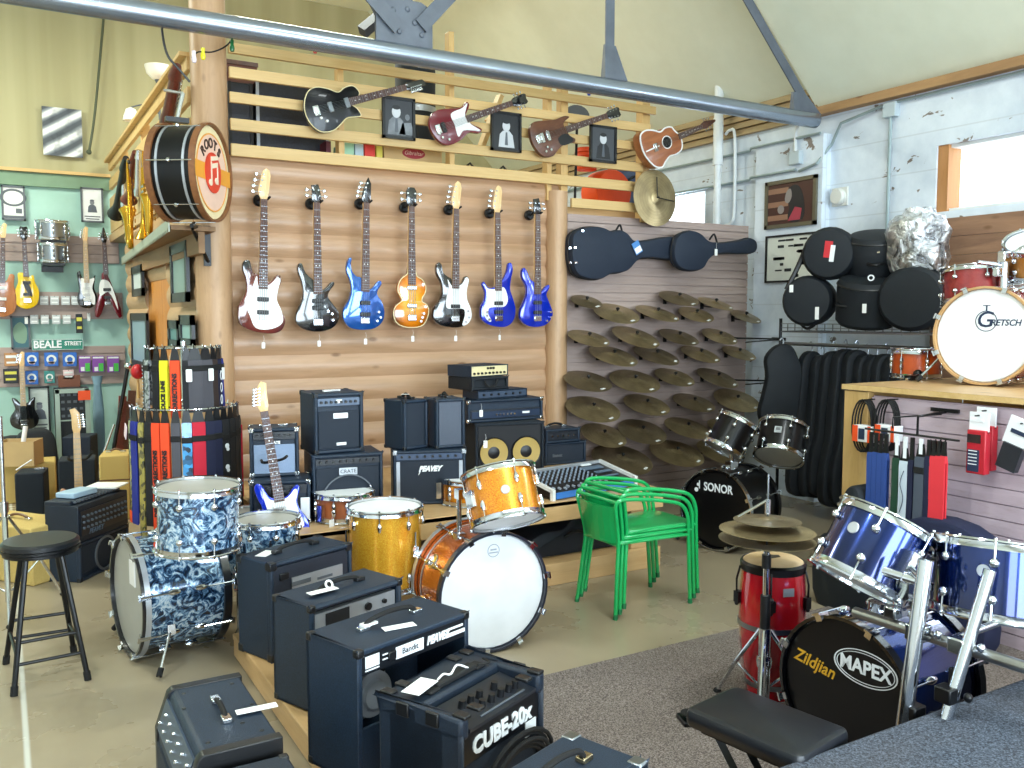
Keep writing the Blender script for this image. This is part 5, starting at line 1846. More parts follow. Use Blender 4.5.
fp = MB().box((0, -d/2+.02, h*.72), (w-.05, .016, h*.26)).build('front_panel', plain('gloss_black', '0d0f14', .3), cu)
text('lettering', 'CUBE-20x', .074, wl, cu, T(-.0, -d/2+.011, h*.70) @ FRONT, .0, .003, .003, 1.0)
MB().box((.155, -d/2+.009, h*.55), (.06, .004, .05)).build('white_label', wl, cu)
for k in range(5):
    R = .095+.008*k
    pts = [(.06+R*1.5*math.cos(t), -d/2-.008-.008*(k % 3), h*.22+R*.95*math.sin(t)+.006*k) for t in [2*PI*q/22 for q in range(22)]]
    cq = MB().tube(pts, .0075, 8, True)
    if k == 0:
        ccm = cq
    else:
        ccm.add(cq.v, cq.f)
cc_ = ccm.build('coiled_cable', rubber, None, M)
tag(cc_, 'coil of black cable hanging on the front of the cube amplifier', 'cable')
for x in (-.2, -.13, .13, .2):
    for y in (-d/2+.02, d/2-.02):
        MB().box((x, y, h+.003), (.035, .05, .012)).build('corner_rib', black, cu, None, .004)
for s in (-1, 1):
    for y in (-.06, .06):
        MB().box((s*(w/2+.002), y, h-.02), (.012, .05, .045)).build('corner_rib', black, cu, None, .004)
MB().box((0, d*.13, h+.012), (.2, .04, .02)).box((-.12, d*.13, h+.006), (.05, .05, .012)).box((.12, d*.13, h+.006), (.05, .05, .012)).build('handle', rubber, cu, None, .006)
MB().box((0, 0, 0), (.12, .065, .002)).build('price_tag', paper, cu, T(-.15, .06, h+.024) @ rotz(10))
MB().tube(open_spline([(-.1, .05, h+.006), (-.05, .05, h+.03), (-.02, .04, h+.024), (.02, .045, h+.04), (.06, .03, h+.02)]), .0035, 6).build('tag_string', white, cu)
MB().tube(open_spline([(.1, .02, h+.02), (.14, -.0, h+.02), (.17, .05, h+.012)]), .004, 6).build('tie', rubber, cu)

# amplifier on the floor beside the platform, front toward the stool
M = T(.553, 2.86, 0) @ rotz(-90)
w, d, h = .56, .275, .42
fa = thing('guitar_amplifier', 'black amplifier on the floor beside the platform with sloped chrome trimmed front', 'amplifier', M)
prof = [(-d/2, 0), (-d/2, h-.13), (-d/2+.04, h-.012), (-d/2+.055, h), (d/2, h), (d/2, 0)]
MB().prism(prof, -w/2, w/2, Matrix(((0, 0, 1, 0), (1, 0, 0, 0), (0, 1, 0, 0), (0, 0, 0, 1)))).build('cabinet', TOLEX, fa, None, .008)
SL = T(0, -d/2+.019, h-.072) @ rotx(71)
pn = MB().box((0, 0, .004), (w-.08, .1, .008)).build('control_panel', plain('blue_steel_panel', '46566c', .35, .4), fa, SL)
for k in range(12):
    link('knob', knob_mesh(.007, .01, chrome), pn, T(-.21+.038*k, .02 if k % 2 else -.02, .007))
for s in (-1, 1):
    MB().prism([(y+ (.004 if y > 0 else -.004), z) for y, z in prof], s*(w/2-.018)-.02, s*(w/2-.018)+.02, Matrix(((0, 0, 1, 0), (1.02, 0, 0, 0), (0, 1.012, 0, 0), (0, 0, 0, 1)))).build('end_trim', black, fa, None, .004)
MB().box((0, -d/2-.002, h*.33), (w-.08, .01, h*.56)).build('grille', GRILLE, fa)
hn = handle(fa, h, .16, .02, 'x', None, chrome, .022)
for x, y in ((-.2, .1), (.2, .1), (-.2, -.06), (.2, -.06), (0, .12), (-.08, -.08), (.12, .06)):
    MB().ball((x, y, h), .008, 8, (1, 1, .5)).build('screw_head', black, fa)
MB().box((0, 0, 0), (.13, .035, .002)).build('price_tag', paper, fa, T(.06, .12, h+.01) @ rotz(88))
# next one on the floor in front of it, only its upper edge in view
M = T(.56, 2.33, 0) @ rotz(-90)
nf = amp('black speaker cabinet on the floor nearest the photographer, in front of the sloped amplifier', M, .42, .27, .39, name='speaker_cabinet', cat='speaker', cover=TOLEX2, grille=GRILLE, cornm=black, hand=False)
# amplifier by the lower frame edge
M = T(1.20, 1.83, ZP) @ rotz(19.5)
br2 = amp('black amplifier with brass coloured corner at the near end of the platform', M, .46, .26, .385, cover=TOLEX, grille=GRILLE, g0=.03, cornm=steel, corner_size=.045, hand=False, group=GP_)
hn = handle(br2, .385, .24, .0, 'x', rubber, plain('nickel_cap', 'b9a98a', .25, 1.), .05)
# ------------------------------------------------------------------ black pearl kit near the stool
woodk = plain('black_wood_hoop', '14151a', .3, 0, .5)
nb = V((-.99, -.14, 0)).normalized()
fc = V((.5, 4.66, .31))
r, A = drum('bass_drum', 'blue black pearl bass drum with grey head beside the stool', 'drum', fc-nb*.205, nb, .282, .39, PEARL, head_d, head_d, woodk, True, 9, a0=12)
MB().lathe([(.301, .175), (.304, .175), (.304, .2), (.301, .2)], 40, None, True).build('hoop_inlay', silver, r, A)
MB().box((0, 0, 0), (.09, .12, .02)).build('felt_pad', white, r, A @ T(.08, .13, .192))
cb_ = A.translation
side = V((nb.y, -nb.x, 0))
for s in (1, -1):
    b0 = V((cb_.x, cb_.y, cb_.z))+nb*.08+side*s*.27+V((0, 0, -.12))
    spur(r, b0, V((b0.x, b0.y, 0.02))+side*s*.13+nb*.1)
MB().cyl(cb_+V((0, 0, .285)), cb_+V((0, 0, .33)), .03).build('mount_plate', chrome, r)
tc = atd(198.5, 522, 4.1)
tc = V((tc.x, tc.y, .618+.15))
r, A = drum('tom_drum', 'blue black pearl tom standing on the bass drum by the stool', 'drum', tc, (.02, -.02, 1), .18, .275, PEARL, head_d, head_d, lugs=8, lug='stub', a0=10, base=(tc.x, tc.y, .618))
r, A = drum('floor_tom', 'blue black pearl floor tom with grey head behind the farthest platform amplifier', 'drum', (1.165, 4.53, .475), (0, 0, 1), .155, .33, PEARL, head_d, head_d, lugs=8, lug='stub')
legs(r, A, .155, .33, 0, 20)
r, A = drum('floor_tom', 'grey headed floor tom half hidden between the strap rack and pearl floor tom', 'drum', (1.16, 5.03, .41), (0, 0, 1), .12, .34, PEARL, head_d, head_d, lugs=6, lug='stub')
legs(r, A, .12, .34, 0, 50)

# ------------------------------------------------------------------ orange sparkle kit
coppery = sparkle('copper_sparkle', 'a84a10', 'd87a30', 420, .5, .25)
fc = V((2.10, 3.79, .312))
no = V((-.03, -1, 0)).normalized()
bdc = fc-no*.165
hoopo = plain('dark_bass_hoop', '1d2230', .3, 0, .5)
r, A = drum('bass_drum', 'copper sparkle bass drum with big white head facing the photographer', 'drum', bdc, no, .288, .32, coppery, head_w, head_w, hoopo, True, 10, a0=9, rear_hoop=coppery)
MB().lathe([(.308, -.172), (.311, -.172), (.311, -.14), (.308, -.14)], 40, None, True).lathe([(.290, -.1), (.293, -.1), (.293, -.09), (.290, -.09)], 40, None, True).build('hoop_inlay', silver, r, A)
MB().box((0, .2, .1625), (.05, .006, .001)).box((0, .215, .1625), (.035, .008, .001)).lathe([(.03, .162), (.034, .162), (.034, .163), (.03, .163)], 20, T(0, .21, 0), True).build('head_mark', plain('grey_ink', 'a4acb6', .6), r, A)
al = math.degrees(math.atan2(.55, -.83))
badge(r, A, 150, .288, -.02, chrome, .04, 'spur_bracket')
badge(r, A, 90, .288, .0, chrome, .035, 'mount_plate')
pp = V((bdc.x-.13, bdc.y-.03, 0))
pst = V((pp.x, pp.y, .585))
pz = atd(469, 492, 4.3)
MB().cyl(V((0, 0, .57)), V((0, 0, .80)), .013, n=12).box((0, 0, .585), (.05, .05, .03)).box((.02, .0, .8), (.07, .05, .05)).build('tom_post', chrome, r, T(pp.x-bdc.x, pp.y-bdc.y, 0))
nt_ = (RT*-.2+V((FW.x, FW.y, 0)).normalized()*.32+UP*.92).normalized()
tcn = atd(503, 497, 4.28)
r, A = drum('tom_drum', 'orange sparkle tom tilted above the copper bass drum', 'drum', tcn, nt_, .17, .235, ORS, head_w, head_w, lugs=6, lug='oval', a0=30, base=tcn-nt_*.13)
ba = ang_toward(A, tcn-nt_*.13)
badge(r, A, ba+6, .17, .0, silver, .022)
MB().box((0, 0, 0), (.07, .02, .08)).build('mount_plate', chrome, r, A @ rotz(ba-62) @ T(.175, 0, 0) @ rotz(90))
r, A = drum('floor_tom', 'gold sparkle floor tom between the platform amplifiers and copper bass drum', 'drum', (1.74, 4.335, .475), (0, 0, 1), .19, .41, GLS, head_w, head_w, lugs=8, lug='oval', a0=15)
legs(r, A, .19, .41, 0, 55)
r, A = drum('snare_drum', 'red wood snare drum on the bench in front of the wide bass amplifier', 'drum', (1.68, 4.82, .53+.085), (0, 0, 1), .165, .135, wood('red_snare_wood', '8a4426', 'b0653a', 9, (6, 6, 2), .3, False, .5), head_w, head_w, lugs=8, lug='oval', a0=8, base=(1.68, 4.82, .53))
MB().box((0, -.19, -.02), (.03, .03, .09)).build('snare_strainer', chrome, r, A @ rotz(-60))
price_tag(r, (-.13, -.17, .01), .06, 20, string=.05)
r, A = drum('snare_drum', 'orange snare drum on the bench behind the tilted orange tom', 'drum', (2.5, 4.83, .53+.085), (0, 0, 1), .165, .135, ORS, head_w, head_w, lugs=8, lug='oval', a0=20, base=(2.5, 4.83, .53))
MB().box((0, -.19, 0), (.03, .03, .1)).build('snare_strainer', chrome, r, A @ rotz(-110))

# ------------------------------------------------------------------ black kit beside the cymbal wall
ns = V((-.957, -.253, 0)).normalized()
fc = atd(716, 507, 6.35)
fc.z = .30
bc = fc-ns*.2
r, A = drum('bass_drum', 'black bass drum with white brand lettering below the cymbal wall', 'drum', bc, ns, .272, .4, BLKWRAP, head_k, head_k, BLKWRAP, True, 8, a0=22)
text('lettering', 'SONOR', .085, wl, r, A @ T(0.015, .155, .203), 0, .001, .002, .8)
MB().prism(circ(.016, 12, -.165, .125), .203, .205).prism(circ(.012, 12, -.15, .165), .203, .205).box((-.14, .165, .204), (.008, .06, .002)).build('logo_mark', wl, r, A)
MB().lathe([(.293, .19), (.296, .19), (.296, .224), (.288, .224)], 40, None, True).build('hoop_inlay', chrome, r, A)
MB().cyl((0, 0, bc.z+.27), (0, 0, bc.z+.47), .016, n=12).box((0, 0, bc.z+.3), (.07, .06, .06)).box((0, 0, bc.z+.45), (.09, .05, .06)).cyl((0, 0, bc.z+.47), tuple(V((.05, -.13, bc.z+.5))), .01).cyl((0, 0, bc.z+.45), tuple(V((-.08, .12, bc.z+.5))), .01).build('tom_post', chrome, r)
sd = V((ns.y, -ns.x, 0))
for s in (1, -1):
    b0 = bc+ns*.05+sd*s*.26+V((0, 0, -.1))
    spur(r, b0-V((bc.x, bc.y, 0)), b0-V((bc.x, bc.y, 0))+sd*s*.1+ns*.12+V((0, 0, -b0.z+.015)))
t1 = (RT*.48+UP*.82+V((FW.x, FW.y, 0))*.12).normalized()
q = atd(731, 436, 6.45)
drum('tom_drum', 'small black tom tilted over the lettered black bass drum', 'drum', q, t1, .145, .23, BLKWRAP, head_w, head_d, lugs=6, lug='stub', a0=20, base=q-t1*.13)
t2_ = (RT*.28+UP*.84+V((FW.x, FW.y, 0))*.42).normalized()
q = atd(781, 442, 6.5)
r, A = drum('tom_drum', 'larger black tom with square white badge above the lettered bass drum', 'drum', q, t2_, .165, .24, BLKWRAP, head_w, head_d, lugs=6, lug='stub', a0=0, base=q-t2_*.13)
ba = ang_toward(A, q-t2_*.13)
MB().box((0, 0, 0), (.05, .05, .006)).build('badge', silver, r, A @ rotz(ba-12) @ T(.166, 0, .02) @ rotz(90) @ rotx(90))
MB().box((0, 0, .004), (.03, .006, .002)).box((0, .01, .004), (.03, .004, .002)).build('badge_print', black, r, A @ rotz(ba-12) @ T(.166, 0, .02) @ roty(90) @ rotz(90))

# ------------------------------------------------------------------ hi-hat stand, conga
hb = atz(763, 712)
hx, hy = hb.x, hb.y
zof = lambda px, py: atd(px, py, (V((hx, hy, 1))-EYE).dot(FW)).z
hs = thing('hi_hat_stand', 'chrome hi-hat stand in front of the red conga', 'stand', T(hx, hy, 0))
MB().cyl((0, 0, .05), (0, 0, zof(765, 632)), .026, n=16).build('lower_tube', chrome, hs)
MB().cyl((0, 0, zof(765, 640)), (0, 0, zof(765, 553)), .0135, n=12).build('upper_tube', chrome, hs)
MB().cyl((0, 0, .1), (0, 0, zof(767, 474)), .004, n=8).build('pull_rod', steel, hs)
MB().cyl((0, 0, zof(765, 640)), (0, 0, zof(765, 598)), .022, n=12).ball((.03, 0, zof(765, 605)), .014).build('height_clamp', black, hs)
MB().cyl((0, 0, zof(765, 570)), (0, 0, zof(765, 556)), .02, n=12).build('cymbal_seat', black, hs)
MB().lathe([(0, 0), (.03, 0), (.034, .03), (.03, .05), (0, .05)], 16, T(0, 0, .2)).build('leg_collar', chrome, hs)
stand_tripod(hs, 0, 0, .05, zof(765, 634), .24, chrome, a0=100)
MB().box((-.02, -.17, .02), (.085, .26, .012)).box((-.02, -.06, .03), (.08, .06, .03)).build('footboard', steel, hs, rotz(-55))
zc = zof(765, 535)
R = 95/F*(V((hx, hy, .85))-EYE).dot(FW)/2
cymbal('lower hi-hat cymbal of the pair on the stand before the conga', (hx, hy, zof(765, 541)), (-.02, .0, -1), R, CYM, 'hi-hat cymbals')
cymbal('upper hi-hat cymbal of the pair under the small bell cymbal', (hx, hy, zof(765, 531)), (.02, 0, 1), R*.99, CYM, 'hi-hat cymbals')
cymbal('small bell cymbal topmost on the hi-hat stand', (hx, hy, zof(765, 521)), (.03, .02, 1), R*.7, CYMD, 'hi-hat cymbals')
MB().cyl((0, 0, zof(765, 514)), (0, 0, zof(765, 500)), .012, n=10).build('clutch', chrome, hs)
MB().cyl((0, 0, zof(765, 500)), tuple(atd(738, 517, (V((hx, hy, .9))-EYE).dot(FW))-V((hx, hy, 0))), .006, n=8).build('clutch_lever', chrome, hs)

cx_ = atz(770, 694)
CR = .15
hz = .60
cg = thing('conga_drum', 'red conga drum with natural skin head behind the hi-hat stand', 'conga', T(cx_.x, cx_.y, 0))
MB().lathe([(.1, 0), (.104, .0), (.118, .1), (.139, .24), (.146, .36), (.141, .5), (.13, .61), (.122, .61), (.13, .5), (.095, .01)], 32, None, True).build('shell', REDLAC, cg)
skin = grain('rawhide', 'c9a877', 'dcc09a', 8, .6)
MB().lathe([(0, .623), (.117, .623), (.129, .615), (.132, .597)], 32).build('head', skin, cg)
MB().prism([(-.04, -.02), (.03, -.025), (.045, .0), (.02, .02), (-.03, .018)], .624, .6255, T(.01, .02, 0)).build('head_logo', plain('dark_ink', '3c3428', .7), cg)
MB().lathe([(.132, .575), (.141, .575), (.143, .606), (.134, .617), (.13, .613)], 32, None, True).build('rim', blackm, cg)
for z, rr in ((.325, .1455), (.06, .113)):
    MB().lathe([(rr, z), (rr+.004, z), (rr+.004, z+.022), (rr, z+.022)], 32, None, True).build('band', steel, cg)
for k in range(5):
    a = math.radians(72*k+5)
    c_, s_ = math.cos(a), math.sin(a)
    lo_ = MB().tube([(c_*.145, s_*.145, .59), (c_*.16, s_*.16, .53), (c_*.158, s_*.158, .45)], .005, 6).box((c_*.151, s_*.151, .45), (.03, .03, .05)).ball((c_*.158, s_*.158, .42), .011, 8)
    lo_.build('tuning_lug', blackm, cg)
Ac = Matrix()
ba = math.degrees(math.atan2(-cx_.y, -cx_.x))
MB().box((0, 0, 0), (.05, .035, .004)).build('badge', silver, cg, rotz(ba+28) @ T(.1425, 0, .51) @ rotz(90) @ rotx(90))

# ------------------------------------------------------------------ blue kit
fc = V((2.68, 2.14, .29))
nm = V((-1, -.06, 0)).normalized()
bc = fc-nm*.23
r, A = drum('bass_drum', 'blue bass drum with black head lettered in white and gold', 'drum', bc, nm, .268, .44, BLUEFADE, head_k, head_w, BLKLAC, True, 8, a0=22)
text('lettering', 'MAPEX', .073, wl, r, A @ T(.085, .118, .224), 0, .001, .002, .92)
MB().lathe([(.127, .0), (.132, 0), (.132, .003), (.127, .003)], 48, A @ T(.085, .118, .222) @ Matrix.Diagonal((1, .5, 1, 1)), True).lathe([(.118, .0), (.1205, 0), (.1205, .003), (.118, .003)], 48, A @ T(.085, .118, .222) @ Matrix.Diagonal((1, .46, 1, 1)), True).build('logo_oval', wl, r)
text('lettering', 'Zildjian', .07, plain('gold_ink', 'd8a428', .6), r, A @ T(-.135, .065, .224) @ rotz(-8), .25, .001, .001, .9)
for s in (1, -1):
    b0 = V((0, 0, bc.z))+nm*.06+V((0, s*.25, -.08))
    spur(r, b0, V((b0.x-.12, b0.y+s*.12, .015)))
MB().cyl((0, .02, bc.z+.26), (0, .02, bc.z+.3), .035).build('mount_plate', chrome, r)

dR = 2.86
x_b = 2.6
bar0, bar1 = atx(855, 612, x_b), atx(1060, 679, x_b)
rk = thing('drum_rack', 'chrome tube drum rack with two leaning posts holding the blue toms', 'rack', T(2.5, 1.75, 0))
ri_ = T(-2.5, -1.75, 0)
p0, p1 = atd(903, 730, 2.8), atd(926, 560, 2.8)
dd = (p0-p1)/(p1.z-p0.z)
foot = p0+dd*(p0.z-.03)
MB().cyl(foot, p1, .024, n=20).build('post', chrome, rk, ri_)
g0_, g1_ = atd(948, 712, 2.72), atd(990, 570, 2.72)
dd = (g0_-g1_)/(g1_.z-g0_.z)
foot2 = g0_+dd*(g0_.z-.03)
MB().cyl(foot2, g1_, .019, n=20).build('post', chrome, rk, ri_)
for f_ in (foot, foot2):
    MB().ball((f_.x, f_.y, .025), .045, 12, (1, 1, .7)).build('rubber_foot', rubber, rk, ri_)
MB().cyl(bar0, bar1, .019, n=16).build('cross_bar', plain('satin_steel', 'a8a8a6', .28, 1.), rk, ri_)
for px, py, dep, s in ((912, 712, 2.8, .06), (947, 694, 2.72, .055), (918, 632, 2.86, .06), (960, 645, 2.75, .055), (893, 612, 3.0, .045)):
    q = atd(px, py, dep)
    MB().box(q, (s, s, s*.9)).ball(q+V((.03, -.05, 0)), .016, 8).build('clamp', blackm if py > 680 else chrome, rk, ri_, .008)
e0 = atd(897, 612, 3.05)
e1_ = atd(905, 575, 3.05)
MB().cyl(e0, e1_+V((0, 0, .05)), .016, n=14).cyl(atd(880, 570, 3.05), atd(930, 585, 2.95), .018, n=14).build('tom_arm', chrome, rk, ri_)
MB().box(atd(905, 590, 3.02), (.03, .05, .06)).build('memory_lock', chrome, rk, ri_)
for (a, b) in (((760+128, 650), (1000-90, 690)), ((862, 668), (905, 640))):
    pass
q = atd(951, 668, 2.74)
MB().cyl(q, q+V((0, 0, -.09)), .006).ball(q+V((0, 0, -.09)), .014, 8).build('wing_screw', black, rk, ri_)
MB().cyl(atd(951, 640, 2.76), atd(1010, 618, 2.9), .012).build('tom_arm', chrome, rk, ri_)
# toms
u1 = (RT*.5+UP*.86+V((FW.x, FW.y, 0))*.1).normalized()
q = atd(872, 552, 3.2)
r, A = drum('tom_drum', 'blue tom tilted steeply over the black lettered bass drum head', 'drum', q, u1, .165, .235, BLUEFADE, head_w, head_w, lugs=6, lug='stub', a0=10, base=q-u1*.13)
ba = ang_toward(A, q-u1*.13)
badge(r, A, ba-33, .165, .03, silver, .022)
MB().box((0, 0, 0), (.05, .03, .11)).cyl((.02, 0, 0), (.08, 0, -.02), .012).ball((.06, .0, .03), .014).build('tom_bracket', chrome, r, A @ rotz(ba+38) @ T(.185, 0, -.01))
u2 = (RT*.12+UP*.93+V((FW.x, FW.y, 0))*.1).normalized()
q = atd(1000, 580, 3.06)
r, A = drum('tom_drum', 'larger blue tom under the hanging packets on the slatwall counter', 'drum', q, u2, .205, .24, BLUEFADE, head_w, head_w, lugs=8, lug='stub', a0=0, base=q-u2*.13)
ba = ang_toward(A, q-u2*.13)
badge(r, A, ba-14, .205, .03, silver, .021)
# padded bench, pedal
bn = [atz(685, 708, .48), atz(735, 683, .48), atz(851, 727, .48), atz(800, 759, .48)]
ctr = sum(bn, V())/4
ux = (bn[2]-bn[1]).normalized()
uy = (bn[1]-bn[0]).normalized()
Mb = Matrix(((ux.x, -ux.y, 0, ctr.x), (ux.y, ux.x, 0, ctr.y), (0, 0, 1, 0), (0, 0, 0, 1)))
w, d = (bn[2]-bn[1]).length, (bn[1]-bn[0]).length
th_ = thing('padded_bench', 'black padded folding bench in front of the blue bass drum', 'bench', Mb)
MB().prism(rrect(w, d, .03), .42, .48, None, .018).build('seat', plain('black_vinyl', '14171d', .35), th_)
MB().box((0, 0, .41), (w*.8, d*.7, .02)).build('seat_plate', blackm, th_)
for s in (-1, 1):
    y = s*.05
    MB().cyl((-w*.36, y, .40), (w*.34, y, .03), .016, n=4).build('leg', blackm, th_)
    MB().cyl((w*.36, y*.6, .40), (-w*.34, y*.6, .03), .016, n=4).build('leg', blackm, th_)
for s in (-1, 1):
    MB().cyl((s*w*.35, -.15, .02), (s*w*.35, .15, .02), .015, n=10).build('foot_bar', rubber, th_)
MB().cyl((0, -.09, .215), (0, .09, .215), .014, n=10).build('pivot_bolt', chrome, th_)
q = atz(712, 722)
pdm = thing('drum_pedal', 'flat black drum pedal with chrome plate on the carpet beside the padded bench', 'pedal', T(q.x, q.y, .01) @ rotz(-20))
MB().box((0, 0, .01), (.28, .1, .02)).build('base', blackm, pdm, None, .004)
MB().hexa([(-.12, -.035, .025), (.1, -.035, .025), (.1, .035, .025), (-.12, .035, .025)], [(-.12, -.035, .032), (.1, -.035, .06), (.1, .035, .06), (-.12, .035, .032)]).build('footboard', steel, pdm)
MB().prism(circ(.038, 18), .034, .04, T(-.1, 0, 0)).build('toe_stop', rubber, pdm)

# ------------------------------------------------------------------ stool, stacked chairs
feet = [atz(14, 696), atz(88, 680), atz(74, 653), atz(6, 664)]
sc_ = sum(feet, V())/4
sc_.z = 0
st = thing('bar_stool', 'black round stool with tube legs beside the pearl drums', 'stool', T(sc_))
zs_ = .65
MB().lathe([(0, zs_-.04), (.155, zs_-.04), (.166, zs_-.03), (.166, zs_-.01), (.155, zs_), (0, zs_+.004)], 36).build('seat', plain('black_seat_vinyl', '15181c', .32), st)
MB().lathe([(.165, zs_-.045), (.17, zs_-.045), (.17, zs_-.033), (.165, zs_-.033)], 36, None, True).lathe([(0, zs_-.065), (.16, zs_-.065), (.16, zs_-.05), (0, zs_-.05)], 36).build('seat_rim', blackm, st)
lt = []
for f_ in feet:
    v = V((f_.x-sc_.x, f_.y-sc_.y, 0))
    tp = v.normalized()*.12+V((0, 0, zs_-.05))
    lo = v+V((0, 0, .012))
    lt.append((lo, tp))
    l_ = MB().tube(open_spline([tuple(lo), tuple(lo*.62+tp*.38), tuple(tp)]), .0125, 10).build('leg', blackm, st)
    MB().cyl(tuple(v), tuple(lo*.95+tp*.05), .016, n=10).build('rubber_tip', rubber, l_)
for i in range(4):
    for t in ((.26,) if i % 2 else (.2, .36)):
        a = lt[i][0]*(1-t)+lt[i][1]*t
        b = lt[(i+1) % 4][0]*(1-t)+lt[(i+1) % 4][1]*t
        MB().cyl(a, b, .008, n=10).build('rung', blackm, st)


def chair(label, M):
    r = thing('stacking_chair', label, 'chair', M, 'stacked green chairs')
    W2 = .19
    for s in (-1, 1):
        y = s*W2
        pts = open_spline([(-.06, y*.98, 0), (-.035, y*.88, .25), (-.02, y*.83, .42), (-.05, y*.92, .58), (-.06, y*.96, .645), (-.03, y, .675), (.1, y*1.03, .668), (.28, y*1.05, .64), (.40, y*1.05, .605), (.455, y*1.04, .53), (.47, y*1.0, .4), (.485, y*.97, .2), (.5, y*.95, 0)], 5)
        MB().tube(pts, .0115, 10).build('side_frame', GREEN, r)
        MB().cyl((-.02, y*.83, .42), (.47, y*1.0, .42), .009, n=8).build('seat_rail', GREEN, r)
    MB().cyl((.47, -W2, .42), (.47, W2, .42), .009, n=8).cyl((-.022, -W2*.83, .41), (-.022, W2*.83, .41), .009, n=8).build('cross_bar', GREEN, r)
    MB().cyl((-.058, -W2*.97, .662), (-.058, W2*.97, .662), .0115, n=10).build('top_rail', GREEN, r)
    n = 8
    bk = MB()
    for i in range(n):
        a0_, a1_ = -W2+2*W2*i/n, -W2+2*W2*(i+1)/n
        cv = lambda y: -.035*(1-(y/W2)**2)
        bk.hexa([(-.025+cv(a0_), a0_*.83, .42), (-.025+cv(a1_), a1_*.83, .42), (-.017+cv(a1_), a1_*.83, .42), (-.017+cv(a0_), a0_*.83, .42)],
                [(-.062+cv(a0_), a0_*.95, .635), (-.062+cv(a1_), a1_*.95, .635), (-.054+cv(a1_), a1_*.95, .635), (-.054+cv(a0_), a0_*.95, .635)])
    bk.build('backrest', GREEN, r)
    so = [(-.03, -.15), (.2, -.175), (.42, -.18), (.465, -.15), (.475, 0), (.465, .15), (.42, .18), (.2, .175), (-.03, .15)]
    MB().prism(spline(so, 3), .42, .436, None, .006).build('seat', GREEN, r)
    for x, s in ((-.06, .98), (-.06, -.98), (.5, .95), (.5, -.95)):
        MB().cyl((x, s*W2, 0), (x+(.006 if x < 0 else -.003), s*W2, .03), .0135, n=10).build('foot_cap', plain('dark_green_cap', '0e6a3c', .6), r)
    return r


a, b = V((2.97, 3.86, 0)), V((3.0, 4.26, 0))
yw = math.degrees(math.atan2((b-a).y, (b-a).x))-90
cb0 = V((2.97, 4.045, 0))
for k, lab in enumerate(('lowest green metal armchair of the stack by the mixing desk', 'middle green metal armchair of the stack by the mixing desk', 'topmost green metal armchair of the stack by the mixing desk')):
    chair(lab, T(cb0.x+.032*k, cb0.y+.004*k, .026*k) @ rotz(yw+5))
# ------------------------------------------------------------------ strap carousel
def strap(label, P, yaw, L, wd, mat, group, buckle=True, lettering=None, tip=None, splay=0., name='guitar_strap', tagm=None, loop=True):
    """folded strap hanging from its top point"""
    r = thing(name, label, 'strap', T(P) @ rotz(yaw), group)
    f = MB()
    pr = [(-.012, 0), (-.016, -.03), (-.014, -L*.5), (-.02, -L), (-.016, -L-.012), (-.008, -L), (-.008, -.04), (.004, -.035), (.006, -L*.9), (.016, -L*.92), (.014, -.04), (.006, 0)]
    f.prism(pr, -wd/2, wd/2, Matrix(((0, 0, 1, 0), (1, 0, 0, 0), (0, 1, 0, 0), (0, 0, 0, 1))))
    f.build('webbing', mat, r)
    if buckle:
        MB().box((0, -.014, -L*.16), (wd*1.12, .01, .035)).build('buckle', rubber, r, None, .003)
    e = MB().prism([(-wd*.5, 0), (wd*.5, 0), (wd*.28, .07), (-wd*.28, .07)], -.004, .004, FRONT).build('leather_end', black, r)
    MB().tube([(0, 0, .03), (0, .0, .065), (0, .012, .085)], .004, 6).build('hook_loop', blackm, r)
    if lettering:
        s, m, z, sz = lettering
        text('lettering', s, sz, m, r, T(0, -.0215, z) @ FRONT @ rotz(90), 0, .001, .002, 1., 1.0)
    if tagm:
        MB().prism(rrect(.035, .075, .005, 2), 0, .002, T(wd*.2, -.03, -.09) @ FRONT).build('price_tag', tagm, r)
    return r


cP = V((.985, 5.75, 0))
zA = aty(180, 349, 5.5).z
zB = aty(180, 411, 5.45).z
RA, RB = .175, .27
ck = thing('strap_carousel', 'two tier chrome carousel rack loaded with guitar straps before the corner post', 'rack', T(cP))
MB().lathe([(0, 0), (.26, 0), (.26, .02), (.03, .04), (0, .04)], 28).build('base', blackm, ck)
MB().cyl((0, 0, .03), (0, 0, zA+.04), .016, n=12).build('pole', chrome, ck)
for R, z in ((RA, zA), (RB, zB)):
    ring = [(R*math.cos(2*PI*i/36), R*math.sin(2*PI*i/36), z) for i in range(36)]
    mb = MB().tube(ring, .006, 6, True)
    for k in range(4):
        a = PI/2*k+.4
        mb.cyl((0, 0, z), (R*math.cos(a), R*math.sin(a), z), .005, n=6)
    mb.build('ring', chrome, ck)
    n = 22 if R < .2 else 30
    hme = MB().tube([(R, 0, z), (R+.04, 0, z-.004), (R+.05, 0, z+.014)], .003, 5).mesh('strap_hook', chrome)
    for k in range(n):
        link('strap_hook', hme, ck, rotz(360*k/n))
cam_a = math.degrees(math.atan2(-cP.y, -cP.x))
fab = lambda n, c, r=.8: plain('strap_'+n, c, r)
sb = fab('black', '15161a')
sg = fab('grey', '4c4b52')
sn = fab('navy', '141a38')
sbl = fab('blue', '1c2a8c')
st1 = fab('studded', '202226')
sor = fab('orange', 'ee4a20')
sye = fab('yellow', 'e6e02a')
sre = fab('red', 'c01c34')
scm = sparkle('strap_snake', '2a2c30', 'b0b2b6', 60, 0, .6)
spr = sparkle('strap_print_blue', '1a2a3a', '48a0e0', 34, 0, .6)
scf = sparkle('strap_print_camo', '2a2a1c', 'a89a48', 40, 0, .6)
ink = plain('ink_black', '15171c', .6)
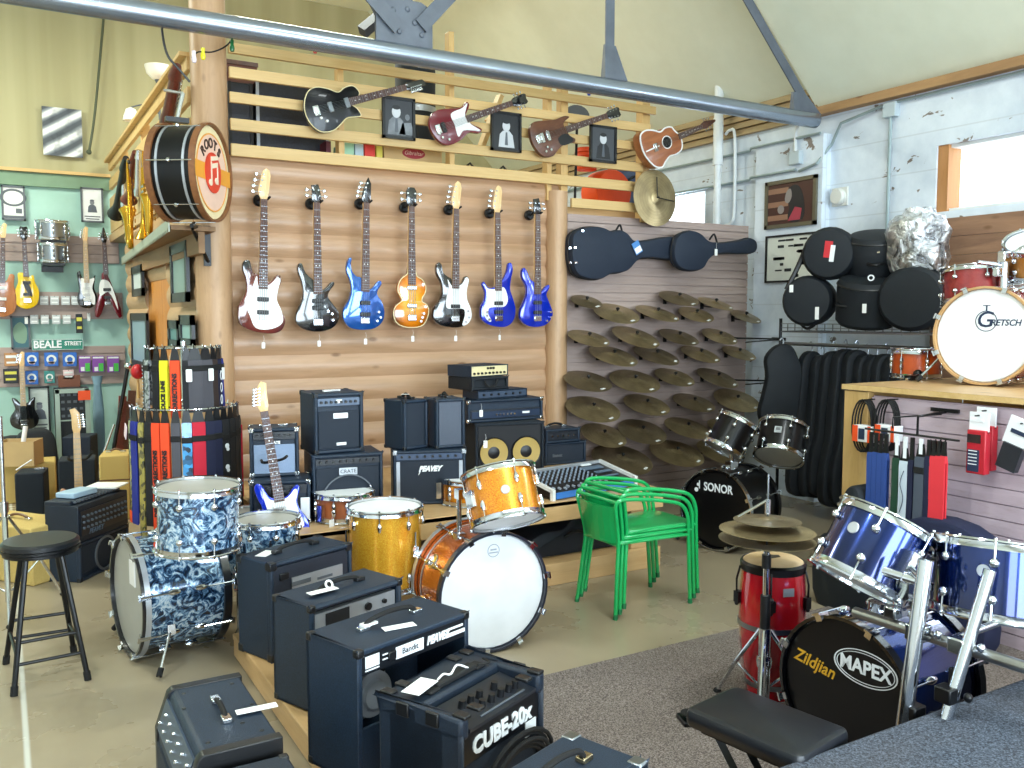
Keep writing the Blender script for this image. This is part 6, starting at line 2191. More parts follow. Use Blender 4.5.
top = [(-82, 'black studded guitar strap at the outer side of the upper strap ring', sb, .06, None), (-66, 'grey snakeskin print guitar strap on the upper strap ring', scm, .06, None), (-44, 'black plain guitar strap beside the yellow lettered strap', sb, .05, None),
       (-30, 'yellow guitar strap lettered police line on the upper strap ring', sye, .05, ('POLICE LINE', ink, -.215, .034)), (-13, 'orange guitar strap lettered corrections on the upper strap ring', sor, .055, ('CORRECTIONS', ink, -.2, .036)),
       (4, 'black guitar strap hanging between orange and grey straps on the upper ring', sb, .05, None), (16, 'wide grey suede guitar strap beside the orange lettered strap', sg, .085, None), (34, 'wide grey suede guitar strap with hanging price tag', sg, .08, None),
       (50, 'brown and black guitar strap past the grey suede straps', fab('brown', '30221e'), .05, None), (63, 'black guitar strap with white swirl print on the upper ring', sn, .05, None), (76, 'dark blue guitar strap at the wall side of the upper ring', sbl, .05, None), (88, 'black guitar strap nearest the corner post on the upper ring', sb, .05, None)]
for a, lab, m, wd, let in top:
    t = math.radians(cam_a+a)
    P = cP+V(((RA+.045)*math.cos(t), (RA+.045)*math.sin(t), zA-.07))
    L = zA-zB-.06 if a != -13 else zA-zB-.03
    s = strap(lab, P, cam_a+a+90, L, wd, m, 'straps on the upper carousel ring', lettering=let, buckle=let is None, tagm=paper if a in (4, 34, 63) else None)
    if a == 63:
        for k in range(4):
            MB().lathe([(.012, 0), (.018, 0), (.018, .002), (.012, .002)], 14, T(0, -.021, -.1-.075*k) @ FRONT @ Matrix.Diagonal((.8, 1.7, 1, 1)), True).build('swirl_print', wl, s)
    if a == -82:
        sd_ = MB()
        for k in range(14):
            sd_.ball((.02, -.02, -.04-.022*k), .006, 6)
        sd_.build('studs', chrome, s)
bot = [(-88, 'black guitar strap at the outermost hook of the lower strap ring', sb, .05), (-76, 'thin patterned guitar strap at the outer side of the lower ring', scf, .04), (-64, 'bright blue guitar strap on the lower ring near the tweed case', sbl, .075), (-50, 'camouflage print guitar strap beside the bright blue strap', scf, .045),
       (-40, 'black guitar strap between camouflage and orange straps', sb, .05), (-31, 'long orange guitar strap with black lettering on the lower ring', sor, .05), (-21, 'second orange guitar strap with black lettering, behind the long one', sor, .05), (-10, 'dark grey guitar strap beside the orange straps on the lower ring', sg, .05),
       (1, 'black guitar strap with blue and red print on the lower ring', spr, .055), (13, 'pair folded bright red guitar strap on the lower ring', sre, .075), (25, 'navy blue guitar strap beside the bright red strap', sn, .06), (34, 'navy guitar strap second from the bright red strap', sn, .055),
       (44, 'black guitar strap with white dice print on the lower ring', sb, .055), (55, 'plain black guitar strap just past the dice print strap', sb, .055), (66, 'plain black guitar strap, second past the dice print strap', sb, .055), (77, 'black guitar strap with thin red edge near the small amplifiers', sb, .055), (88, 'black guitar strap nearest the log wall on the lower ring', sb, .05)]
for a, lab, m, wd in bot:
    t = math.radians(cam_a+a)
    P = cP+V(((RB+.045)*math.cos(t), (RB+.045)*math.sin(t), zB-.07))
    L = .62+random.uniform(-.05, .06)+(.1 if a == -31 else 0)
    let = ('DEPT OF CORRECTIONS', ink, -.36, .036) if a in (-31, -21) else None
    s = strap(lab, P, cam_a+a+90, L, wd, m, 'straps on the lower carousel ring', lettering=let, buckle=let is None)
    if a == 44:
        for k in range(4):
            MB().prism(circ(.016, 12), 0, .003, T(.0, -.021, -.16-.13*k) @ FRONT).prism(circ(.012, 12), 0, .003, T(.006, -.021, -.18-.13*k) @ FRONT).build('dice_print', wl, s)
    if a == 77:
        MB().box((.03, -.015, -L*.5), (.012, .016, L*.8)).build('red_edge', sre, s)
    if a == -76:
        MB().box((0, -.016, -L), (.05, .014, .07)).build('leather_end', orange, s)
        MB().prism(rrect(.055, .09, .006, 2), 0, .003, T(.03, -.04, -.06) @ FRONT @ rotz(-25)).build('price_tag', plain('pink_tag', 'ecd4dc', .7), s)

# ------------------------------------------------------------------ blue guitar leaning by the carousel
go = [(-.135, .1), (-.13, .05), (-.08, .008), (0, 0), (.09, .008), (.14, .06), (.14, .13), (.105, .2), (.1, .25), (.125, .315), (.118, .34), (.09, .33), (.05, .29), (.0, .28), (-.05, .3), (-.085, .375), (-.11, .39), (-.128, .37), (-.12, .3), (-.105, .25), (-.112, .19)]
gd = [(-.085, .33), (-.06, .29), (0, .27), (.05, .28), (.1, .32), (.11, .3), (.09, .24), (.1, .18), (.115, .1), (.06, .07), (-.02, .09), (-.07, .14), (-.075, .22)]
pa, pb = aty(288, 548, 4.66), aty(258, 381, 4.84)
gz = .43
pa = aty(287, 545, 4.4)
zt_ = pb-pa
# standing on the floor-side edge of the bench, leaned on the small amplifiers
tail = V((aty(287, 540, 4.75).x, 4.75, aty(287, 545, 4.75).z))
topg = aty(259, 381, 4.86)
ax_ = (topg-tail)
Lg = ax_.length
z_ = ax_.normalized()
y_ = V((.25, 1, .0))
y_ = (y_-z_*y_.dot(z_)).normalized()
x_ = y_.cross(z_)
Mg = Matrix(((x_.x, y_.x, z_.x, tail.x), (x_.y, y_.y, z_.y, tail.y), (x_.z, y_.z, z_.z, tail.z), (0, 0, 0, 1)))
k = Lg/.98
gsc = lambda pts: [(a*k, b*k) for a, b in pts]
lg = guitar('electric_guitar', 'blue electric guitar with white pickguard leaning before the silver grilled amplifier', 'guitar', Mg, gsc(go), BLUELAC, .285*k, .8*k, 's6', maple, guard=gsc(gd), pickups=(.12*k, .18*k, .245*k), pk_m=white, bridge=.085*k, knobs=gsc([(.075, .14), (.09, .1), (.095, .065)]), bass=False, tagged=False, kn_m=white)
sgd = thing('guitar_stand', 'black guitar stand holding the leaning blue guitar by its neck', 'stand', T(tail.x-.06, tail.y+.1, 0))
nk = tail+z_*(.5*k)+y_*.03
li = V((tail.x-.06, tail.y+.1, 0))
hold = nk-li
MB().tube(open_spline([tuple(hold+x_*-.06-y_*.07+V((0, 0, .02))), tuple(hold+x_*-.045), tuple(hold+x_*.045), tuple(hold+x_*.075-y_*.09+V((0, 0, .02)))]), .008, 8).build('neck_yoke', rubber, sgd)
MB().cyl((0, .0, .2), tuple(hold), .009).build('upright', blackm, sgd)
for k_ in (-1, 0, 1):
    MB().tube([(0, 0, .22), (.09*k_-.02, -.1 if k_ else .02, .0)], .009, 8).build('leg', blackm, sgd)
MB().tube([(-.02, -.14, tail.z-.01), (-.02, -.06, tail.z-.03), (0, -.02, .2), (.12, -.06, tail.z-.03), (.12, -.14, tail.z-.01)], .009, 8).build('body_cradle', rubber, sgd)

# ------------------------------------------------------------------ back room
YF = 11.43


def wpanel(px0, px1, py0, py1, lab):
    a, b = aty(px0, py0, 11.5), aty(px1, py1, 11.5)
    mb = MB()
    n = max(2, int((a.z-b.z)/.085))
    h = (a.z-b.z)/n
    for k in range(n):
        mb.box(((a.x+b.x)/2, 11.485, b.z+h*(k+.5)), (b.x-a.x, .03, h*.88))
    mb.box(((a.x+b.x)/2, 11.495, (a.z+b.z)/2), (b.x-a.x, .012, a.z-b.z))
    o = mb.build('slatwall_strip', slatw)
    o['kind'] = 'structure'
    o['label'] = lab


wpanel(-30, 119, 232, 264, 'highest mauve slatwall strip on the mint wall')
wpanel(-30, 123, 291, 319, 'middle mauve slatwall strip on the mint wall')
wpanel(-30, 126, 348, 383, 'lowest mauve slatwall strip on the mint wall')


def bg(label, name, body, tail, joint, nut, **kw):
    return pguitar('electric_guitar' if name is None else name, label, (0, 0, 1), body, tail, joint, nut, 11.3, tagged=False, group='instruments on the mint wall', **kw)


bg('natural brown bass guitar with white hardware at the photo edge of the mint wall', 'bass_guitar', [(-14, 292), (-12, 310), (2, 317), (14, 312), (17, 298), (14, 285), (14, 275), (10, 274), (6, 281), (-2, 281), (-8, 272), (-12, 272), (-10, 283)], (2, 317), (2, 281), (3, 238), bmat=NATLAC, head='s6', bass=False, pickups=(.2, .32), pk_m=white, bridge=.08)
bg('yellow single cutaway electric guitar on the mint wall', None, [(15, 292), (17, 305), (27, 309), (37, 304), (39, 291), (35, 282), (33, 275), (28, 277), (24, 273), (18, 273), (18, 282)], (28, 309.5), (24, 275), (24, 240), bmat=YELLAC, head='g6', hmat=BLKLAC, neckm=rosew, bass=False, pickups=(.17, .3), pk_m=black, guard=[(23, 282), (26, 281), (31, 289), (32, 297), (27, 292)], guard_m=black, bridge=.1)
bg('black and white electric guitar with maple neck on the mint wall', None, [(77, 300), (80, 306), (88, 308.5), (95, 305), (97, 297), (94, 288), (95, 280), (95, 275), (92, 279), (87, 280.5), (82, 277), (79.5, 271), (77, 273), (78.5, 284), (79, 290)], (87.5, 308.5), (86, 281), (85, 241), bmat=BLKLAC, head='s6', board=maple, bass=False, pickups=(.1, .17, .24), pk_m=white, guard=[(81, 278), (87, 280), (94, 278), (92, 288), (95, 297), (94, 305), (88, 300), (82, 294), (81, 285)], bridge=.06)
bg('dark red flying V electric guitar with white pickguard on the mint wall', None, [(102, 273), (101, 284), (95, 316), (99, 317.5), (108, 299), (119, 318), (122, 316), (108, 276), (106, 272)], (108.5, 318), (104.5, 273), (104, 243), bmat=WINE, head='a6', hmat=BLKLAC, neckm=rosew, bass=False, pickups=(.24, .33), pk_m=black, guard=[(101, 280), (100, 296), (108, 292), (118, 310), (109, 282)], bridge=.17)
bg('black electric guitar with maple neck hung low on the mint wall', None, [(10, 418), (12, 426), (24, 430), (36, 426), (39, 418), (35, 409), (35, 401), (35, 397), (31, 399), (27, 403), (22, 404), (16, 399), (12, 398), (13, 403), (15, 409)], (24.5, 430), (24, 404), (21.5, 366), bmat=BLKLAC, head='s6', board=maple, bass=False, pickups=(.1,), pk_m=chrome, bridge=.05)

for (x0, x1, y0, y1, lab, bgm, kind) in ((0.5, 26, 185, 221, 'white poster with a grey oval drawing on the mint wall', plain('white_poster', 'e4e8e6', .6), 0), (80, 104, 187, 223, 'white poster with a grey figure on the mint wall', plain('white_poster2', 'e8ebee', .6), 1),
                                       (10, 31, 316, 349, 'dark teal poster below the yellow guitar', plain('teal_poster', '3f6a78', .6), 2), (28, 51, 387, 432, 'black and white poster behind the black guitar hung low', plain('white_poster3', 'c9d4d0', .6), 3)):
    a, b = aty(x0, y0, 11.44), aty(x1, y1, 11.44)
    w, h = b.x-a.x, a.z-b.z
    r = frame_box(lab, (a+b)/2, w, h, FRONT, greyp if kind != 3 else black, bgm, .02, 'poster', 'wall_poster')
    if kind == 0:
        MB().lathe([(.1, 0), (.13, 0), (.13, .003), (.1, .003)], 28, T(0, h*.16, 0) @ Matrix.Diagonal((1, .75, 1, 1)), True).build('print_drawing', greyp, r)
        MB().box((0, -h*.4, .001), (w*.9, h*.08, .003)).box((w*.22, -h*.22, .001), (w*.26, h*.14, .003)).build('print_text', greyp, r)
    elif kind in (1, 3):
        figure(r, h*.5, plain('grey_face', '7a7f88', .6), plain('grey_suit', '5c6270', .6), 0, None, True)
        MB().box((0, -h*.33, .001), (w*.7, h*.03, .003)).box((0, -h*.4, .001), (w*.6, h*.03, .003)).build('print_text', greyp, r)
    else:
        MB().prism(spline([(-.05, -.1), (.04, -.12), (.06, .05), (0, .12), (-.07, .05)], 3), 0, .003).build('print_figure', plain('dull_green_print', '7a9a86', .6), r)
a, b = aty(41.5, 106, 11.46), aty(83, 158, 11.46)
s = NT('steel_print')
wv = s.n('ShaderNodeTexWave')
wv.inputs['Scale'].default_value = .9
wv.inputs['Distortion'].default_value = 1.5
wv.inputs['Detail'].default_value = 1
s.l(s.obj((1.6, 1, 2.6), (0, .8, 0)), wv.inputs['Vector'])
wv.bands_direction = 'Z'
nz = s.noise(s.obj(), 9, 2)
cc = s.mix(s.ramp(wv.outputs['Fac'], [(.1, '4a5058'), (.55, '8d949c'), (.9, 'e4e7ea')]), (.02, .02, .03, 1), s.ramp(nz, [(.5, .0), (.7, .5)]))
s.set(cc, .4)
o = MB().box((0, 0, 0), (b.x-a.x, .02, a.z-b.z)).build('wall_print', s.m, None, T((a+b)/2))
tag(o, 'unframed print of steel coils on the yellow plywood wall', 'picture')

for y0, x0, x1, lab in ((221, 35, 69, 'upper chrome snare drum on the highest slatwall strip'), (243.5, 37.5, 67.5, 'lower chrome snare drum on the highest slatwall strip')):
    a, b = aty((x0+x1)/2, y0, 11.22), aty((x0+x1)/2, y0+18.5, 11.22)
    R = (aty(x1, y0, 11.22).x-aty(x0, y0, 11.22).x)/2
    drum('snare_drum', lab, 'drum', (a.x, 11.22, (a.z+b.z)/2), (0, -.05, 1), R*.93, a.z-b.z-.02, steel, head_w, head_w, lugs=8, lug='oval', base=(a.x, 11.22, b.z))
    o = thing('shelf_bracket', 'dark bracket under the %s chrome snare drum' % ('upper' if y0 < 230 else 'lower'), 'bracket', T(a.x, 11.4, b.z-.03))
    MB().box((0, -.15, 0), (R*1.5, .3, .025)).box((0, .05, -.03), (R*1.5, .02, .09)).build('plate', blackm, o)

# packets and small stock on the strips
pal = {'silver': plain('foil_packet', 'c3c8ca', .35), 'white': plain('card_white', 'e8ecec', .6), 'blue': plain('card_blue', '2a6cc8', .5), 'purple': plain('card_purple', '8a4aa8', .5), 'green': plain('card_green', '4ab848', .5), 'black': plain('card_black', '1a1c22', .5), 'brown': plain('card_brown', '7a4a38', .6), 'tan': plain('card_tan', 'b8865a', .6), 'pink': plain('card_pink', 'e8c8cc', .6), 'teal': plain('card_teal', '3a8a88', .5), 'yellow': plain('card_yellow2', 'd8d050', .5)}


def packet(label, x0, x1, y0, y1, c, art=None, cat='packet', group='stock hung on the slatwall strips', Y=11.41):
    a, b = aty(x0, y0, Y), aty(x1, y1, Y)
    w, h = b.x-a.x, a.z-b.z
    r = thing('string_packet', label, cat, T((a.x+b.x)/2, Y, b.z), group)
    MB().box((0, 0, h/2), (w, .03, h)).build('packet_body', pal[c], r, None, .003)
    MB().cyl((0, .055, h*.96), (0, -.02, h*.96), .004, n=6).build('hook', blackm, r)
    if art == 'arc':
        MB().lathe([(w*.2, 0), (w*.36, 0), (w*.36, .003), (w*.2, .003)], 20, T(0, -.0165, h*.5) @ FRONT, True).build('printed_ring', pal['white'], r)
        MB().box((0, -.0175, h*.25), (w*.45, .004, h*.18)).build('printed_label', pal['pink'], r)
    elif art == 'duo':
        MB().box((w*.22, -.016, h*.3), (w*.4, .004, h*.5)).build('printed_label', pal['green'], r)
        MB().box((-w*.2, -.016, h*.2), (w*.3, .004, h*.25)).box((0, -.016, h*.9), (w*.9, .004, h*.1)).build('printed_text', pal['white'], r)
    elif art == 'bar':
        MB().box((0, -.016, h*.72), (w*.8, .004, h*.2)).box((0, -.016, h*.28), (w*.7, .004, h*.14)).build('printed_label', pal['yellow' if c == 'black' else 'white'], r)


od = ['first', 'second', 'third', 'fourth', 'fifth']
for k, x in enumerate((39.5, 50, 61, 71)):
    packet('silver packet, %s after the yellow guitar in the upper row of the middle slatwall strip' % od[k], x, x+9, 296, 305, 'silver', 'bar')
for k, x in enumerate((30, 40.5, 52, 62.5)):
    packet('silver packet, %s along the lower row of the middle slatwall strip' % od[k], x, x+8.5, 315, 324, 'silver', 'bar')
packet('black hanging accessory with white tag under the black and white guitar', 75.5, 83, 314, 333, 'black', 'bar')
packet('white tag hanging beside the flying V guitar', 87, 90.5, 313, 321, 'white')
packet('white tag hanging below the yellow guitar', 24.5, 28, 317, 324, 'white')
packet('tan and white packet beside the neck of the low black guitar', 4, 18, 353, 366, 'tan', 'bar')
packet('black packet with yellow print at the lowest strip beside the maple neck', 3, 18.5, 369, 383, 'black', 'bar')
for k, x in enumerate((24.5, 44, 62.5)):
    packet('blue string box with pale ring, %s in the top row of the lowest strip' % od[k], x, x+14.5, 352.5, 366, 'blue', 'arc')
packet('blue string box with pale ring in the bottom row of the lowest strip', 25, 38.5, 371, 384, 'blue', 'arc')
packet('round teal packet in the bottom row of the lowest strip', 44, 55, 371, 383, 'teal', 'arc')
packet('pink packet above the brown box on the lowest strip', 63, 74, 370, 379, 'pink', 'bar')
for k, x in enumerate((78.5, 92, 107)):
    packet('purple and green packet, %s after the blue boxes on the lowest strip' % od[k], x, x+12.5, 356, 372, 'purple', 'duo')
packet('brown box hung under the lowest slatwall strip', 58, 80.5, 375.5, 390, 'brown', None, 'box', None)
# street sign
a, b = aty(31.5, 339.5, 11.42), aty(83.5, 349.5, 11.42)
w, h = b.x-a.x, a.z-b.z
r = thing('street_sign', 'green street sign with white lettering on the mint wall', 'sign', T((a+b)/2))
MB().box((0, 0, 0), (w, .012, h)).build('sign_plate', plain('street_sign_green', '14806c', .4), r, None, .003)
fb = MB()
for s in (1, -1):
    fb.box((0, -.0065, s*(h/2-.004)), (w*.99, .003, .004)).box((s*(w/2-.004), -.0065, 0), (.004, .003, h*.97))
fb.build('border', wl, r)
text('lettering', 'BEALE', h*.95, wl, r, T(-w*.2, -.008, 0) @ FRONT, 0, .001, .004, .9)
text('lettering', 'STREET', h*.52, wl, r, T(w*.3, -.008, .01) @ FRONT, 0, .001, .002, .85)

# rack cabinet behind glass
a, b = aty(55, 390, 10.6), aty(93, 487, 10.6)
zc0 = max(b.z, .0)
w, h = b.x-a.x, a.z-.0
r = thing('glazed_cabinet', 'silver framed cabinet with dark gear inside and an orange card', 'cabinet', T((a.x+b.x)/2, 10.75, 0))
MB().box((0, .06, h/2), (w, .3, h)).build('cabinet_body', plain('dark_interior', '161c22', .5), r)
fr_ = MB()
for s in (-1, 1):
    fr_.box((s*(w/2-.02), -.1, h/2), (.045, .05, h))
fr_.box((0, -.1, h-.02), (w, .05, .045)).box((0, -.1, h*.62), (w, .03, .012))
fr_.build('cabinet_frame', plain('sage_silver', '9fb0a4', .4, .3), r)
gear = MB()
for k in range(4):
    for j in range(4):
        gear.box((-w*.28+w*.18*j, -.095, h*(.93-.085*k)), (w*.1, .01, h*.03))
gear.build('gear', greyp, r)
a, b = aty(79, 392, 10.45), aty(92, 401, 10.45)
MB().box(((a.x+b.x)/2-r.location.x, -.3+.16, (a.z+b.z)/2), (b.x-a.x, .006, a.z-b.z)).build('price_card', orange, r)
# bundle in blue plastic, stand pole, upright boards
p = aty(102, 440, 10.9)
o = thing('wrapped_bundle', 'tall bundle wrapped in pale blue plastic against the mint wall', 'bundle', T(p.x, 11.2, 0))
hh = aty(102, 376, 11.2).z
MB().lathe([(0, 0), (.06, 0), (.06, hh*.6), (.04, hh*.9), (.06, hh), (0, hh-.03)], 12, Matrix.Diagonal((1, .6, 1, 1))).build('wrapping', plain('blue_plastic_wrap', '86a6b8', .25), o)
for k, (x, y0, dx, c, lab) in enumerate(((115, 396, .1, darkred, 'dark red upright wooden board against the side logs'), (120, 402, .06, mahog, 'brown upright wooden board beside the dark red one'), (125.5, 392, .03, rosew, 'rosewood upright board nearest the strap carousel'))):
    p = aty(x, 430, 9.3+.06*k)
    zz = aty(x, y0, 9.3).z
    o = MB().box((0, 0, zz/2), (.07, .05, zz)).build('timber_board', c, None, T(p.x, 9.3+.1*k, 0) @ roty(5))
    tag(o, lab, 'board')
a, b = aty(128, 366, 9.0), aty(104, 452, 9.0)
o = thing('microphone_stand', 'black boom stand leaning behind the tweed case', 'stand', T(b.x, 9.0, 0))
MB().cyl((0, 0, .0), (a.x-b.x, 0, a.z), .018).build('pole', blackm, o)
MB().cyl((0, 0, b.z), (.1, .05, b.z+.25), .012).ball((a.x-b.x, 0, a.z), .035).build('clamp', chrome, o)
MB().lathe([(0, 0), (.13, 0), (.12, .03), (0, .04)], 18).build('base', blackm, o)
p = aty(136, 372, 8.9)
o = thing('maraca', 'red round shaker hung on the log jamb past the door', 'shaker', T(p.x+.02, 8.95, p.z))
MB().ball((0, 0, 0), .06, 14, (1, 1, 1.2)).build('head', red, o)
MB().cyl((0, 0, -.06), (0, 0, -.25), .012).build('handle', pine_v, o)

# cases and cabinets stacked at the frame edge
HM = plain('brown_handle', '6a4a30', .5)


def box_case(label, name, cat, bl, br, top_l, z0, d, mat, hand=True, yaw=None, cornm=None, edge=None):
    c, yw, w, h, nrm = front_box(bl, br, z0, top_l)
    if yaw is not None:
        yw = math.radians(yaw)
        nrm = V((-math.sin(yw), math.cos(yw), 0))
    r = thing(name, label, cat, T(c+nrm*d/2+V((0, 0, 0))) @ Matrix.Rotation(yw, 4, 'Z'))
    MB().box((0, 0, h/2), (w, d, h)).build('case_body', mat, r, None, .012)
    if hand:
        handle(r, h, min(.18, w*.5), 0, 'x', HM, chrome)
    if cornm:
        corners(r, w, d, h, cornm, .04)
    if edge:
        MB().box((0, 0, h*.62), (w+.004, d+.004, .012)).build('lid_seam', edge, r)
    return r, w, h


box_case('tan tweed amplifier case standing behind the bar stool', 'tweed_case', 'case', (-34, 575), (33, 587), 519, 0, .32, TWEED, edge=HM)
box_case('second tan tweed case behind the small black amplifier at the frame edge', 'tweed_case', 'case', (-14, 506), (57, 500), 467, 0, .4, TWEED, False)
r, w, h = box_case('small black box amplifier before the second tweed case', 'box_amplifier', 'amplifier', (16, 516), (45, 514), 474, 0, .3, CARPETC, False)
MB().box((.06, 0, h+.012), (.07, .05, .024)).build('handle_cap', chrome, r)
MB().cyl((-.12, 0, h+.01), (.0, .02, h+.09), .006).build('drum_stick', paper, r)
zt_ = 1.7-(470-315)/F*8.5
c_ = aty(21, 468, 9.0)
o = thing('cardboard_carton', 'open cardboard carton holding a paper roll on the second tweed case', 'carton', T(c_.x, 9.0, .36) @ rotz(-20))
for (c, s) in (((0, 0, .01), (.3, .24, .02)), ((0, -.12, .11), (.3, .008, .22)), ((0, .12, .11), (.3, .008, .22)), ((-.15, 0, .11), (.008, .24, .22)), ((.15, 0, .11), (.008, .24, .22))):
    MB().box(c, s).build('side', plain('cardboard', 'c3a574', .8), o)
tag(MB().cyl((c_.x, 9.0, .39), (c_.x+.05, 9.02, .7), .02).build('paper_roll', paper), 'white paper roll sticking out of the cardboard carton', 'paper roll')
c_ = aty(37, 470, 9.6)
o = thing('gig_bag', 'black rounded gig bag standing below the low black guitar', 'bag', T(c_.x, 9.6, 0))
hh = aty(37, 429, 9.6).z
MB().prism(spline([(-.17, 0), (.17, 0), (.18, hh*.6), (.14, hh*.93), (0, hh), (-.14, hh*.93), (-.18, hh*.6)], 4), -.12, .12, FRONT, .03).build('bag_body', BAG, o)
o = thing('gig_bag', 'second black bag lower beside the rounded gig bag', 'bag', T(c_.x-.2, 9.75, 0))
hh = aty(18, 436, 9.75).z
MB().prism(spline([(-.17, 0), (.17, 0), (.18, hh*.6), (.1, hh*.97), (-.12, hh*.95), (-.18, hh*.6)], 4), -.1, .1, FRONT, .03).build('bag_body', BAG, o)
r, w, h = box_case('tan tweed case with handle standing by the strap carousel', 'tweed_case', 'case', (101, 521), (131, 519), 456, 0, .34, TWEED, True, edge=HM)
r, w, h = box_case('small black amplifier behind the natural guitar neck', 'box_amplifier', 'amplifier', (60, 520), (97, 517), 461, 0, .28, CARPETC, False)
r, w, h = box_case('blue black amplifier farther back, behind the natural guitar neck', 'box_amplifier', 'amplifier', (64, 488), (92, 487), 437, 0, .28, CASE, False)

# natural guitar on a stand
np_ = aty(79, 480, 6.95)
ht = aty(79, 408, 6.95).z
kk = (ht-.08)/.98
gsc = lambda pts: [(a*kk, b*kk) for a, b in pts]
guitar('electric_guitar', 'electric guitar with bare maple neck standing behind the black mixer amplifier', 'guitar', T(np_.x, 6.98, .08) @ rotz(-8), gsc(go), NATLAC, .285*kk, .8*kk, 's6r', maple, board=maple, pickups=(.12*kk, .2*kk), bridge=.08*kk, bass=False, tagged=False, inlay=False)
o = thing('guitar_stand', 'black stand holding the natural guitar behind the black mixer amplifier', 'stand', T(np_.x, 7.08, 0))
MB().cyl((0, 0, 0), (0, 0, .66), .012).build('upright', blackm, o)
MB().tube(open_spline([(-.06, -.16, .7), (-.05, -.07, .66), (.05, -.07, .66), (.09, -.15, .72)]), .01, 8).build('neck_yoke', rubber, o)
for s in (-1, 1):
    MB().tube([(0, 0, .3), (s*.16, -.22, .0)], .011, 8).build('leg', blackm, o)

# black mixer amplifier on its cabinet
M = T(.465, 6.409, 0) @ rotz(51.9)
ca_ = amp('black speaker cabinet on the floor under the mixer amplifier', M, .552, .231, .25, name='speaker_cabinet', cat='speaker', grille=GRILLE, cornm=black, hand=False)
MB().lathe([(.1, 0), (.115, 0), (.115, .01), (.1, .01)], 28, T(.0, -.112, .125) @ FRONT, True).build('speaker_rim', greyp, ca_)
M = T(.465, 6.409, .254) @ rotz(51.9)
w, d, h = .552, .231, .265
mp = thing('mixer_amplifier', 'black mixer amplifier stacked on the floor cabinet beside the strap carousel', 'amplifier', M)
MB().box((0, .0, h*.45), (w, d, h*.9)).hexa([(-w/2, -d/2+.05, h*.9), (w/2, -d/2+.05, h*.9), (w/2, d/2, h*.9), (-w/2, d/2, h*.9)], [(-w/2, -d/2+.06, h), (w/2, -d/2+.06, h), (w/2, d/2, h), (-w/2, d/2, h)]).build('cabinet', TOLEX2, mp, None, .006)
MB().box((0, -d/2-.002, h*.45), (w*.92, .008, h*.6)).build('front_panel', panel, mp)
kme = MB().cyl((0, 0, 0), (0, -.014, 0), .008, n=8).mesh('control_knob', plain('steel_knobs', '5f6a78', .4))
for i in range(12):
    for j in range(3):
        link('control_knob', kme, mp, T(-w*.42+w*.84*i/11, -d/2-.004, h*(.62-.14*j)))
text('lettering', 'PEAVEY', .045, plain('blue_grey_ink', '5a7088', .5), mp, T(-.1, -d/2-.007, h*.2) @ FRONT, .35, .001, .001)
sme = MB().box((0, 0, 0), (.012, .03, .016)).mesh('slider', greyp)
for i in range(14):
    link('slider', sme, mp, T(-w*.42+w*.84*i/13, -d/2+.05, h*.97))
o = MB().box((0, 0, 0), (.22, .14, .035)).build('paper_folder', plain('pale_blue_folder', 'a9c4d8', .5), None, T(.40, 6.36, .254+h+.02) @ rotz(45), .006)
tag(o, 'pale blue folder lying on the black mixer amplifier', 'folder')
o = MB().box((0, 0, 0), (.2, .22, .01)).build('paper_sheets', paper, None, T(.60, 6.6, .254+h+.007) @ rotz(60))
tag(o, 'white paper sheets lying on the black mixer amplifier', 'papers')

# cymbal stand at the frame edge
p = atz(9, 612)
cs2 = thing('cymbal_stand', 'chrome cymbal stand behind the bar stool at the frame edge', 'stand', T(p.x, p.y, 0))
MB().cyl((0, 0, .06), (0, 0, .62), .016).build('lower_tube', chrome, cs2)
MB().cyl((0, 0, .6), (0, 0, 1.13), .011).cyl((0, 0, .58), (0, 0, .64), .022).build('upper_tube', chrome, cs2)
stand_tripod(cs2, 0, 0, .06, .55, .33, chrome, a0=30)
# ------------------------------------------------------------------ brick wall side: pictures, rack of bags
a0_, b0_ = atx(817, 174, XR-.12), atx(765.5, 228, XR-.12)
aw = atx(765.5, 182, XR-.12)
bot_ = atx(817, 228, XR-.12).z
h_ = a0_.z-atx(817, 224, XR-.12).z
w_ = aw.y-a0_.y
goldf = plain('grey_gold_frame', '6f6a58', .4, .4)
pbrown = plain('brown_print2', '4a2f2a', .35)
r = frame_box('framed colour photograph of a person in profile on the white pilaster', (XR-.115, (a0_.y+aw.y)/2, a0_.z-h_/2), w_, h_, FX, goldf, pbrown, .035)
for k in range(3):
    MB().box((-w_*.25, h_*(.28-.28*k), .001), (w_*.42, h_*.11, .002)).build('print_band', plain('tan_print', '96705a', .4), r)
MB().prism(spline([(-.02, -.16), (.15, -.16), (.16, .02), (.1, .14), (.04, .16), (-.03, .12), (-.05, .04), (-.01, -.02)], 3), .001, .003).build('figure_head', pd, r)
MB().prism(spline([(-.06, .02), (-.02, .0), (.02, .06), (.0, .13), (-.04, .11)], 3), .003, .004).prism(circ(.04, 12, -.11, -.05), .001, .003).build('figure_face', plain('skin_grey_print', '8d8482', .5), r)
MB().prism([(-.02, -.16), (.12, -.16), (.14, -.06), (.06, -.04)], .003, .005).build('figure_scarf', plain('pinkred_print', 'a83a4a', .5), r)
a0_, aw = atx(817, 229, XR-.12), atx(766, 234, XR-.12)
zb_ = atx(766, 283, XR-.12).z
h_ = a0_.z-zb_-.02
r = frame_box('black framed white chart of small instruments below the profile photograph', (XR-.115, (a0_.y+aw.y)/2, zb_+h_/2), aw.y-a0_.y, h_, FX, black, plain('chart_white', 'dfe2da', .5), .018)
mb = MB()
random.seed(9)
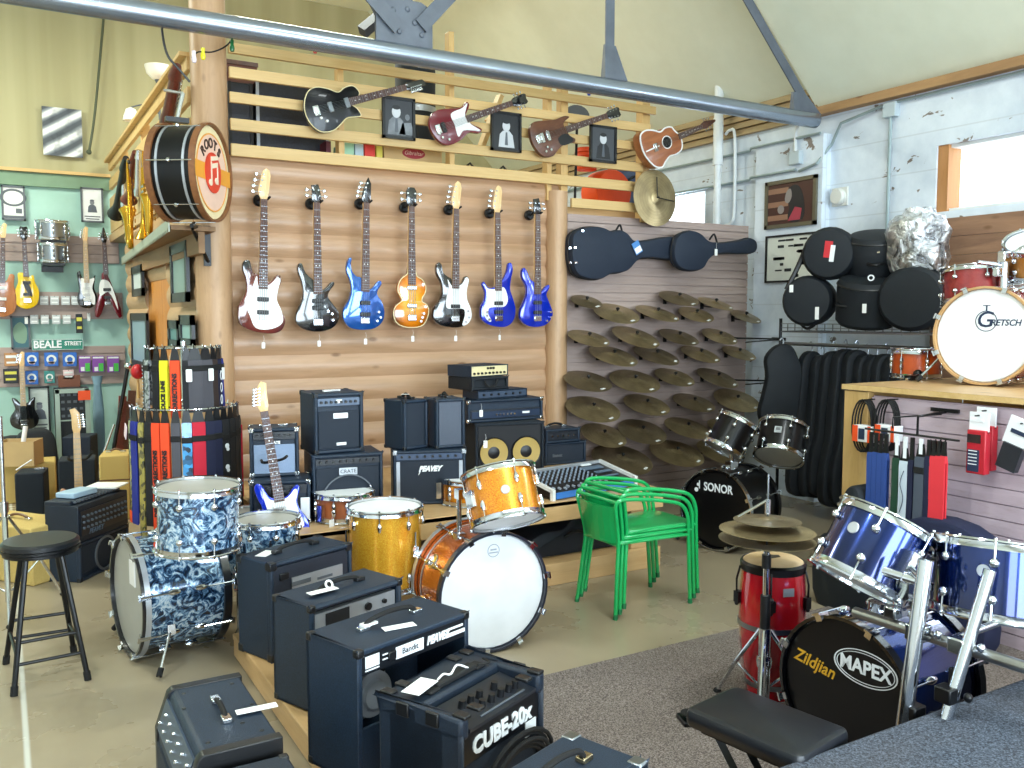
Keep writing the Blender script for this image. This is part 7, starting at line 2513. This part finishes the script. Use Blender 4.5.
for j in range(7):
    for k in range(random.randint(2, 4)):
        mb.prism(rrect(random.uniform(.04, .12), random.uniform(.012, .03), .005, 2, random.uniform(-.17, .17), h_*(.38-.125*j)), .001, .003)
mb.build('print_drawings', pd, r)

# wire shelf and rail
XS2 = 5.95
zs = 1.57
y0, y1 = 3.6, 5.52
ws = thing('wire_shelf', 'black wire shelf and hanging rail unit in front of the brick wall', 'shelf unit', T(XS2+.2, 4.6, 0))
wi = T(-XS2-.2, -4.6, 0)
mb = MB()
n = 24
for k in range(n+1):
    y = y0+(y1-y0)*k/n
    mb.box((XS2, y, zs+.02), (.006, .006, .07)).box((XS2+.22, y, zs-.01), (.44, .006, .006))
mb.box((XS2, (y0+y1)/2, zs+.055), (.007, y1-y0, .007)).box((XS2, (y0+y1)/2, zs+.02), (.006, y1-y0, .006)).box((XS2, (y0+y1)/2, zs-.015), (.012, y1-y0, .012)).box((XS2+.44, (y0+y1)/2, zs-.015), (.012, y1-y0, .012)).box((XS2+.2, (y0+y1)/2, zs-.012), (.01, y1-y0, .008))
mb.build('wire_grid', steel, ws, wi)
for y in (y0, y1):
    for x in (XS2, XS2+.44):
        MB().cyl((x, y, 0), (x, y, zs+.1), .014, n=10).build('post', blackm, ws, wi)
MB().cyl((XS2+.02, y0-.1, 1.45), (XS2+.02, y1+.02, 1.45), .016, n=12).build('hanging_rail', steel, ws, wi)


def dbag(label, px, py, rad, depth, n, dep, name='drum_bag', tagz=None, logo=None, hnd=True):
    P = atd(px, py, dep)
    A = axis_m(n, (0, 0, 0))
    r = thing(name, label, 'drum bag', T(P), 'black drum bags on the wire shelf')
    e = depth/2
    MB().lathe([(0, -e), (rad*.9, -e), (rad, -e+.03), (rad*1.02, 0), (rad, e-.03), (rad*.9, e), (rad*.5, e+.012), (0, e+.015)], 28).build('bag_body', BAG, r, A)
    MB().lathe([(rad*1.0, e-.045), (rad*1.03, e-.04), (rad*1.0, e-.03)], 28, None, True).build('zipper', black, r, A)
    if hnd:
        MB().tube(open_spline([(rad*.95, -.06, 0), (rad*1.13, 0, 0), (rad*.95, .06, 0)]), .012, 6).build('handle', black, r, A @ rotz(random.uniform(0, 360)))
    return r, A, e


ncam = lambda px: (-(RT*((px-512)/F)+V((FW.x, FW.y, 0)))).normalized()
vl = lambda px, l: (ncam(px)-RT*l).normalized()
r, A, e = dbag('round black drum bag with red and white badge, first of the upper bags', 831, 254, .205, .2, vl(831, .25), 7.05)
MB().box((-.0, .03, e+.016), (.06, .13, .006)).build('badge', red, r, A @ rotz(-6))
MB().box((.035, .0, e+.017), (.035, .13, .006)).build('badge_edge', wl, r, A @ rotz(-6))
MB().tube(open_spline([(-.2, .05, 0), (-.26, -.1, 0), (-.34, -.28, .02)]), .02, 6).build('shoulder_strap', black, r, A)
r, A, e = dbag('tall black drum bag, second of the upper bags on the wire shelf', 876, 257, .215, .36, (-.25, -.2, 1), 6.95)
MB().box((0, 0, 0), (.02, .07, .004)).build('logo_patch', plain('tan_patch', 'cdbb9a', .6), r, T(-.17, -.15, .05) @ rotz(-50) @ rotx(75))
r, A, e = dbag('round black drum bag, lowest beside the white chart', 810, 301, .20, .22, vl(810, .3), 7.2)
MB().box((0, 0, 0), (.03, .06, .004)).build('price_tag', paper, r, A @ T(-.12, .1, e+.01))
MB().box((0, 0, 0), (.03, .1, .004)).build('price_tag', paper, r, A @ T(.09, -.1, e+.016))
r, A, e = dbag('wide black drum bag with small white tag, middle of the lower bags', 868, 301, .235, .36, (-.2, -.2, 1), 6.9)
MB().box((0, 0, 0), (.03, .07, .004)).build('price_tag', paper, r, T(-.22, -.14, -.06) @ rotz(-55) @ rotx(90))
MB().lathe([(.015, 0), (.025, 0), (.025, .006), (.015, .006)], 12, T(-.18, -.16, .17) @ rotz(-50) @ rotx(80), True).build('strap_ring', wl, r)
r, A, e = dbag('big round black drum bag beside the white headed drum', 918, 299, .235, .4, vl(918, .35), 6.6)
r, A, e = dbag('black drum bag wrapped in clear crinkled plastic on top of the bags', 918, 246, .175, .36, (-.1, -.1, 1), 6.6)
pm = NT('clear_plastic_wrap')
g_ = pm.n('ShaderNodeBsdfGlossy')
g_.inputs['Roughness'].default_value = .3
g_.inputs['Color'].default_value = (.93, .96, 1, 1)
t_ = pm.n('ShaderNodeBsdfTransparent')
ms = pm.n('ShaderNodeMixShader')
nz = pm.noise(pm.obj(), 9, 4, .6, 1.)
rp = pm.ramp(nz, [(.38, .2), (.58, .85)])
pm.l(rp, ms.inputs[0])
pm.l(t_.outputs[0], ms.inputs[1])
pm.l(g_.outputs[0], ms.inputs[2])
bp = pm.n('ShaderNodeBump')
bp.inputs['Strength'].default_value = 1.
bp.inputs['Distance'].default_value = .06
pm.l(nz, bp.inputs['Height'])
pm.l(bp.outputs[0], g_.inputs['Normal'])
pm.l(ms.outputs[0], pm.t.nodes['Material Output'].inputs[0])
random.seed(12)
mb = MB()
rings = []
nn_ = 26
pr = [(.02, -.2), (.2, -.19), (.215, -.1), (.205, 0), (.22, .1), (.205, .18), (.17, .215), (.12, .235), (.11, .27), (.03, .275)]
vs, fs = [], []
for j, (rr, z) in enumerate(pr):
    for i in range(nn_):
        q = rr*(1+random.uniform(-.07, .07))
        a = 2*PI*i/nn_
        vs.append((q*math.cos(a), q*math.sin(a), z+random.uniform(-.015, .015)))
for j in range(len(pr)-1):
    fs += [(j*nn_+i, j*nn_+(i+1) % nn_, (j+1)*nn_+(i+1) % nn_, (j+1)*nn_+i) for i in range(nn_)]
mb.add(vs, fs).build('plastic_wrap', pm.m, r)

# gig bags hung from the rail
random.seed(3)
orow = ['first', 'second', 'third', 'fourth', 'fifth', 'sixth', 'seventh', 'eighth', 'ninth', 'tenth']
for k, (px, top, wd) in enumerate(((806, 352, .36), (818, 356, .34), (829, 352, .36), (841, 350, .4), (852, 351, .38), (862, 355, .34), (871, 356, .34), (881, 355, .36), (890, 357, .34), (899, 358, .34))):
    P = atx(px, top, XS2+.0)
    L = P.z-.12-random.uniform(0, .1)
    r = thing('gig_bag', 'black gig bag, %s along the hanging rail from the pilaster' % orow[k], 'bag', T(P.x+.06, P.y, P.z-L) @ rotz(-20+random.uniform(-8, 8)), 'gig bags hung from the rail')
    o2 = [(-wd*.5, .04), (-wd*.35, 0), (wd*.35, 0), (wd*.5, .04), (wd*.52, L*.25), (wd*.4, L*.42), (wd*.36, L*.6), (wd*.3, L*.8), (wd*.26, L*.95), (wd*.12, L), (-wd*.12, L), (-wd*.26, L*.95), (-wd*.3, L*.8), (-wd*.36, L*.6), (-wd*.4, L*.42), (-wd*.52, L*.25)]
    MB().prism(spline(o2, 3), -.05, .05, FRONT, .02).build('bag_body', BAG, r)
    MB().tube(open_spline([(0, 0, L-.01), (.012, 0, L+.04), (-.0, 0, L+.085), (-.02, 0, L+.06)]), .006, 6).build('hanger_hook', steel, r)
    if k % 3 == 0:
        MB().box((wd*.1, -.055, L*.55), (.05, .006, .02)).build('pull_tab', greyp, r)
P = atx(782, 345, XS2-.15)
L = P.z-.75
r = thing('gig_bag', 'single black gig bag hung at the end of the rail beside the slatwall', 'bag', T(P.x, P.y, .75) @ rotz(-30))
o2 = [(-.14, 0), (.14, 0), (.19, .12), (.15, .28), (.17, .42), (.14, L*.8), (.06, L), (-.04, L), (-.14, L*.85), (-.13, .42), (-.16, .26), (-.19, .1)]
MB().prism(spline(o2, 4), -.06, .06, FRONT, .02).build('bag_body', BAG, r)
MB().tube(open_spline([(0, 0, L-.01), (.012, 0, L+.03), (-.0, 0, L+.06), (-.02, 0, L+.04)]), .006, 6).build('hanger_hook', steel, r)

# ------------------------------------------------------------------ white headed kit on the counter
ZC = 1.288
ng = V((-.985, -.17, 0)).normalized()
gc = V((4.93, 3.04, ZC+.292))
redp2 = wood('cherry_drum', '7a1c20', '9a2c2a', 8, (6, 6, 6), .25, False, .6)
r, A = drum('bass_drum', 'white headed bass drum with dark brand logo standing on the counter', 'drum', gc-ng*.2, ng, .268, .38, redp2, head_w, head_w, wood('maple_hoop', 'b08a5a', 'c8a070', 8, (6, 6, 6), .4, False), True, 8, a0=22, base=(gc.x+.2, gc.y+.03, ZC))
nvy = plain('navy_ink', '20304c', .6)
text('lettering', 'G', .13, nvy, r, A @ T(-.0, .09, .193), .15, .001, .001)
text('lettering', 'RETSCH', .05, nvy, r, A @ T(.115, .075, .193), .25, .001, .001, .9)
MB().lathe([(.056, 0), (.06, 0), (.06, .002), (.056, .002)], 28, A @ T(.01, .085, .1925), True).box((.01, .16, .1935), (.008, .03, .002), A).box((.01, .175, .1935), (.04, .004, .002), A).build('logo_ring', nvy, r)
cb2 = A.translation
for s in (1, -1):
    sdv = V((ng.y, -ng.x, 0))
    b0 = V((cb2.x, cb2.y, cb2.z))+ng*.1+sdv*s*.25+V((0, 0, -.1))
    spur(r, b0, V((b0.x, b0.y, .015))+sdv*s*.1+ng*.16)
q = atd(972, 287, 5.55)
r, A = drum('tom_drum', 'cherry red tom with chrome rims behind the white headed bass drum', 'drum', q, (.1, .12, 1), .165, .2, redp2, head_w, head_w, lugs=6, lug='stub', base=q-V((0, 0, .13)))
hs2 = thing('tom_holder', 'chrome double tom holder rising behind the white headed bass drum', 'holder', T(atd(1003, 292, 5.35)))
MB().cyl((0, 0, -.1), (0, 0, .2), .025, n=14).cyl((.05, .03, -.05), (.06, .03, .23), .018).build('post', chrome, hs2)
MB().box((.02, .0, .21), (.12, .05, .07)).ball((.1, -.05, .25), .03).box((-.04, .01, .12), (.07, .04, .06)).build('clamp', chrome, hs2, None, .008)
MB().cyl((0, 0, .2), (.2, -.1, .33), .012).cyl((0, 0, .16), (-.14, .08, .18), .012).build('tom_arm', chrome, hs2)
q = atd(1030, 300, 5.4)
drum('tom_drum', 'cherry tom with pale head at the frame edge beside the chrome tom holder', 'drum', q, (-.2, .1, 1), .15, .22, redp2, head_w, head_w, lugs=6, lug='stub', base=q-V((0, 0, .14)))
q = atd(1032, 255, 5.4)
drum('tom_drum', 'tilted cherry tom high at the frame edge over the counter', 'drum', q, (-.5, -.2, .8), .14, .18, wood('amber_drum', 'b0702c', 'c88a40', 8, (6, 6, 6), .3, False, .5), head_w, head_w, lugs=6, lug='stub', base=q-V((0, 0, .14)))
q = atz(938, 372, ZC)
r, A = drum('snare_drum', 'small orange drum lying behind the white headed bass drum', 'drum', (5.15, 3.62, ZC+.1), (0, 0, 1), .14, .16, plain('orange_drum', 'c8541c', .3), head_w, head_w, lugs=6, lug='oval', base=(5.15, 3.62, ZC))
q = atz(905, 378, ZC)
o = thing('hand_percussion', 'black percussion clamp on the counter corner before the orange drum', 'percussion', T(4.95, 3.5, ZC))
MB().box((0, 0, .02), (.1, .05, .03)).ball((.05, 0, .04), .03).build('clamp', blackm, o)
MB().cyl((-.06, 0, .01), (.08, -.02, .05), .01).build('rod', chrome, o)

# ------------------------------------------------------------------ stock on the counter front
def coil(label, px, py0, py1, dx):
    a, b = atx(px, py0, 4.33), atx(px, py1, 4.33)
    H = a.z-b.z
    r = thing('cable_pack', label, 'cable', T((4.33, a.y, b.z)), 'packed cables on the counter front')
    for k in range(4):
        pts = [(-.012*k+.02, (.055+.004*k)*math.cos(t)+.006*k, H/2+(H/2-.006)*math.sin(t)) for t in [2*PI*q/20 for q in range(20)]]
        MB().tube(pts, .0055, 6, True).build('cable_turn', rubber, r)
    MB().box((0, 0, H*.36), (.075, .13, H*.3)).build('card_sleeve', wl, r, None, .004)
    MB().box((-.039, .045, H*.36), (.003, .035, H*.3)).build('printed_stripe', orange, r)
    MB().box((-.039, -.05, H*.36), (.003, .02, H*.3)).build('printed_stripe', orange, r)
    MB().box((-.04, .0, H*.36), (.003, .04, H*.2)).build('printed_text', nvy, r)
    MB().cyl((.07, 0, H-.004), (-.03, 0, H-.004), .004, n=6).build('peg', blackm, r)


coil('packed black cable nearest the pine end post of the counter', 867, 399, 453, 0)
coil('second packed black cable beside the hanging strap bar', 890, 399, 452, 0)
ba_ = atx(868, 441, 4.16)
bb_ = atx(956, 427, 4.16)
hb_ = thing('strap_bar', 'black wire display bar holding straps on the counter front', 'display bar', T(4.16, (ba_.y+bb_.y)/2, ba_.z))
hy = (ba_.y+bb_.y)/2
bz = (ba_.z+bb_.z)/2-ba_.z
MB().cyl((0, ba_.y-hy+.02, bz), (0, bb_.y-hy-.02, bz), .006, n=8).build('bar', blackm, hb_)
c1 = atx(945, 414, 4.39)
MB().tube([(0, c1.y-hy, bz), (0, c1.y-hy, c1.z-ba_.z), (.235, c1.y-hy, c1.z-ba_.z+.01)], .007, 8).box((.23, c1.y-hy, c1.z-ba_.z+.02), (.02, .16, .02)).tube([(0, c1.y-hy+.15, bz+.02), (0, c1.y-hy+.15, c1.z-ba_.z-.02), (.2, c1.y-hy, c1.z-ba_.z)], .005, 6).build('bracket_arm', blackm, hb_)
sblue = plain('strap_denim', '27468c', .7)
sgreen = plain('strap_green', '17402c', .7)
slate = plain('strap_slate', '4a5260', .7)
spal = plain('strap_pale', 'c8d4e0', .7)
scor = plain('strap_coral', 'e0333e', .6)
for k, (px, y0, y1, m, wd, lab) in enumerate(((871, 452, 520, sblue, .03, 'denim blue strap, first on the counter bar from the end post'), (876, 452, 522, sblue, .03, 'denim blue strap, second on the counter bar from the end post'), (881, 453, 524, sblue, .03, 'denim blue strap, third on the counter bar from the end post'), (886, 453, 526, sblue, .03, 'denim blue strap, fourth on the counter bar from the end post'),
                                           (897, 458, 530, sgreen, .04, 'dark green strap between the denim straps and pale strap'), (905, 461, 535, spal, .05, 'pale printed strap on the counter bar beside the green strap'), (912, 460, 538, sn, .03, 'navy strap between the pale and slate straps'), (921, 457, 540, slate, .055, 'slate grey strap with buckle on the counter bar'),
                                           (929, 456, 538, sn, .03, 'navy strap between the slate and coral straps'), (934, 456, 552, scor, .03, 'coral red strap next to the navy strap on the counter bar'), (939, 456, 555, scor, .03, 'coral red strap in the middle of the three'), (944, 456, 550, scor, .03, 'coral red strap farthest along the counter bar'))):
    a, b = atx(px, y0, 4.16), atx(px, y1, 4.16)
    r = strap(lab, (4.16, a.y, a.z), -90, a.z-b.z, wd, m, 'straps on the counter bar', buckle=(px == 921))
    zt = bz+ba_.z-a.z
    MB().box((0, 0, zt*.5), (.02, .012, max(zt-.03, .02))).build('header_clip', wl if px in (897, 905, 921) else black, r)
    if px == 905:
        MB().tube(open_spline([(.01, -.022, -.05), (-.01, -.022, -.12), (.01, -.022, -.2), (-.01, -.022, -.28)]), .002, 5).build('printed_line', nvy, r)
for k, (px, y0, y1, X, lab) in enumerate(((980, 413, 474, 4.28, 'red and white accessory packet in front on the counter peg'), (987, 408, 470, 4.36, 'red and white accessory packet behind the front one on the counter peg'))):
    a, b = atx(px, y0, X), atx(px, y1, X)
    H = a.z-b.z
    r = thing('accessory_packet', lab, 'packet', T(X, a.y, b.z), 'red and white packets on the counter')
    MB().box((0, 0, H*.36), (.05, .1, H*.72)).build('packet_body', plain('packet_red', 'b81c2c', .4), r, None, .006)
    MB().box((0, 0, H*.84), (.012, .1, H*.34)).build('header_card', wl, r)
    MB().box((-.027, .01, H*.58), (.004, .07, H*.14)).build('printed_photo', plain('packet_print', '2a1c1c', .4), r)
    MB().box((-.027, .01, H*.22), (.004, .06, H*.36)).build('printed_block', nvy, r)
    mb = MB()
    for j in range(5):
        mb.box((-.03, .012, H*(.38-.055*j)), (.003, .045, H*.014))
    mb.box((-.0075, .01, H*.88), (.003, .07, H*.05)).build('printed_text', wl, r)
    MB().cyl((.12, 0, H*.96), (-.04, 0, H*.96), .004, n=6).build('peg', blackm, r)
a, b = atx(1016, 420, 4.3), atx(1016, 446, 4.3)
r = thing('accessory_packet', 'tilted white card packet at the frame edge of the counter', 'packet', T(4.3, a.y, b.z) @ Matrix.Rotation(.3, 4, 'X'))
MB().box((0, 0, .07), (.012, .13, .14)).build('header_card', wl, r)
MB().box((0, .0, -.06), (.04, .1, .13)).build('packet_body', panel, r)
MB().box((-.008, 0, .07), (.003, .08, .02)).build('printed_text', nvy, r)
MB().cyl((.1, 0, .12), (-.02, 0, .12), .004, n=6).build('peg', blackm, r)
p = atx(851, 560, 4.2)
r = thing('gig_bag', 'black padded bag standing on the floor below the denim straps', 'bag', T(4.2, 3.3, 0) @ rotz(-90))
MB().prism(spline([(-.2, 0), (.24, 0), (.24, .4), (.14, .47), (.1, .66), (.05, .74), (-.01, .72), (-.05, .6), (-.08, .46), (-.2, .4)], 4), -.09, .09, FRONT, .03).build('bag_body', BAG, r)
MB().tube(open_spline([(-.04, -.09, .3), (.02, -.12, .36), (.08, -.09, .3)]), .01, 6).build('handle', rubber, r)
r = thing('gig_bag', 'navy padded bag standing on the floor under the coral straps', 'bag', T(4.2, 2.72, 0) @ rotz(-90))
MB().prism(spline([(-.22, 0), (.22, 0), (.24, .3), (.2, .6), (-.2, .62), (-.24, .3)], 4), -.08, .08, FRONT, .03).build('bag_body', navy, r)
MB().tube(open_spline([(-.06, -.08, .4), (0, -.12, .46), (.06, -.08, .4)]), .01, 6).build('handle', rubber, r)

# ------------------------------------------------------------------ light
wd_ = bpy.data.worlds.new('overcast')
SC.world = wd_
wd_.use_nodes = True
bgn = wd_.node_tree.nodes['Background']
bgn.inputs[0].default_value = (.82, .92, 1, 1)
bgn.inputs[1].default_value = 3.5


def area(name, loc, dirn, sx, sy, power, col):
    L = bpy.data.lights.new(name, 'AREA')
    L.shape = 'RECTANGLE'
    L.size, L.size_y = sx, sy
    L.energy = power
    L.color = col
    o = bpy.data.objects.new(name, L)
    COL.objects.link(o)
    d = V(dirn)
    o.rotation_euler = d.to_track_quat('-Z', 'Z' if abs(d.z) < .9 else 'Y').to_euler()
    o.location = loc
    return o


cool = (.72, .88, 1.)
warm = (.96, 1., .86)
for i, (x0, x1) in enumerate(((-4.2, -1.3), (-.9, 2.3), (2.7, 5.8))):
    area('window_daylight', ((x0+x1)/2, -5.2, 1.9), (0, 1, 0), x1-x0, 2.7, 400*(1 if i else .6), cool)
area('window_daylight', (XR+.25, 2.3, 2.77), (-1, 0, 0), 4.2, .5, 170, cool)
area('window_daylight', (XR+.25, -1.9, 2.77), (-1, 0, 0), 3.4, .5, 170, cool)
area('window_daylight', (XR+.25, 8.1, 2.77), (-1, 0, 0), 2.1, .5, 60, cool)
for (x, y, p_) in ((1.8, -1.5, 140), (-1.8, 2.5, 125), (3.0, 1.6, 85)):  # lamps added out of view to give the room general fill light
    area('ceiling_fill', (x, y, 5.4), (0, 0, -1), 1.4, .5, p_, (.9, .98, 1.))
area('ceiling_fill', (-1.6, 8.6, 4.9), (0, .1, -1), 1.6, .6, 250, warm)  # unseen warm fill light over the back room
area('ceiling_fill', (2.8, 8.8, 5.3), (0, 0, -1), 1.4, .5, 120, warm)  # unseen warm fill light above the loft
SC.view_settings.view_transform = 'Standard'
SC.view_settings.look = 'None'
SC.view_settings.gamma = 1
SC.view_settings.use_curve_mapping = False
SC.view_settings.exposure = .16
SC.cycles.max_bounces = 8
SC.cycles.diffuse_bounces = 4
SC.cycles.glossy_bounces = 4
SC.cycles.transparent_max_bounces = 8
SC.cycles.caustics_reflective = False
SC.cycles.caustics_refractive = False
SC.cycles.sample_clamp_indirect = 6
